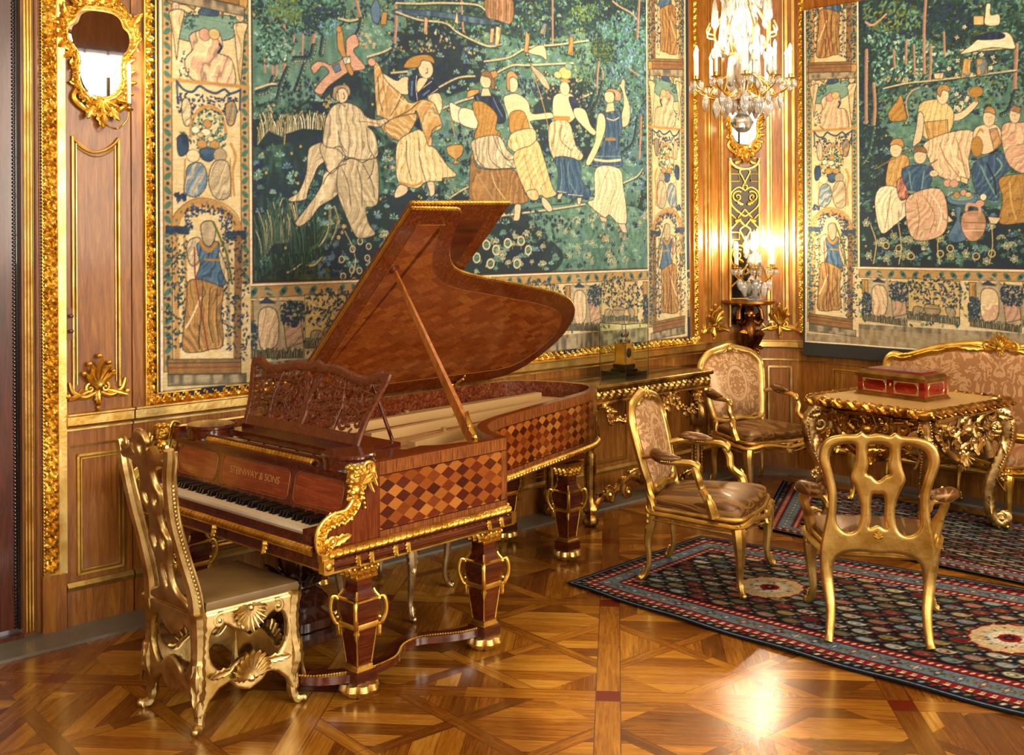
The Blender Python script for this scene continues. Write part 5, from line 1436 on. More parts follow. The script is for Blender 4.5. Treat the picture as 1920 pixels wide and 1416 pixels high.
# --- legs
def sq(m,prof,c): m.lathe([(h*1.4142,z) for h,z in prof],4,c=c,rot=PI/4)
LEGW=MAHOG
def leg(u,v,zt=.585):
    m=MB();c=(0,0,0)
    sq(m,[(.05,.06),(.054,.064),(.054,.112),(.044,.116),(.037,.135),(.055,.30),(.060,.325),(.066,.36),(.066,.385),(.062,.412),(.050,.43),(.041,.45),(.038,.475),(.040,.50),(.044,.515),(.044,zt)],c)
    o=m.build('leg',LEGW,piano,smooth=22);o.location=(u,v,0)
    m=MB();sq(m,[(.044,.500),(.056,.503),(.058,.512),(.054,.516),(.056,.548),(.062,.556),(.064,.566),(.070,.568),(.071,.584),(.04,.584)],c)
    for f in range(4):
        M=Matrix.Rotation(f*PI/2,4,'Z');mm=MB(M)
        for k in (-.035,0,.035): mm.leaf((.056,k,.515),(0.1,0,1),(1,0,0),.045,.030,.5,1,7,.3);mm.ell((.064,k+.0175,.55),.009,8)
        m.v+=[];n0=len(m.v);m.v+=mm.v;m.f+=[[i+n0 for i in f_] for f_ in mm.f];m.mi+=mm.mi;m.uv+=mm.uv
    m.build('capital',GOLD,o,smooth=30)
    m=MB();sq(m,[(.040,.112),(.047,.112),(.047,.12),(.041,.126),(.041,.136),(.036,.138)],c);sq(m,[(.052,.292),(.058,.292),(.061,.305),(.058,.315),(.05,.315)],c);sq(m,[(.055,.408),(.066,.408),(.066,.416),(.055,.42)],c)
    for f in range(4):
        a=PI/4+f*PI/2;dx,dy=math.cos(a),math.sin(a);R=lambda r,z:(dx*r,dy*r,z)
        P=cr([R(.084,.41),R(.104,.418),R(.116,.39),R(.115,.35),R(.098,.31),R(.085,.30)],5);m.tube(P,[.006,.010,.009,.010,.007],8,up=(-dy,dx,0));m.ell(R(.086,.408),.011,8);m.ell(R(.088,.33),.009,8)
        P=[R(.062,.45),R(.07,.435),R(.085,.418)];m.tube(P,.006,6);m.leaf(R(.084,.30),(-dx*.1,-dy*.1,-1),(dx,dy,0),.05,.022,.1,1,7,.35)
        m.tube([R(.076,.29),R(.053,.14)],.0035,5)
    m.build('gilt_mounts',GOLD,o)
    m=MB();m.lathe([(.03,.0),(.045,.0),(.066,.014),(.080,.036),(.074,.060),(.052,.066),(.0,.066)],64,lob=lambda t,z:.88+.22*abs(math.sin(4*t))**.6 if z>.005 else 1)
    m.build('foot',GOLD_P,o)
    MB().box((0,0,.004),(.075,.075,.008)).build('foot_block',BLACK,o,smooth=0)
    return o
L0=leg(.255,.085)
def legcopy(u,v):
    o=L0.copy();SC.collection.objects.link(o);o.location=(u,v,0)
    for c in L0.children: d=c.copy();SC.collection.objects.link(d);d.parent=o
    return o
for u,v in ((1.0,.085),(.255,WD-.085),(1.0,WD-.085)): legcopy(u,v)
for u,v in ((2.36,.74),(2.42,1.31)):
    o=legcopy(u,v)
# stretcher
m=MB();P=cr([(1.0,.10,.085),(.86,.13,.085),(.70,.22,.085),(.58,.21,.085),(.45,.12,.085),(.30,.10,.085)],6);m.tube(P,.05,4,fl=.45,ph=PI/4)
PS_=cr([(.255,.10,.085),(.12,.18,.085),(.07,.32,.085),(.12,.46,.085),(.26,.56,.085),(.33,.74,.085),(.26,.92,.085),(.12,1.02,.085),(.07,1.16,.085),(.12,1.30,.085),(.255,1.38,.085)],6);m.tube(PS_,.06,4,fl=.4,ph=PI/4)
st=m.build('stretcher',MAHOG,piano,smooth=30)
MB().beads([p+Vector((0,-.035,.022)) for p in P],.006,.012,6).build('gilt_beading',GOLD,st);MB().beads([p+Vector((-.045,0,.02)) for p in PS_],.006,.012,6).build('gilt_beading',GOLD,st)
# pedal lyre, carved dark wood
DKC=m_wood('dark_carved_walnut','160806','2E120A','5A2E18','z',.3,1,.5)
m=MB();c=(.42,.74,0);m.lathe([(.13,.10),(.15,.11),(.15,.15),(.12,.17),(.10,.19),(.13,.21),(.14,.24),(.11,.27),(.07,.29),(.06,.33),(.075,.38),(.085,.43),(.06,.5),(.07,.56),(.10,.6),(.0,.61)],28,c=c,lob=lambda t,z:1+.06*math.cos(6*t))
for k in range(8): a=k*PI/4;m.leaf((c[0]+.07*math.cos(a),c[1]+.07*math.sin(a),.30),(math.cos(a)*.4,math.sin(a)*.4,1),(math.cos(a),math.sin(a),0),.13,.06,.9)
for s in(-1,1): scrollwork(m,(c[0],c[1]+s*.11,.40),(0,s,0),(0,0,1),(1,0,0),.07,.018,1.3,-1.3,1);scrollwork(m,(c[0],c[1]+s*.1,.54),(0,s,0),(0,0,1),(1,0,0),.05,.014,1.2,1.0,-1)
m.box((c[0],c[1],.09),(.30,.42,.03));ly=m.build('pedal_lyre',DKC,piano)
for k in(-1,0,1):
    m=MB();m.tube([(.30,.74+k*.07,.075),(.22,.74+k*.07,.065),(.17,.74+k*.07,.07)],[.008,.012,.014],8,fl=.5);m.build('pedal',BRASS,ly)
m=MB()
for v in (.40,): scrollwork(m,(.06,v,.55),(0,1,0),(0,0,1),(-1,0,0),.035,.010);m.leaf((.06,v,.57),(0,0,-1),(-1,0,0),.14,.06,.4)
# ================================================================ SEATS
def pad(name,outline,nr,bulge,back,mat,parent,rings=7):
    # upholstered panel: domed over a closed outline, thin back side
    O=[Vector(p) for p in outline];c=sum(O,Vector())/len(O);nr=Vector(nr).normalized();V=[];n=len(O)
    for sg,b in ((1,bulge),(-1,back)):
        for r in range(rings,0,-1):
            t=r/rings
            for p in O: V.append(c+(p-c)*t+nr*(sg*b*(1-t**3.2)**.6 if t<1 else 0))
        V.append(c+nr*sg*b)
    h=rings*n+1;F=[]
    for o in (0,h):
        for r in range(rings-1):
            for k in range(n): F.append((o+r*n+k,o+r*n+(k+1)%n,o+(r+1)*n+(k+1)%n,o+(r+1)*n+k))
        for k in range(n): F.append((o+(rings-1)*n+k,o+(rings-1)*n+(k+1)%n,o+rings*n))
    for k in range(n): F.append((k,(k+1)%n,h+(k+1)%n,h+k))
    return MB().add(V,F).build(name,mat,parent)
def cabriole(name,mat,parent,top,foot,out,r0=.034,knee=1.0):
    top,foot,out=Vector(top),Vector(foot),Vector(out).normalized();H_=top.z-foot.z
    P=cr([top,top+out*.018*knee-Vector((0,0,H_*.16)),(top.lerp(foot,.45))+out*.006,(top.lerp(foot,.75))-out*.014,foot-out*.004+Vector((0,0,.03)),foot+out*.022+Vector((0,0,.008))],6)
    m=MB();m.tube(P,[r0*1.25,r0*1.15,r0*.78,r0*.55,r0*.5,r0*.62],8,up=(-out.y,out.x,0));m.ell(foot+out*.028+Vector((0,0,.016)),.016,10)
    m.leaf(top+out*.02-Vector((0,0,.0)),(0,0,-1),out,.13,.052,.25,2,10,.22);m.leaf(foot+Vector((0,0,.075))+out*.004,(out.x*.2,out.y*.2,-1),out,.06,.026,-.2,1,8,.2)
    for k in (-1,0,1): m.leaf(top+out*.028+Vector((0,0,-.02)),Vector((-out.y*k*.5,out.x*k*.5,.8)),out,.04,.02,.5,1,7,.3)
    return m.build(name,mat,parent)
def shell(m,c,up,nr,R,n=7,spread=1.1,wd=.9):
    up,nr,c=Vector(up),Vector(nr),Vector(c);ax=up.cross(nr)
    for k in range(n):
        a=-spread+2*spread*k/(n-1);m.leaf(c,up*math.cos(a)+ax*math.sin(a),nr,R*(1-.25*abs(a)/spread),R*2*spread/n*wd,.5,1,8,.3)
    m.ell(c+nr*R*.1,R*.14,8)
def cushion(name,pts,z0,z1,dome,mat,parent,rings=6):
    # seat: outline at z0, rounded up to z1 with a dome
    O=[Vector((p.x,p.y,0)) for p in pts];c=sum(O,Vector())/len(O);n=len(O);V=[];lv=[(1,z0),(1.015,z0+(z1-z0)*.45),(.99,z0+(z1-z0)*.85),(.94,z1)]+[(.94*(1-i/rings),z1+dome*(1-(1-i/rings)**2)) for i in range(1,rings)]
    for s,z in lv:
        for p in O: V.append(c+(p-c)*s+Vector((0,0,z)))
    V.append(c+Vector((0,0,z1+dome)));V.append(c+Vector((0,0,z0)));L_=len(lv);F=[(r*n+k,r*n+(k+1)%n,(r+1)*n+(k+1)%n,(r+1)*n+k) for r in range(L_-1) for k in range(n)]
    F+=[((L_-1)*n+k,(L_-1)*n+(k+1)%n,L_*n) for k in range(n)]+[((k+1)%n,k,L_*n+1) for k in range(n)]
    return MB().add(V,F).build(name,mat,parent)
def arm_parts(parent,xb,yb,zb,xf,yf,zf,xr,yr,zr,mat,pad_m,side):
    s=side;m=MB();P=cr([(s*xb,yb,zb-.01),(s*(xb+.03),yb+.08,zb+.01),(s*(xf+.01),(yb+yf)/2,zf),(s*xf,yf-.02,zf+.002),(s*(xf-.004),yf+.03,zf-.018),(s*(xf-.004),yf+.028,zf-.045)],6)
    m.tube(P,[.024,.020,.021,.023,.020,.014],8,fl=.8)
    Q=cr([(s*xf,yf+.01,zf-.02),(s*(xf+.012),yf+.035,zf-.07),(s*(xf-.006),yf+.05,zf-.13),(s*(xr+.02),yr-.02,zr+.08),(s*xr,yr,zr)],6);m.tube(Q,[.019,.022,.021,.027,.034],8,up=(0,1,0))
    m.leaf(Q[-1]+Vector((s*.022,0,.01)),(0,-.2,1),(s,0,0),.12,.045,.15,1,9,.2);scrollwork(m,(s*(xf-.002),yf+.022,zf-.012),(0,1,0),(0,0,1),(s,0,0),.022,.008,1.1,1.5,-1)
    o=m.build('arm',mat,parent);a=[P[5+k] for k in range(0,12)];m=MB();m.tube([p+Vector((0,0,.022)) for p in a],[.008,.038,.045,.045,.036,.008],12,fl=.74);pd=m.build('arm_pad',pad_m,o)
    m=MB()
    for e in(-1,1): m.beads([p+Vector((e*.038,0,.008)) for p in a[2:-2]],.0035,.012,5)
    m.build('brass_nails',BRASS,o);return o
def fauteuil(name,label,loc,rz,gold,group,bw=.255,ht=1.0,parent_scale=1,zs=0):
    t=thing(name,label,'armchair',loc,rz,group)
    lean=lambda h:-.255-(h-.42)*.24
    # legs
    for s in (-1,1):
        cabriole('leg',gold,t,(s*.315,.245,.37),(s*.325,.27,0),(s*.8,.6,0));cabriole('leg',gold,t,(s*.225,-.255,.40),(s*.235,-.30,0),(s*.3,-.95,0),.026,.4)
    # seat rail
    O=cr([(-.325,.25,0),(-.2,.285,0),(0,.305,0),(.2,.285,0),(.325,.25,0),(.325,.12,0),(.275,-.1,0),(.235,-.25,0),(.12,-.27,0),(-.12,-.27,0),(-.235,-.25,0),(-.275,-.1,0),(-.325,.12,0)],4,True)
    m=MB();zc=lambda p:.378-.012*math.cos(p.x*16)*(1 if p.y>.2 else .4);P=[Vector((p.x,p.y,zc(p))) for p in O];m.tube(P,.040,8,fl=.42,closed=True,up=lambda q:(0,0,1),mod=None)
    m2=[Vector((p.x,p.y,.408)) for p in O];m.tube(m2,.012,8,closed=True);m.tube([Vector((p.x*1.03,p.y*1.03,zc(p)-.036)) for p in O],.007,6,closed=True)
    shell(m,(0,.318,.392),(0,0,-1),(0,1,0),.075,7,1.1)
    for s in(-1,1):
        scrollwork(m,(s*.11,.312,.372),(s,0,0),(0,0,1),(0,1,0),.03,.008,1.2,2.5,-1);m.leaf((s*.13,.31,.37),(s,-.1,.1),(0,1,0),.10,.035,.3,1,8,.25)
    m.build('seat_frame',gold,t)
    cushion('seat',[p*.97 for p in O],.40,.470,.045,SILK_S,t)
    # back
    half=[(.0,ht+.0),(.07,ht-.012),(.15,ht-.03),(.215,ht-.055),(bw,ht-.13),(bw-.005,ht-.25),(bw-.025,ht-.38),(bw-.045,.56),(bw-.07,.50),(.10,.485),(.0,.50)]
    pts=[(x,h) for x,h in half]+[(-x,h) for x,h in half[::-1][1:-1]];B=cr([(x,lean(h),h) for x,h in pts],4,True)
    m=MB();m.tube(B,.031,10,closed=True,up=(0,1,.24),fl=.8);m.tube([p*1+Vector((p.x*.03,.018,(p.z-.75)*.03)) for p in B],.008,6,closed=True)
    for s in(-1,1): m.tube(cr([(s*(bw-.05),lean(.55),.56),(s*.225,lean(.48),.48),(s*.225,-.255,.40)],5),[.022,.024,.026],8)
    shell(m,(0,lean(ht)+.022,ht-.02),(0,0,1),(0,1,.2),.055,5,1.0);m.ell((0,lean(ht)+.03,ht-.01),(.03,.014,.02),10)
    for s in(-1,1):
        scrollwork(m,(s*.06,lean(ht)+.02,ht-.015),(s,0,0),(0,0,1),(0,1,0),.028,.008,1.2,PI,1);m.leaf((s*.07,lean(ht)+.02,ht-.02),(s,0,-.25),(0,1,.2),.10,.035,.3,1,8,.25);m.leaf((s*bw,lean(ht-.16)+.018,ht-.14),(0,0,-1),(0,1,.2),.08,.03,.2,1,8,.25)
        m.leaf((s*.17,lean(.52)+.02,.515),(s*-.8,0,-.1),(0,1,.2),.07,.035,.3,1,8,.25)
    m.build('back_frame',gold,t)
    pad('back_pad',[p*1.0+Vector((-p.x*.085,.002,-(p.z-.745)*.085)) for p in B],(0,1,.24),.045,.015,SILK_B,t)
    for s in(-1,1): arm_parts(t,bw-.015,lean(.68),.69,.315,.0,.685,.325,.12,.415,gold,SILK_S,s)
    return t
G_CH='gilt Louis style armchairs' if False else 'gilt armchairs with silk damask'
# heading: local +y is the way the sitter faces
def head(fx,fy): return math.atan2(fy,fx)-PI/2
A1=fauteuil('armchair','gilt armchair in bronze damask, angled to the right beside the tail of the piano',(1.10,6.37,.0125),head(.90,-.43),GOLD_M,G_CH)
A2=fauteuil('armchair','pale gilt armchair facing forward in the corner, behind the carved table',(1.87,8.50,.0175),head(.45,-.89),GOLD_P,G_CH,.285,1.03)
# ---- open back armchair seen from behind
def openback(label,loc,rz):
    t=thing('armchair',label,'armchair',loc,rz,G_CH);g=GOLD_M;lean=lambda h:-.225-(h-.30)*.17
    for s in(-1,1):
        cabriole('leg',g,t,(s*.285,.24,.38),(s*.30,.27,0),(s*.8,.6,0))
        m=MB();P=cr([(s*.235,lean(.42)-.0,.42),(s*.235,lean(.33),.34),(s*.228,-.232,.26),(s*.215,-.265,.15),(s*.222,-.295,.04),(s*.228,-.31,.006)],6);m.tube(P,[.020,.026,.028,.023,.020,.024],12,up=(0,1,0),fl=.8);m.build('leg',g,t)
    L2=lambda P,k=6:[Vector((x,lean(z),z)) for x,z in [(q.x,q.y) for q in cr([(a,b) for a,b in P],k)]]
    m=MB();R_=[(.0,.992),(.05,.985),(.075,1.0),(.10,.985),(.17,.982),(.225,.965),(.258,.925),(.268,.86),(.245,.78),(.228,.70),(.232,.60),(.250,.50),(.262,.42),(.262,.34),(.255,.29),(.205,.29),(.200,.33),(.185,.375),(.14,.405),(.07,.412),(.0,.405)]
    H_=[(.105,.935),(.165,.935),(.205,.915),(.218,.865),(.202,.79),(.185,.70),(.187,.61),(.183,.55),(.150,.510),(.105,.515),(.082,.56),(.078,.64),(.100,.72),(.122,.775),(.108,.83),(.100,.88)]
    H0=[(0,.94),(.040,.935),(.050,.90),(.042,.84),(.050,.80),(.03,.79),(0,.765),(-.03,.79),(-.050,.80),(-.042,.84),(-.050,.90),(-.040,.935)];H1=[(0,.70),(.022,.70),(.030,.66),(.028,.58),(.036,.535),(0,.55),(-.036,.535),(-.028,.58),(-.030,.66),(-.022,.70)]
    full=R_+[(-x,z) for x,z in R_[::-1][1:-1]];board(m,curve2(full,4),[curve2(H_,4),curve2([(-x,z) for x,z in H_],4),curve2(H0,4),curve2(H1,4)],lambda x,z,o:(x,lean(z)-o*.98+(.02*(1-(x/.26)**2)),z+o*.2),.042,.019)
    shell(m,(0,lean(.5)-.015,.495),(0,0,1),(0,-1,0),.032,5,1.2);m.build('back_frame',g,t)
    O=cr([(-.30,.26,0),(-.15,.285,0),(0,.295,0),(.15,.285,0),(.30,.26,0),(.295,.1,0),(.25,-.10,0),(.215,-.175,0),(.1,-.185,0),(-.1,-.185,0),(-.215,-.175,0),(-.25,-.10,0),(-.295,.1,0)],4,True)
    m=MB();m.tube([Vector((p.x,p.y,.395)) for p in O],.036,8,fl=.45,closed=True);m.tube([Vector((p.x,p.y,.425)) for p in O],.011,8,closed=True)
    for s in(-1,1): m.leaf((s*.30,.16,.37),(0,-1,.1),(s,0,0),.13,.05,.3);scrollwork(m,(s*.305,.2,.37),(0,-1,0),(0,0,1),(s,0,0),.03,.009)
    shell(m,(0,.30,.40),(0,0,-1),(0,1,0),.07,7);m.build('seat_frame',g,t)
    cushion('seat',[p*.95 for p in O],.405,.465,.04,SILK_S,t)
    for s in(-1,1):
        o=arm_parts(t,.215,lean(.68),.655,.325,.03,.665,.29,.13,.42,g,SILK_S,s)
    return t
openback('gilt open-back armchair with pierced splat, seen from behind in the foreground on the rug',(1.77,5.55,.0125),head(.24,.97))
# ---- carved piano chair
def piano_chair(loc,rz):
    g=m_gold('worn_gilding','DCC488','A08040',.36);t=thing('piano_chair','high-backed carved gilt chair with worn leather seat, at the piano keyboard','chair',loc,rz);w,dp=.37,.43
    hw,hd=w/2,dp/2;wf=.43/2
    def corner(sx,sy): return Vector((sx*(wf if sy>0 else hw),sy*hd,0))
    for sx in(-1,1):
        for sy in(-1,1):
            c=corner(sx,sy);o=Vector((sx*.6,sy*.8,0));m=MB();P=cr([c+Vector((0,0,.47)),c+Vector((0,0,.38))-o*.01,c+Vector((0,0,.28))-o*.005,c+Vector((0,0,.20))+o*.008,c+Vector((0,0,.11))-o*.012,c+Vector((0,0,.03))-o*.004,c+Vector((0,0,.012))+o*.03],6)
            m.tube(P,[.034,.030,.026,.032,.024,.020,.022],8,up=(1,0,0),mod=lambda l,th:1+.10*math.sin(l*150+th*1.5));m.ell(c+o*.038+Vector((0,0,.018)),.017,10);m.leaf(c+o*.02+Vector((0,0,.27)),(0,0,-1),o,.16,.05,.2);m.build('leg',g,t)
    m=MB()
    def side(A,B,nr,lowz,fancy=True):
        A,B,nr=Vector(A),Vector(B),Vector(nr);ax=(B-A).normalized();W_=(B-A).length;q=lambda a,z:A+ax*(a*W_)+Vector((0,0,z));T=lambda P,r,fl=.5:m.tube([q(p.x,p.y) for p in cr(P,5)],r,8,up=nr,fl=fl)
        T([(0,.452),(.5,.45),(1,.452)],.020);out=[(-.03,.46),(1.03,.46),(1.03,.30),(1.02,.20),(1.04,.06),(.95,.06),(.90,.11),(.80,.15),(.70,.165),(.64,.135),(.56,.12),(.5,.112),(.44,.12),(.36,.135),(.30,.165),(.20,.15),(.10,.11),(.05,.06),(-.04,.06),(-.02,.20),(-.03,.30)]
        hole=[(.10,.33),(.14,.385),(.24,.40),(.33,.375),(.42,.355),(.5,.345),(.58,.355),(.67,.375),(.76,.40),(.86,.385),(.90,.33),(.88,.27),(.80,.225),(.72,.215),(.64,.24),(.5,.262),(.36,.24),(.28,.215),(.20,.225),(.12,.27)]
        board(m,[(a*W_,z) for a,z in out],[[(a*W_,z) for a,z in curve2(hole,4)]],lambda x,z,o:q(x/W_,z)+nr*o,.030,.010,.006)
        if fancy:
            shell(m,q(.5,.445)+nr*.012,(0,0,-1),nr,.10,11,1.5,1.1);shell(m,q(.5,.165)+nr*.012,(0,0,1),nr,.125,11,1.35,1.1)
            for s in(-1,1): scrollwork(m,q(.5+s*.30,.42)+nr*.012,ax*s,(0,0,1),nr,.03,.009,1.2,2,-1);m.leaf(q(.5+s*.2,.21)+nr*.01,ax*s,nr,.10,.035,.4)
    side(corner(1,-1),corner(1,1),(1,0,0),.2);side(corner(-1,1),corner(-1,-1),(-1,0,0),.2);side(corner(-1,-1),corner(1,-1),(0,-1,0),.2,False);side(corner(1,1),corner(-1,1),(0,1,0),.2)
    m.build('apron',g,t)
    O=[Vector(p) for p in((-wf-.01,hd+.015,0),(wf+.01,hd+.015,0),(hw+.01,-hd+.03,0),(-hw-.01,-hd+.03,0))];R=resample(O,.03,True)
    cushion('seat',R,.468,.505,.012,LEATH,t)
    m=MB()
    for s in(-1,1):
        P=cr([(s*.170,-hd,.46),(s*.165,-hd-.01,.55),(s*.150,-hd-.05,.70),(s*.150,-hd-.09,.85),(s*.168,-hd-.115,1.0),(s*.185,-hd-.12,1.09),(s*.190,-hd-.125,1.12)],6);m.tube(P,[.032,.026,.022,.022,.024,.020],8,up=(1,0,0),fl=1.0)
        m.tube([p+Vector((s*.012,.022,0)) for p in P[:-3]],.008,6);m.tube([p+Vector((-s*.014,.022,0)) for p in P[:-3]],.006,6);m.beads([p+Vector((s*.028,.004,0)) for p in P[3:24]],.008,.017,6)
        scrollwork(m,(s*.17,-hd-.12,1.10),(s,0,0),(0,0,1),(0,1,0),.026,.010,1.1,PI*.5,1);m.tube(cr([(s*.18,-hd-.12,1.10),(s*.11,-hd-.125,1.075),(s*.06,-hd-.125,1.10)],5),[.018,.022,.03],8,up=(0,1,0),fl=.8)
    m.build('back_post',g,t) if False else m.build('back_frame',g,t)
    m=MB();R_=[(.0,1.185),(.035,1.175),(.06,1.14),(.055,1.11),(.10,1.09),(.165,1.085),(.165,1.05),(.10,1.045),(.055,1.02),(.06,.97),(.085,.93),(.075,.88),(.045,.84),(.05,.79),(.08,.745),(.07,.69),(.05,.64),(.045,.58),(.07,.53),(.14,.50),(.14,.465),(0,.465)];full=R_+[(-x,z) for x,z in R_[::-1][1:-1]]
    hs=[curve2([(0,1.13),(.015,1.115),(0,1.09),(-.015,1.115)],4)]+[curve2([(e*.035,.93),(e*.05,.915),(e*.03,.88),(e*.02,.90)],4) for e in(-1,1)]+[curve2([(e*.03,.76),(e*.045,.74),(e*.035,.70),(e*.018,.73)],4) for e in(-1,1)]+[curve2([(0,.64),(.014,.60),(0,.54),(-.014,.60)],4)]
    board(m,curve2(full,4),hs,lambda x,z,o:(x,-hd-.005-.20*max(z-.47,0)**1.05+o,z+o*.15),.030,.014,.005)
    for s in(-1,1):
        scrollwork(m,(s*.055,-hd-.06+.018,.76),(s,0,0),(0,0,1),(0,1,0),.022,.007);scrollwork(m,(s*.06,-hd-.09+.018,.93),(s,0,0),(0,0,1),(0,1,0),.024,.008,1.2,2)
    shell(m,(0,-hd-.115,1.09),(0,0,1),(0,1,.1),.075,7,1.2)
    m.build('splat',g,t);return t
piano_chair((-1.215,4.682,.0),PRZ-PI/2)
# ---- silvered stool behind the piano
def stool(loc,rz):
    t=thing('stool','low silvered stool with curved legs, half hidden beneath the piano','stool',loc,rz)
    for sx in(-1,1):
        for sy in(-1,1): cabriole('leg',SILVG,t,(sx*.27,sy*.19,.37),(sx*.28,sy*.2,0),(sx*.7,sy*.7,0),.026)
    m=MB()
    for a,b in (((-.27,-.19),(.27,-.19)),((.27,-.19),(.27,.19)),((.27,.19),(-.27,.19)),((-.27,.19),(-.27,-.19))):
        P=cr([(a[0],a[1],.345),(a[0]*.75+b[0]*.25,a[1]*.75+b[1]*.25,.375),((a[0]+b[0])/2,(a[1]+b[1])/2,.35),(a[0]*.25+b[0]*.75,a[1]*.25+b[1]*.75,.375),(b[0],b[1],.345)],6);m.tube(P,.046,8,fl=.3);m.ell(((a[0]+b[0])/2*1.06,(a[1]+b[1])/2*1.06,.385),(.03,.03,.02),8)
    m.build('seat_frame',SILVG,t);R=resample([Vector(p) for p in((-.28,-.2,0),(.28,-.2,0),(.28,.2,0),(-.28,.2,0))],.03,True);cushion('seat',R,.40,.43,.02,SILK_S,t);t.scale=(1,1,1.0);return t
stool((-.63,5.99,0),math.atan2(.61,.169))
# ---- sofa
def sofa(loc,rz):
    t=thing('sofa','long gilt sofa in rose-beige damask with carved crest, along the right wall behind the table','sofa',loc,rz);g=GOLD;LH=.95;lean=lambda h:-.26-(h-.42)*.10
    for x in(-.92,-.31,.31,.92): cabriole('leg',g,t,(x,.24,.37),(x*1.01,.26,0),((-1 if x<0 else 1)*.3,.95,0))
    for x in(-.92,-.31,.31,.92): cabriole('leg',g,t,(x,-.24,.37),(x,-.25,0),(0,-1,0),.022,.3)
    m=MB();P=[]
    for i in range(61):
        x=-.96+1.92*i/60;P.append(Vector((x,.265+.012*math.cos(x*10),.375+.018*math.cos(x*10.3))))
    m.tube(P,.042,8,fl=.45);m.tube([p+Vector((0,.012,.035)) for p in P],.013,8);m.span((-.95,-.27,.34),(.95,-.22,.41))
    for s in(-1,1): m.tube([(s*.955,-.25,.38),(s*.965,0,.38),(s*.955,.26,.38)],.036,8,fl=.45)
    for x in(-.61,0,.61):
        shell(m,(x,.285,.40),(0,0,-1),(0,1,0),.07,7)
        for s in(-1,1): scrollwork(m,(x+s*.12,.28,.375),(s,0,0),(0,0,1),(0,1,0),.03,.009);m.leaf((x+s*.14,.28,.375),(s,0,0),(0,1,0),.12,.035,.3)
    m.build('seat_frame',g,t)
    R=resample([Vector(p) for p in((-.93,-.22,0),(.93,-.22,0),(.93,.25,0),(-.93,.25,0))],.05,True);cushion('seat',R,.40,.47,.03,SILK_F,t)
    half=[(0,1.155),(.10,1.10),(.18,1.115),(.32,1.10),(.48,1.075),(.65,1.03),(.80,.985),(.90,.995),(.955,.95),(.965,.85),(.955,.70),(.95,.56),(.90,.515),(.6,.50),(.3,.50),(0,.50)]
    pts=half+[(-x,h) for x,h in half[::-1][1:-1]];B=cr([(x,lean(h),h) for x,h in pts],4,True)
    m=MB();m.tube(B,.037,10,closed=True,up=(0,1,.1),fl=.65);m.tube([p+Vector((0,.024,0)) for p in B],.008,6,closed=True)
    shell(m,(0,lean(1.1)+.03,1.10),(0,0,1),(0,1,.1),.125,9,1.35);shell(m,(0,lean(1.1)+.035,1.11),(0,0,-1),(0,1,.1),.06,5,.7);m.ell((0,lean(1.1)+.035,1.13),(.05,.02,.05),12)
    for s in(-1,1):
        scrollwork(m,(s*.10,lean(1.1)+.028,1.13),(s,0,0),(0,0,1),(0,1,0),.05,.014,1.3,PI,1);m.leaf((s*.12,lean(1.1)+.02,1.105),(s,0,-.05),(0,1,.1),.22,.055,.2);m.leaf((s*.86,lean(1)+.02,.99),(-s,0,.15),(0,1,.1),.16,.04,.2);m.tube([(s*.95,lean(.55),.55),(s*.955,-.25,.40)],.026,8);m.leaf((s*.45,lean(1)+.02,1.08),(s,0,-.25),(0,1,.1),.10,.03,.3)
    m.build('back_frame',g,t)
    pad('back_pad',[Vector((p.x*.97,p.y+.004,.80+(p.z-.80)*.93)) for p in B],(0,1,.1),.03,.01,SILK_F,t,9)
    for s in(-1,1): arm_parts(t,.94,lean(.68),.70,.96,.0,.69,.955,.12,.41,g,SILK_F,s)
    t.scale=(.90,1,1)
    return t
sc_=P2+D2*1.66+N2*.47
sofa((sc_.x,sc_.y,.0185),head(-.7254,-.6884))
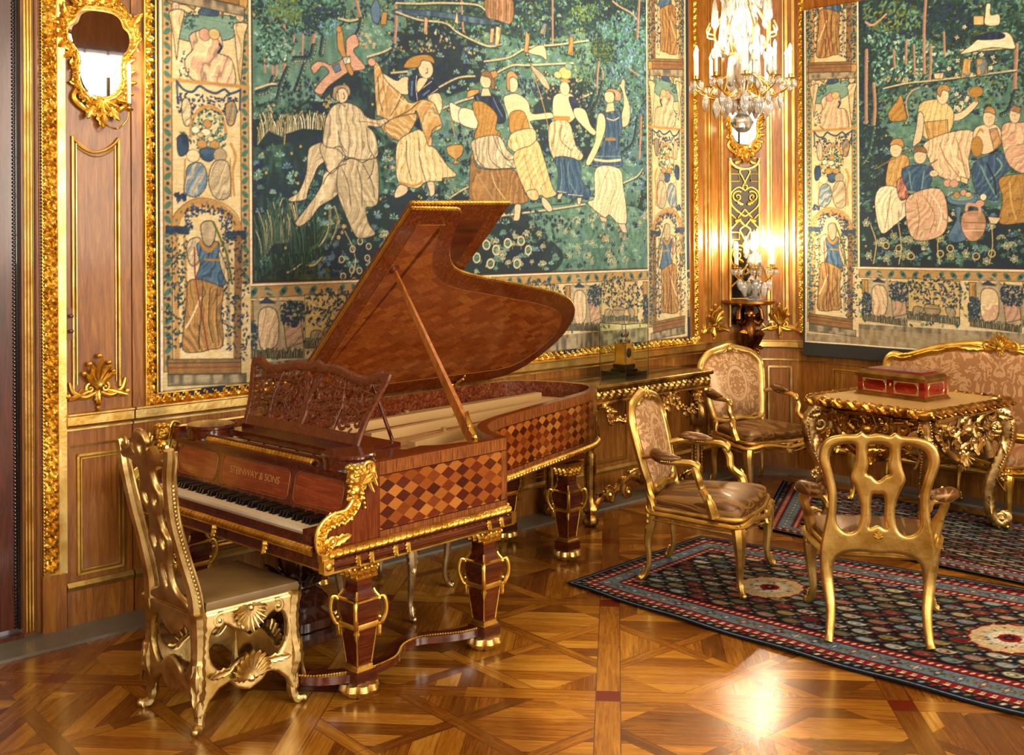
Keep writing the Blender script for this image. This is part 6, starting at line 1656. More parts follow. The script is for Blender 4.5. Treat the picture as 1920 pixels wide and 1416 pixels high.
# ================================================================ RUGS
class Rug(Canvas): pass
def bot(cv,x,y,s,c0,c1,c2):
    cv.ell(x,y,5.6*s,2.9*s,c2,0);cv.ell(x,y,4.4*s,2.0*s,c0,0,1,rim=c1);cv.ell(x-.6*s,y,1.6*s,.8*s,c1,0);cv.ell(x+4.6*s,y+1.2*s,1.1*s,.9*s,c1,.6)
def paint_rug(w,h,seed,med=True):
    cv=Rug(0,0,w,h,seed);r=cv.rng;H=lambda s:np.array([int(s[i:i+2],16)/255 for i in(0,2,4)])
    NV,RD,CM_,LB,OL,DR,PK=H('14141E'),H('7E1A22'),H('CFC6AC'),H('7C93A6'),H('5E6448'),H('3E1018'),H('B0705E')
    cv.a[:]=NV
    cols=[RD,CM_,OL,LB,PK,H('A88A5A')]
    for j,y in enumerate(range(48,h-34,11)):
        for x in range(42+(11 if j%2 else 0),w-34,22):
            c=cols[int(r.integers(6))];c2_=cols[int(r.integers(6))];bot(cv,x+r.normal()*.6,y,1.45,c*.8,c2_,OL*.7)
            for q in(-1,1): cv.ell(x+11,y+q*3,1.5,1.1,cols[int(r.integers(6))],.4*q);cv.ell(x+8,y+q*4.5,1.1,.8,cols[int(r.integers(6))],-.4*q)
            cv.line([(x-10,y+5.5),(x-4,y+4.2),(x+4,y+4.2),(x+10,y+5.5)],OL*.9,.5,.8,sm=False)
    def band(o,t,col):
        cv.a[o:o+t,o:w-o]=col;cv.a[h-o-t:h-o,o:w-o]=col;cv.a[o:h-o,o:o+t]=col;cv.a[o:h-o,w-o-t:w-o]=col
    def motif(o,step,fn):
        for x in range(o,w-o,step): fn(x,o);fn(x,h-1-o)
        for y in range(o,h-o,step): fn(o,y);fn(w-1-o,y)
    def flower(x,y):
        for a in (0,1.57,3.14,4.71): cv.ell(x+3.2*math.cos(a),y+2.8*math.sin(a),2.0,1.4,cols[(int(x)//16)%6],a,1,rim=NV)
        cv.ell(x,y,1.4,1.4,CM_);cv.line([(x+6,y-3),(x+8,y+3),(x+10,y-2)],OL,.8,.9)
    def white_box(x,y): cv.poly([(x-2.2,y-2),(x+1.2,y-2),(x+2.2,y+2),(x-1.2,y+2)],'c',0,0);cv.ell(x,y,.8,.8,NV)
    band(0,3,NV);band(3,1,LB*.9);band(4,8,NV);motif(8,8,lambda x,y:(cv.ell(x,y,2.2,1.5,cols[int(r.integers(6))],.6),cv.ell(x+4,y+2,1.2,.9,OL)))
    band(12,7,RD);motif(15,8,white_box);band(19,1,NV);band(20,13,LB*.8);motif(26,16,flower)
    band(33,1,NV);band(34,7,RD);motif(37,6,lambda x,y:cv.poly([(x-2,y-1.6),(x,y-1.8),(x+2,y+1.6),(x,y+1.8)],'c',0,0))
    if med:
        for cx in range(int(w*.235),w,int(w*.34)):
            for R,c in ((1.0,RD),(.93,H('C2AE82')),(.6,H('A8B0A0')),(.5,CM_),(.28,RD),(.16,NV)): 
                P=[(cx+30*R*(1+.04*math.cos(16*a))*math.cos(a),h/2+26*R*(1+.04*math.cos(16*a))*math.sin(a)) for a in np.linspace(0,6.283,49)[:-1]];cv.poly(P,'c',0,0);b=cv.box(np.array(P),1);mk,_,_=cv.mask(np.array(P),b);cv.blend(b,mk*1.0,c)
            for k in range(30): a=r.random()*6.28;q=r.random();cv.ell(cx+25*q*math.cos(a),h/2+19*q*math.sin(a),1.5,.9,[RD,OL,NV,PK][k%4],a)
    cv.a=np.clip(cv.a*(.85+.3*r.random((h,w,1)))*(1-.10*vnoise(h,w,1.3,6,r)[...,None]),0,1);return cv
RUGM=None
def m_rug():
    n=NT('knotted_wool');a=n.n('ShaderNodeVertexColor',layer_name='weave');v=n.coord();f=n.noise(v,300,2)*.5+.75;mm=n.n('ShaderNodeVectorMath',operation='SCALE');n.put(mm.inputs[0],a.outputs[0]);n.put(mm.inputs['Scale'],f);n.set(col=X(n,mm.outputs[0]),rough=.95,sheen=0.0,spec=.08);n.bump(n.noise(v,260,3),.6,.004);return n.m
RUGM=m_rug()
def bil(A,B,C,Dd,bow,W_,H_,z,wav):
    def f(x,y):
        s=x/W_;t=y/H_;o=np.zeros(x.shape+(3,))
        for k in range(2): o[...,k]=(A[k]*(1-s)+B[k]*s)*(1-t)+(Dd[k]*(1-s)+C[k]*s)*t+bow[k]*4*s*(1-s)*(1-t)
        o[...,2]=z+wav*(np.sin(x*9+y*4)*.5+.5)*(np.clip(1-t*6,0,1)+.1);return o
    return f
W1_,H1_=4.2,1.42;RG=paint_rug(600,203,5)
o=canvas_mesh(RG,bil((.29,6.24),(2.95,3.75),(4.2,5.10),(1.20,7.22),(-.05,-.10),W1_,H1_,.0085,.006),'rug',RUGM,.007);tag(o,'long navy and red patterned runner with cream medallions, in the foreground under two gilt armchairs','rug','patterned rugs')
RG2=paint_rug(560,300,8,False);W2_,H2_=3.92,2.1
o=canvas_mesh(RG2,bil((1.60,7.40),(4.25,4.65),(5.15,5.60),(2.10,8.80),(0,0),W2_,H2_,.0158,.001),'rug',RUGM,.007);tag(o,'wide dark red and navy rug under the carved table and the sofa','rug','patterned rugs')
# ================================================================ CARVED TABLE
def carved_table(loc,rz):
    t=thing('carved_table','square gilt table with pierced scrolling apron and S-scroll legs, on the rug','table',loc,rz);a,b,zt=.45,.475,.845
    MARB=m_plain('yellow_marble','D2B478',.3,0,.2,.05,10,'B08C4C');r=.03
    m=MB();m.span((-a+.02,-b+.02,zt-.035),(a-.02,b-.02,zt));m.build('tabletop',MARB,t,smooth=0)
    O=[Vector(p) for p in((-a,-b,zt-.018),(a,-b,zt-.018),(a,b,zt-.018),(-a,b,zt-.018))]
    O=[Vector((x,y,zt-.018)) for x,y in [(sx*(a-.05)+.05*math.cos(th),sy*(b-.05)+.05*math.sin(th)) for sx,sy,t0 in((1,1,0),(-1,1,90),(-1,-1,180),(1,-1,270)) for th in [math.radians(t0+k*30) for k in range(4)]]]
    m=MB();Q=resample(O,.008,True);m.tube(Q,.030,10,closed=True,mod=lambda l,th:1+.22*math.sin(2*PI*l/.062+th*2)*abs(math.cos(PI*l/.11)));
    for i,p in enumerate(resample(O,.055,True)):
        T=(resample(O,.055,True)[(i+1)%len(resample(O,.055,True))]-p).normalized() if i%2==0 else Vector((1,0,0));nr=Vector((T.y,-T.x,0))
        if nr.dot(p)<0: nr=-nr
        if i%2==0: m.leaf(p+nr*.018+Vector((0,0,.012)),T+Vector((0,0,-.5)),nr,.075,.036,.5,1,7,.35);m.ell(p+nr*.03-Vector((0,0,.012)),.011,7)
    m.build('carved_rim',GOLD_D if False else m_gold('table_gilding','D2A04A','6E4218',.30),t)
    TG=bpy.data.materials['table_gilding']
    for sx in(-1,1):
        for sy in(-1,1):
            u=Vector((sx*.707,sy*.707,0));sd=Vector((-u.y,u.x,0));c=Vector((sx*(a-.10),sy*(b-.10),0));q=lambda r_,z:c+u*r_+Vector((0,0,z))
            m=MB();P=cr([q(-.03,.80),q(.03,.785),q(.085,.74),(q(.115,.66)),q(.105,.56),q(.06,.45),q(.02,.36),q(-.01,.26),q(-.01,.16),q(.02,.07),q(.06,.035),q(.10,.05),q(.105,.09),q(.075,.105),q(.06,.085)],6)
            m.tube(P,[.03,.05,.052,.046,.04,.036,.034,.032,.026,.012],10,up=sd,fl=.62,mod=lambda l,th:1+.08*math.sin(l*120+th*3))
            scrollwork(m,q(.045,.665),u,(0,0,1),sd,.055,.016,1.4,1.2,-1);scrollwork(m,q(.03,.815),u,(0,0,1),sd,.03,.014,1.2,2.5,-1);scrollwork(m,q(.06,.065),u,(0,0,1),sd,.05,.020,1.4,PI*1.4,1)
            m.tube([q(-.05,.79),q(-.03,.62),q(.0,.46)],[.04,.035,.03],8,up=sd,fl=.5)
            for e in(-1,1):
                m.beads([p+sd*e*.03+u*.015 for p in P[8:34]],.0075,.019,6);m.leaf(q(.075,.60)+sd*e*.026,u*.1+Vector((0,0,-1)),sd*e,.12,.05,.6);m.leaf(q(.05,.74)+sd*e*.03,u-Vector((0,0,.2)),sd*e,.09,.05,.6);m.leaf(q(.0,.22)+sd*e*.022,Vector((0,0,-1)),sd*e,.12,.04,.2)
            m.leaf(q(.125,.70),(-u.x*.15,-u.y*.15,-1),u,.17,.07,.1);m.leaf(q(.02,.36),(u.x*.3,u.y*.3,-1),u,.14,.05,.5)
            for k in range(5): m.leaf(q(.035,.40),u*math.cos(k*1.25)+Vector((0,0,math.sin(k*1.25)-.6)),sd,.06,.03,.6,1,7,.3)
            for k in range(9): m.ell(q(.085+.02*math.cos(k*.7),.335+.02*math.sin(k*.7))+sd*(.01*math.sin(k*2)),.012,7)
            m.build('leg',TG if (sx,sy)==(9,9) else SILVG2,t)
    rr=random.Random(3)
    for k,(A,B,nr) in enumerate((((-a+.10,-b+.06),(a-.10,-b+.06),(0,-1,0)),((a-.06,-b+.10),(a-.06,b-.10),(1,0,0)),((a-.10,b-.06),(-a+.10,b-.06),(0,1,0)),((-a+.06,b-.10),(-a+.06,-b+.10),(-1,0,0)))):
        A,B=Vector((*A,0)),Vector((*B,0));nr=Vector(nr);ax=(B-A).normalized();L_=(B-A).length;q=lambda f,z:A+ax*(L_*f)+Vector((0,0,z));m=MB()
        m.box(tuple((A+B)/2+Vector((0,0,.785))-nr*.04),(L_ if abs(ax.x)>.5 else .03,L_ if abs(ax.y)>.5 else .03,.05))
        T=lambda P,r,fl=.8:m.tube([q(p.x,p.y) for p in cr(P,6)],r,8,up=nr,fl=fl)
        T([(0,.74),(.12,.70),(.2,.60),(.35,.53),(.5,.50),(.65,.53),(.8,.60),(.88,.70),(1,.74)],[.014,.022,.026,.022,.026,.022,.014]);T([(0,.78),(.2,.765),(.5,.775),(.8,.765),(1,.78)],.014)
        for e in(-1,1):
            for f,z,R,a0 in ((.14,.70,.05,0),(.22,.60,.045,2),(.33,.70,.05,1),(.36,.60,.04,4),(.08,.62,.03,2)): scrollwork(m,q(.5+e*(.5-f),z)+nr*.008,ax*e,(0,0,1),nr,R,.011,1.4,a0,1 if f<.3 else -1)
            for j in range(16): f,z,th=rr.uniform(.05,.45),rr.uniform(.55,.76),rr.uniform(0,6.28);m.leaf(q(.5+e*f,z)+nr*.012,ax*math.cos(th)+Vector((0,0,math.sin(th))),nr,rr.uniform(.05,.09),rr.uniform(.025,.04),.9,1,8,.3)
        shell(m,q(.5,.70)+nr*.02,(0,0,1),nr,.075,7,1.3);m.ell(q(.5,.69)+nr*.025,(.04,.04,.035),12);T([(.42,.70),(.47,.78),(.5,.80),(.53,.78),(.58,.70)],.016)
        for j in range(30): th=rr.uniform(0,6.28);R=rr.uniform(0,.07);m.ell(q(.5,.53)+ax*R*math.cos(th)*1.4+Vector((0,0,R*math.sin(th)*.8))+nr*.015,rr.uniform(.009,.016),7)
        for j in range(7): a_=PI+PI*j/6;m.leaf(q(.5,.53)+nr*.01,ax*math.cos(a_)+Vector((0,0,math.sin(a_))),nr,.08,.035,.6,1,8,.3)
        m.build('apron',TG if k in(0,3) else SILVG2,t)
    return t
SILVG2=m_gold('table_pale_gilding','DAB878','80602E',.33)
TBL=Vector((2.575,7.37,.0));TRZ=math.atan2(-.8,.6);carved_table(tuple(TBL+Vector((0,0,.0185))),TRZ)
# casket on the table
TORT=m_wood('red_tortoiseshell','2A0604','7A0E08','A82412','x',.12,.6,.9)
OLD=m_gold('casket_brass','B08A4A','7A5628',.35,.1)
PEWT=m_plain('engraved_pewter','B8AE92',.3,.8)
def casket(loc,rz):
    t=thing('casket','red tortoiseshell casket with brass mouldings, standing on the carved table','casket',loc,rz);L_,Wd=.25,.125
    m=MB();m.span((-L_,-Wd,.018),(L_,Wd,.125));b=m.build('body',TORT,t,smooth=0)
    m=MB();m.span((-L_-.015,-Wd-.015,0),(L_+.015,Wd+.015,.010));m.span((-L_-.008,-Wd-.008,.010),(L_+.008,Wd+.008,.022));m.span((-L_-.004,-Wd-.004,.118),(L_+.004,Wd+.004,.126));m.build('plinth',OLD,t,smooth=0)
    m=MB();m.span((-L_-.012,-Wd-.012,.126),(L_+.012,Wd+.012,.142));m.box((0,0,.152),(2*L_-.02,2*Wd-.02,.02),tp=1.08);l=m.build('lid',OLD,t,smooth=0)
    m=MB();m.box((0,0,.168),(2*L_-.10,2*Wd-.08,.016),tp=1.12);m.build('lid_panel',TORT,l,smooth=0)
    for cx,w,nr in ((-.118,.085,'y'),(.118,.085,'y'),(0,.085,'x')):
        for s in(-1,1):
            h=.036;c=.022;P=[(-w,-h+c),(-w+c,-h),(w-c,-h),(w,-h+c),(w,h-c),(w-c,h),(-w+c,h),(-w,h-c)]
            f=(lambda p,e:(cx+p[0],s*(Wd+e),.072+p[1])) if nr=='y' else (lambda p,e:(s*(L_+e),p[0],.072+p[1]))
            m=MB();w2,h2=w+.006,h+.006;R_=[(-w2,-h2),(w2,-h2),(w2,h2),(-w2,h2)];m.add([f(p,e) for e in(0,.0015) for p in R_],[(0,1,2,3),(4,5,6,7),(0,1,5,4),(1,2,6,5),(2,3,7,6),(3,0,4,7)]);o=m.build('pewter_panel',PEWT,b,smooth=0)
            m=MB();m.add([f(p,e) for e in(.0,.003) for p in P],[tuple(range(8)),tuple(range(15,7,-1))]+[(i,(i+1)%8,8+(i+1)%8,8+i) for i in range(8)]);m.build('tortoiseshell_panel',TORT,b,smooth=0)
            m=MB();m.tube([f(p,.003) for p in P],.0022,5,closed=True);m.build('brass_border',BRASS,b)
    m=MB();m.ell((0,-Wd-.002,.085),(.009,.003,.013),10);m.ell((0,-Wd-.004,.085),(.003,.003,.006),8);m.build('keyhole_plate',BRASS,b);return t
casket((2.555,7.43,.8645),TRZ)
# ================================================================ CONSOLE TABLE ALONG THE WALL
CONG=m_gold('console_gilding','CFA458','5E4020',.33)
def console():
    a0,a1,dd=3.22,4.52,.50;rz=math.atan2(D1.y,D1.x);L_=a1-a0;o_=F1(a0,.03,0);t=thing('console_table','gilt console table with carved frieze and baluster legs, behind the tail of the piano','console table',o_,rz)
    # local x along the wall, local -y into the room
    MB().span((-.02,-dd-.01,.905),(L_+.02,0,.935)).build('tabletop',m_plain('dark_porphyry','3A2A1C',.15,0,.6,0,10,'5A4228'),t,smooth=0)
    m=MB();m.tube([(-.02,-dd-.012,.92),(L_+.02,-dd-.012,.92)],.016,8);m.carved([(0,-dd,.862),(L_,-dd,.862)],.075,.022,(0,-1,0),.07,kind=2,n=11,step=.009);m.span((0,-dd,.815),(L_,-dd+.03,.905));m.span((0,-dd,.815),(.03,0,.905));m.span((L_-.03,-dd,.815),(L_,0,.905));m.tube([(0,-dd-.006,.818),(L_,-dd-.006,.818)],.009,6);m.carved([(L_,-dd,.862),(L_,0,.862)],.07,.02,(1,0,0),.07,kind=2,n=9,step=.009)
    m.build('frieze',CONG,t)
    m=MB();rr=random.Random(11)
    for f0,f1 in ((.10,.36),(.38,.64),(.66,.90)):
        for k in range(26): q=k/25;x=(f0+(f1-f0)*q)*L_;z=.80-.12*math.sin(PI*q)+rr.uniform(-.02,.02);m.ell((x,-dd-.012+rr.uniform(-.015,.01),z),rr.uniform(.012,.024),8)
        for k in range(10): q=rr.random();th=rr.uniform(3.3,6.1);m.leaf(((f0+(f1-f0)*q)*L_,-dd-.01,.80-.11*math.sin(PI*q)),(math.cos(th),0,math.sin(th)),(0,-1,0),.08,.036,.8,1,8,.3)
        scrollwork(m,(f0*L_+.05,-dd-.01,.77),(1,0,0),(0,0,1),(0,-1,0),.045,.013,1.4,1);scrollwork(m,(f1*L_-.05,-dd-.01,.77),(-1,0,0),(0,0,1),(0,-1,0),.045,.013,1.4,1)
    for s in(.37,.65): m.ell((s*L_,-dd-.02,.77),(.03,.03,.04),10);shell(m,(s*L_,-dd-.02,.80),(0,0,-1),(0,-1,0),.09,5)
    m.build('carved_swags',CONG,t)
    prof=[(.03,.0),(.045,.01),(.052,.035),(.045,.06),(.03,.075),(.035,.09),(.055,.11),(.05,.14),(.03,.16),(.024,.2),(.028,.36),(.032,.48),(.026,.50),(.034,.52),(.05,.54),(.062,.60),(.055,.66),(.035,.69),(.026,.71),(.038,.73),(.03,.76),(.05,.79),(.055,.815)]
    lg=None
    for x,y in((.07,-dd+.06),(L_-.07,-dd+.06),(.07,-.08),(L_-.07,-.08)):
        m=MB();m.lathe(prof,24,lob=lambda th,z:1+(.09*math.cos(8*th) if (z<.16 or z>.52) else .05*math.cos(4*th)));
        for k in range(4): a=k*PI/2+.4;m.tube([(.034*math.cos(a),.034*math.sin(a),z) for z in(.18,.3,.48)],.008,6);m.beads([(.036*math.cos(a),.036*math.sin(a),z) for z in(.2,.47)],.011,.024,6);m.leaf((.03*math.cos(a),.03*math.sin(a),.76),(math.cos(a),math.sin(a),1),(math.cos(a),math.sin(a),0),.09,.05,.7)
        o=m.build('leg',CONG,t);o.location=(x,y,0)
    m=MB();y=-dd+.06
    P=cr([(.10,y,.12),(.22,y+.02,.17),(.36,y+.10,.12),(.5,y+.14,.16),(L_/2,y+.16,.22),(L_-.5,y+.14,.16),(L_-.36,y+.10,.12),(L_-.22,y+.02,.17),(L_-.10,y,.12)],6);m.tube(P,.026,8,mod=lambda l,th:1+.25*math.sin(l*90+th*2))
    for k in range(14): p=P[3+k*3];th=rr.uniform(0,6.28);m.leaf(p,(math.cos(th),0,abs(math.sin(th))),(0,-1,0),.10,.045,.9);
    for x in (.26,.45,L_-.45,L_-.26): scrollwork(m,(x,y,.17),(1,0,0),(0,0,1),(0,-1,0),.05,.016,1.4,rr.uniform(0,6))
    m.build('stretcher',CONG,t);return t
console()
# glass case with a small table clock
SC_=.12
def glass_case():
    p=F1(3.80,.03+.30,0);rz=math.atan2(D1.y,D1.x);t=thing('glass_case','square glass display case standing on the console table','display case',(p.x,p.y,.9365),rz);h=SC_;H_=.375
    m=MB();w=.004
    for a,b in(((-h,-h,0),(h,-h+w,H_)),((-h,h-w,0),(h,h,H_)),((-h,-h+w,0),(-h+w,h-w,H_)),((h-w,-h+w,0),(h,h-w,H_))): m.span(a,b)
    m.span((-h,-h,H_),(h,h,H_+.005));m.build('glass_panes',GLASS,t,smooth=0)
    m=MB()
    for x in(-h,h):
        for y in(-h,h): m.span((x-.0015,y-.0015,0),(x+.0015,y+.0015,H_+.005))
    EG=m_plain('dark_glass_edge','1E2A20',.15,0,.5)
    for s in(-h,h): m.span((-h,s-.0015,H_+.003),(h,s+.0015,H_+.0055));m.span((s-.0015,-h,H_+.003),(s+.0015,h,H_+.0055))
    m.build('glass_edges',EG,t,smooth=0)
    m=MB()
    for a,b in(((-h+.006,-h+.006,.02),(h-.006,-h+.03,.042)),((-h+.006,h-.03,.02),(h-.006,h-.006,.042)),((-h+.006,-h+.03,.02),(-h+.03,h-.03,.042)),((h-.03,-h+.03,.02),(h-.006,h-.03,.042))): m.span(a,b)
    m.span((-h+.006,-h+.006,.0),(h-.006,h-.006,.018));m.build('acrylic_base',m_plain('stacked_acrylic','C9BFA0',.12,0,.6),t,smooth=0)
    t2=thing('table_clock','small brass tower clock with silver dome, inside the glass case','clock',(p.x,p.y,.9365+.0185),rz)
    m=MB();m.box((0,0,.03),(.13,.13,.016));m.box((0,0,.055),(.11,.11,.03));m.build('base',m_plain('clock_plinth','3A3226',.2,.4,.4),t2,smooth=0)
    m=MB();m.box((0,0,.14),(.088,.088,.14));m.box((0,0,.075),(.098,.098,.012));m.box((0,0,.212),(.098,.098,.008))
    for x in(-.042,.042):
        for y in(-.042,.042): m.tube([(x,y,.07),(x,y,.212)],.006,8);m.ell((x,y,.222),.007,8)
    m.build('body',BRASS,t2,smooth=30)
    m=MB();m.lathe([(.042,.216),(.048,.228),(.047,.245),(.034,.258),(.03,.262),(.036,.275),(.036,.292),(.022,.306),(.006,.312),(.005,.325),(.0,.328)],28);m.build('dome',STEEL,t2)
    for s,ax in((-1,'y'),(1,'x')):
        m=MB();P=(0,-.0455,.15) if ax=='y' else (.0455,0,.15);m.ell(P,(.027,.003,.034) if ax=='y' else (.003,.027,.034),20);m.build('dial',m_plain('dark_dial','55504A',.35,.7),t2)
glass_case()
# ================================================================ MIRROR SCONCES
WAX=WHITEC
def candle(m_parent,pos,h,name='candle',r=.011,lamp=2.2,leanv=(0,0,1)):
    p=Vector(pos);o=MB().lathe([(r,0),(r,h),(r*.6,h+.004),(0,h+.005)],14).build('candle',WAX,m_parent);o.location=p
    m=MB();m.lathe([(.0,0),(.006,.002),(.010,.014),(.009,.028),(.004,.042),(.0,.050)],12);f=m.build('bulb',FLAME,o);f.location=(0,0,h+.004)
    return o
def lamp(wp,e,r=.03,col=(1,.78,.5)):
    l=bpy.data.lights.new('candle_and_fill_light','POINT');l.energy=e;l.shadow_soft_size=r;l.color=col;o=bpy.data.objects.new('candle_and_fill_light',l);SC.collection.objects.link(o);o.location=wp
def sconce(P,ax,nr,label,s=1.0,lampe=5,ca=(.09,)):
    P,ax,nr=Vector(P),Vector(ax).normalized(),Vector(nr).normalized();up=Vector((0,0,1));M=Matrix(((ax.x,nr.x,0,0),(ax.y,nr.y,0,0),(0,0,1,0),(0,0,0,1)));t=thing('mirror_sconce',label,'mirror sconce',P,0,'gilt mirror sconces')
    S=lambda x,y,z:M@Vector((x*s,y*s,z*s))
    half=[(0,.245),(.07,.24),(.115,.215),(.135,.17),(.165,.145),(.175,.10),(.160,.05),(.125,.0),(.115,-.06),(.118,-.12),(.095,-.18),(.05,-.215),(0,-.225)]
    pts=half+[(-x,z) for x,z in half[::-1][1:-1]];O=cr([(x,z) for x,z in pts],4,True);G=[(p.x,p.y) for p in O]
    m=MB();n=len(G);V=[S(x*.99,.012,z*.99) for x,z in G]+[S(x*.99,.004,z*.99) for x,z in G]+[S(x*.86,.020,z*.9) for x,z in G];m.add(V,[tuple(range(2*n,3*n)),tuple(range(n,2*n))]+[(i,(i+1)%n,n+(i+1)%n,n+i) for i in range(n)]+[(i,(i+1)%n,2*n+(i+1)%n,2*n+i) for i in range(n)]);m.build('mirror_glass',MIRROR,t,smooth=0)
    m=MB();fr=[S(x*1.05,.016,z*1.04) for x,z in G];m.carved(fr+[fr[0]],.036*s,.026*s,nr,.05*s,kind=2,n=9,step=.006);m.tube([S(x*1.0,.026,z*1.0) for x,z in G],.007*s,8,closed=True,up=nr);m.tube([S(x*1.16,.012,z*1.12) for x,z in G],.008*s,8,closed=True,up=nr)
    for k in range(0,n,3):
        x,z=G[k];d=Vector((x,z)).normalized();T=(-d.y,d.x);m.leaf(S(x*1.08,.018,z*1.06),M.to_3x3()@Vector((T[0]+d.x*.8,0,T[1]+d.y*.8)),nr,.06*s,.032*s,.7,1,8,.35)
    for k in range(0,n,5): x,z=G[k];scrollwork(m,S(x*1.15,.018,z*1.12),ax,up,nr,.022*s,.008*s,1.3,k)
    for e in(-1,1):
        m.leaf(S(e*.05,.02,.27),M.to_3x3()@Vector((e*.8,0,.8)),nr,.13*s,.05*s,.8);scrollwork(m,S(e*.06,.02,.30),ax*e,up,nr,.04*s,.012*s,1.3,2);m.leaf(S(e*.16,.02,.16),M.to_3x3()@Vector((e*.5,0,.9)),nr,.10*s,.04*s,.8);m.leaf(S(e*.04,.02,-.24),M.to_3x3()@Vector((e*.5,0,-1)),nr,.10*s,.05*s,.6)
        m.tube([S(p.x,.016,p.y) for p in cr([(e*.115,-.16),(e*.14,-.22),(e*.09,-.27),(e*.03,-.30)],5)],[.010*s,.016*s,.012*s],8,up=nr)
    m.leaf(S(0,.02,.26),up,nr,.13*s,.07*s,.5);m.leaf(S(0,.02,-.25),-up,nr,.12*s,.06*s,.4);m.ell(S(0,.03,-.25),.018*s,10);shell(m,S(0,.03,-.22),-up,nr,.08*s,5)
    m.build('frame',GOLD,t)
    for c in ca:
        m=MB();P_=[S(p.x,p.z,p.y) for p in cr([(0,-.30,.03),(.0,-.345,.06),(c*.45,-.37,.11),(c*.9,-.33,.13),(c,-.285,.14)],6)];m.tube(P_,.005*s,8,up=ax);m.lathe([(.004,0),(.02,.006),(.024,.014),(.012,.018),(.013,.035),(.016,.04),(.0,.04)],16,c=tuple(S(c,.14,-.285)));a=m.build('candle_arm',BRASS,t)
        candle(a,S(c,.14,-.245),.155*s,r=.0105)
    return t
t_=.17
sconce(F1(.172,.0,2.845),D1,N1,'gilt rococo mirror sconce with one candle, on the oak panel beside the door',1.0,5,(.09,))
lamp(F1(.172+.09,.15,2.845-.03),9)
nC=(FC(.5,1,0)-FC(.5,0,0));aC=(FC(.51,0,0)-FC(.49,0,0)).normalized()
sconce(FC(.5,0,2.88),aC,nC,'gilt mirror sconce in the corner, half hidden behind the crystal chandelier',1.0,5,(.0,))
# ---- pierced gilt panel over dark mirror
pc=FC(.5,0,0)
def S_(x,d,z): return pc+aC*x+Vector(nC).normalized()*d+Vector((0,0,z))
nn_=Vector(nC).normalized();t=thing('fretwork_panel','tall dark mirror panel with gilt strapwork fret, in the corner behind the crystal candelabrum','panel',tuple(S_(0,0,1.18)));o_=Vector(t.location)
Q=lambda x,d,z:S_(x,d,z)-o_
m=MB();m.add([Q(-.125,.02,1.18),Q(.125,.02,1.18),Q(.125,.02,2.46),Q(-.125,.02,2.46),Q(-.125,.0,1.18),Q(.125,.0,1.18),Q(.125,.0,2.46),Q(-.125,.0,2.46)],[(0,1,2,3),(4,5,6,7),(0,1,5,4),(1,2,6,5),(2,3,7,6),(3,0,4,7)]);m.build('mirror_glass',DMIR,t,smooth=0)
m=MB();T=lambda P,r=.008:m.tube([Q(p.x,.028,p.y) for p in P],r,8,up=nn_,fl=.8)
for e in(-1,1): m.tube([Q(e*.128,.022,1.17),Q(e*.128,.022,2.56)],.012,8)
T([Vector((.128*math.cos(a),2.56-.09*math.sin(a))) for a in [PI*k/14 for k in range(15)]],.013);m.tube([Q(-.128,.022,1.18),Q(.128,.022,1.18)],.010,8);m.tube([Q(-.128,.022,1.40),Q(.128,.022,1.40)],.008,8)
m.build('gilt_frame',GOLD_P,t)
m=MB()
for zz in (2.10,1.62):
    for e in(-1,1):
        T([Vector(p) for p in((e*.12,zz+.33),(e*.05,zz+.33),(e*.05,zz+.27),(e*.12,zz+.27))],.007);T(cr([(e*.01,zz+.38),(e*.045,zz+.35),(e*.02,zz+.30),(0,zz+.26),(-e*.02,zz+.22),(0,zz+.19)],5),.007)
        scrollwork(m,Q(e*.065,.028,zz+.14),aC*e,(0,0,1),nn_,.05,.008,1.5,2.2,-1);T(cr([(e*.01,zz+.20),(e*.06,zz+.22),(e*.118,zz+.17),(e*.118,zz+.08),(e*.06,zz+.02),(0,zz-.02)],5),.008);T([Vector(p) for p in((0,zz+.04),(e*.06,zz-.03),(0,zz-.10),(e*.0,zz-.10))],.008);T([Vector(p) for p in((e*.12,zz+.0),(e*.06,zz-.06),(e*.12,zz-.12))],.008)
        m.leaf(Q(e*.02,.028,zz+.08),aC*e+Vector((0,0,.5)),nn_,.07,.03,.6,1,8,.3);m.leaf(Q(e*.09,.028,zz+.42),-aC*e+Vector((0,0,.4)),nn_,.06,.03,.6,1,8,.3)
    m.ell(Q(0,.03,zz+.24),.014,8)
m.build('strapwork',GOLD,t)
# ---- corner bracket with crouching putto, and the candelabrum
BRZ=m_gold('dark_gilt_bronze','A8743A','4A2410',.28)
ZB=1.395;bt=thing('bracket','dark gilt bracket carved as a crouching putto with a shaped shelf, in the corner','bracket',tuple(S_(0,0,1.0)));o_=Vector(bt.location);Q=lambda x,d,z:S_(x,d,z)-o_
m=MB();P=[Q(.21*math.cos(a),.035+.33*abs(math.sin(a))**.8,ZB) for a in [PI*k/20 for k in range(21)]];n=len(P)
m.add([p for p in P]+[p-Vector((0,0,.018)) for p in P]+[(p-Q(0,0,ZB))*.85+Q(0,0,ZB)-Vector((0,0,.035)) for p in P],[tuple(range(n)),tuple(range(2*n,3*n))]+[(i,(i+1)%n,n+(i+1)%n,n+i) for i in range(n)]+[(n+i,n+(i+1)%n,2*n+(i+1)%n,2*n+i) for i in range(n)]);m.build('shelf',OLD if False else m_gold('shelf_gilding','B98238','7A4A1C',.3,.1),bt,smooth=30)
m=MB();Tt=lambda P,r,fl=1:m.tube([Q(*p) for p in P],r,12,up=nn_,fl=fl)
bm_=None
Tt([(0,.06,1.02),(0,.10,1.08),(0,.11,1.15),(0,.09,1.21),(0,.09,1.25)],[.045,.062,.058,.055,.03])      # trunk
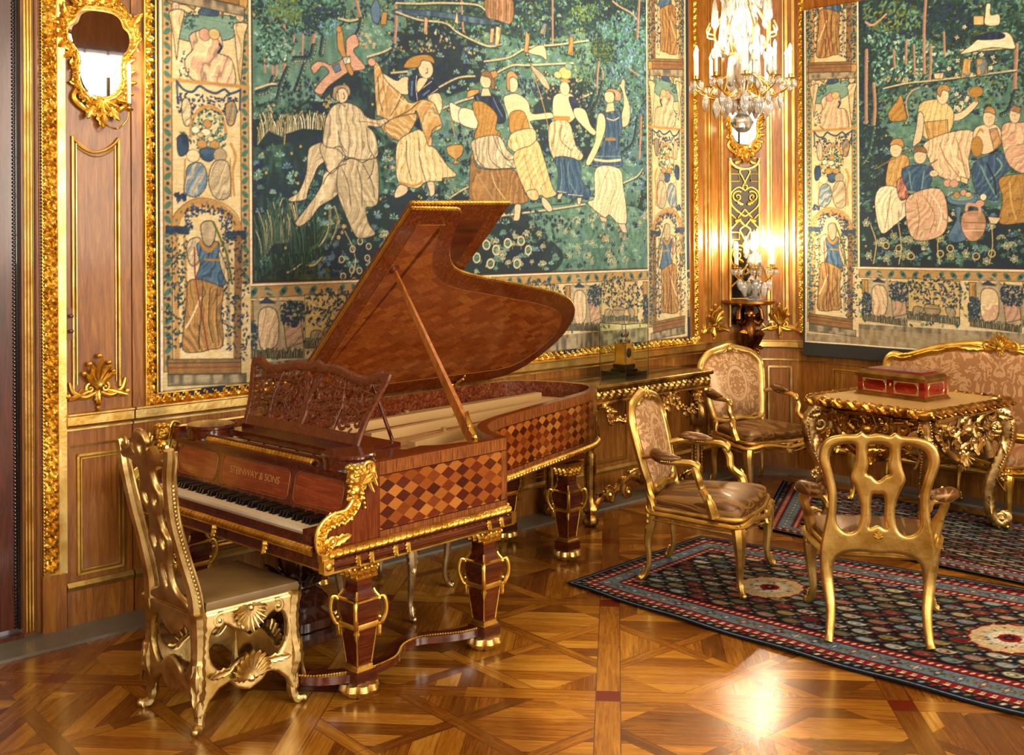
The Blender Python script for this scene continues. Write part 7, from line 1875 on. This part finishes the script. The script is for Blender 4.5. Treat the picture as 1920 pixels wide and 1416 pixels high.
for e in(-1,1):
    Tt([(e*.03,.09,1.08),(e*.065,.15,1.12),(e*.075,.17,1.13)],[.04,.038,.03]);Tt([(e*.075,.17,1.13),(e*.06,.12,1.05),(e*.035,.10,.99)],[.032,.028,.016]);Tt([(e*.035,.10,.99),(e*.035,.14,.985)],[.016,.012])
    Tt([(e*.04,.09,1.22),(e*.085,.11,1.20),(e*.10,.13,1.24)],[.028,.026,.022]);Tt([(e*.10,.13,1.24),(e*.095,.12,1.31),(e*.075,.11,1.345)],[.022,.018,.014]);m.ell(Q(e*.072,.11,1.352),.018,10)
    for k in range(5): m.leaf(Q(e*.05,.05,1.20),aC*e*math.cos(.2+k*.3)+Vector((0,0,math.sin(.2+k*.3))),nn_,.10,.025,.5,1,8,.3)
m.ell(Q(0,.12,1.285),(.040,.042,.046),18);m.ell(Q(0,.16,1.275),(.008,.010,.008),8);m.ell(Q(0,.15,1.255),(.012,.012,.008),8)
for e in(-1,1): m.ell(Q(e*.016,.155,1.292),(.006,.005,.005),8);m.ell(Q(e*.02,.15,1.268),(.014,.012,.013),8);m.ell(Q(e*.042,.12,1.285),(.008,.008,.012),8)
rr=random.Random(2)
for k in range(30): a,b=rr.uniform(0,6.28),rr.uniform(.2,1.5);m.ell(Q(.042*math.cos(a)*math.cos(b),.115+.042*math.sin(a)*math.cos(b),1.292+.044*math.sin(b)),rr.uniform(.009,.014),7)
m.build('putto',BRZ,bt)
m=MB()
for k in range(7): a=-1.2+k*.4;m.leaf(Q(0,.06,1.04),aC*math.sin(a)+Vector((0,0,-math.cos(a))),nn_,.14,.05,.7)
for e in(-1,1): scrollwork(m,Q(e*.05,.08,.97),aC*e,(0,0,1),nn_,.035,.011)
Tt([(-.10,.10,1.365),(0,.15,1.36),(.10,.10,1.365)],.018);m.build('foliage',BRZ,bt)
def drop(m,p,h=.05,w=.016):
    p=Vector(p);m.lathe([(0,0),(w*.3,-.004),(w,-h*.35),(w*.9,-h*.6),(w*.35,-h*.93),(0,-h)],6,c=tuple(p),sy=.5,rot=rr.uniform(0,3))
def chandelier(name,label,cat,C,arms,R,zarm,candh,body,crystals,lampe,group=None,tail=True,lampn=4,ph=0):
    t=thing(name,label,cat,C);rr=random.Random(5)
    m=MB();m.lathe(body,28,lob=lambda th,z:1+.05*math.cos(12*th));m.build('crystal_column',CRYST,t)
    cts=[]
    for k in range(arms):
        a=ph+2*PI*k/arms;ca,sa=math.cos(a),math.sin(a);q=lambda r,z:(r*ca,r*sa,z);m=MB()
        P=cr([q(.03,zarm+.0),q(R*.35,zarm-.05),q(R*.7,zarm-.03),q(R*.98,zarm+.02),q(R,zarm+.06)],6);m.tube(P,.0055,8,up=(-sa,ca,0));P=cr([q(.03,zarm+.02),q(R*.3,zarm+.10),q(R*.55,zarm+.05),q(R*.7,zarm-.03)],6);m.tube(P,.004,6,up=(-sa,ca,0))
        m.lathe([(.004,0),(.010,.004),(.036,.008),(.04,.014),(.012,.016),(.013,.036),(.017,.04),(.0,.04)],14,c=q(R,zarm+.055));o=m.build('arm',BRASS if group else GOLD_P,t)
        cd=MB().lathe([(.0105,0),(.0105,candh),(0,candh+.004)],12).build('candle',WAX,o);cd.location=q(R,zarm+.095)
        f=MB().lathe([(.0,0),(.007,.002),(.011,.014),(.010,.028),(.005,.044),(.0,.054)],10).build('bulb',FLAME,o);f.location=q(R,zarm+.097+candh);cts.append(q(R,zarm+.13+candh))
        m=MB()
        for j in range(6): b=j*PI/3;drop(m,(R*ca+.036*math.cos(b),R*sa+.036*math.sin(b),zarm+.06),.055,.010)
        drop(m,q(R*.55,zarm-.04),.13,.032);drop(m,q(R*.8,zarm-.02),.10,.022);drop(m,q(R*.3,zarm-.03),.12,.028)
        o2=m.build('crystal_drops',CRYST,t)
    for k,(r,z,h,w) in enumerate(crystals):
        m=MB();a=rr.uniform(0,6.28) if k>8 else k*.7;m.lathe([(w*.35,0),(w,h*.12),(w*.8,h*.5),(w*.45,h*.9),(0,h)],6,c=(r*math.cos(a),r*math.sin(a),z));m.build('crystal_spire',CRYST,t)
    for k in range(0,arms,max(1,arms//lampn)): p=cts[k];lamp((C[0]+p[0],C[1]+p[1],C[2]+p[2]+.02),lampe,.02)
    return t
# crystal girandole on the bracket
g0=S_(0,.215,ZB)
body=[(.06,.0),(.065,.006),(.06,.016),(.04,.02),(.045,.03),(.02,.045),(.012,.08),(.02,.10),(.035,.13),(.05,.17),(.03,.2),(.018,.23),(.04,.27),(.06,.31),(.045,.36),(.02,.40),(.03,.44),(.012,.48),(.02,.52),(.0,.58)]
chandelier('candelabrum','crystal and gilt candelabrum with lit candles, standing on the corner bracket','candelabrum',tuple(g0),6,.165,.20,.13,body,[(.05+.015*(k%3),.22+.03*k,.16,.02) for k in range(9)],18,True,lampn=3,ph=.4)
# hanging chandelier in front of the corner
CH_=(1.50,7.35,2.80);body=[(.0,-.21),(.03,-.205),(.055,-.18),(.075,-.14),(.05,-.10),(.03,-.085),(.03,-.06),(.012,-.05),(.012,-.03),(.06,-.02),(.065,.0),(.05,.02),(.03,.05),(.05,.12),(.075,.2),(.05,.3),(.03,.36),(.06,.44),(.07,.52),(.04,.6),(.03,.7),(.05,.8),(.03,.95),(.0,1.0)]
ch=chandelier('chandelier','large crystal chandelier with lit candles, hanging in front of the corner','chandelier',CH_,10,.31,.06,.14,body,[(.10+.03*(k%4),.08+.075*(k%9),.20,.026) for k in range(30)],28.0,True,lampn=5,ph=.2)
m=MB()
for k in range(8):
    a=k*PI/4+.2;q=lambda r,z:(r*math.cos(a),r*math.sin(a),z);P=cr([q(.05,.30),q(.15,.34),q(.19,.45),q(.13,.56),q(.08,.66),q(.10,.80),q(.03,.98)],6);m.tube(P,.006,6,up=(-math.sin(a),math.cos(a),0));m.tube(cr([q(.19,.42),q(.24,.44),q(.22,.50)],5),.006,6)
m.tube([(0,0,.9),(0,0,HC-2.80)],.008,8);m.lathe([(.0,HC-2.80-.10),(.05,HC-2.80-.06),(.08,HC-2.801),(0,HC-2.801)],20);m.build('gilt_cage',GOLD_P,ch)
for k in range(16):
    m=MB();a=k*PI/8+.1
    for j in range(7): r=.19-.10*abs(math.sin(j*.5));drop(m,(r*math.cos(a),r*math.sin(a),.34+j*.075),.07,.014)
    m.build('crystal_chain',CRYST,ch)
lamp((1.50,7.35,3.35),150,.12)  # fill light added inside the crystal column to brighten the corner; no candle there
m=MB();m.lathe([(.0,-.02),(.085,-.015),(.10,.0),(.07,.012),(.03,.012),(.0,.012)],28);m.build('gilt_dish',BRASS,ch)
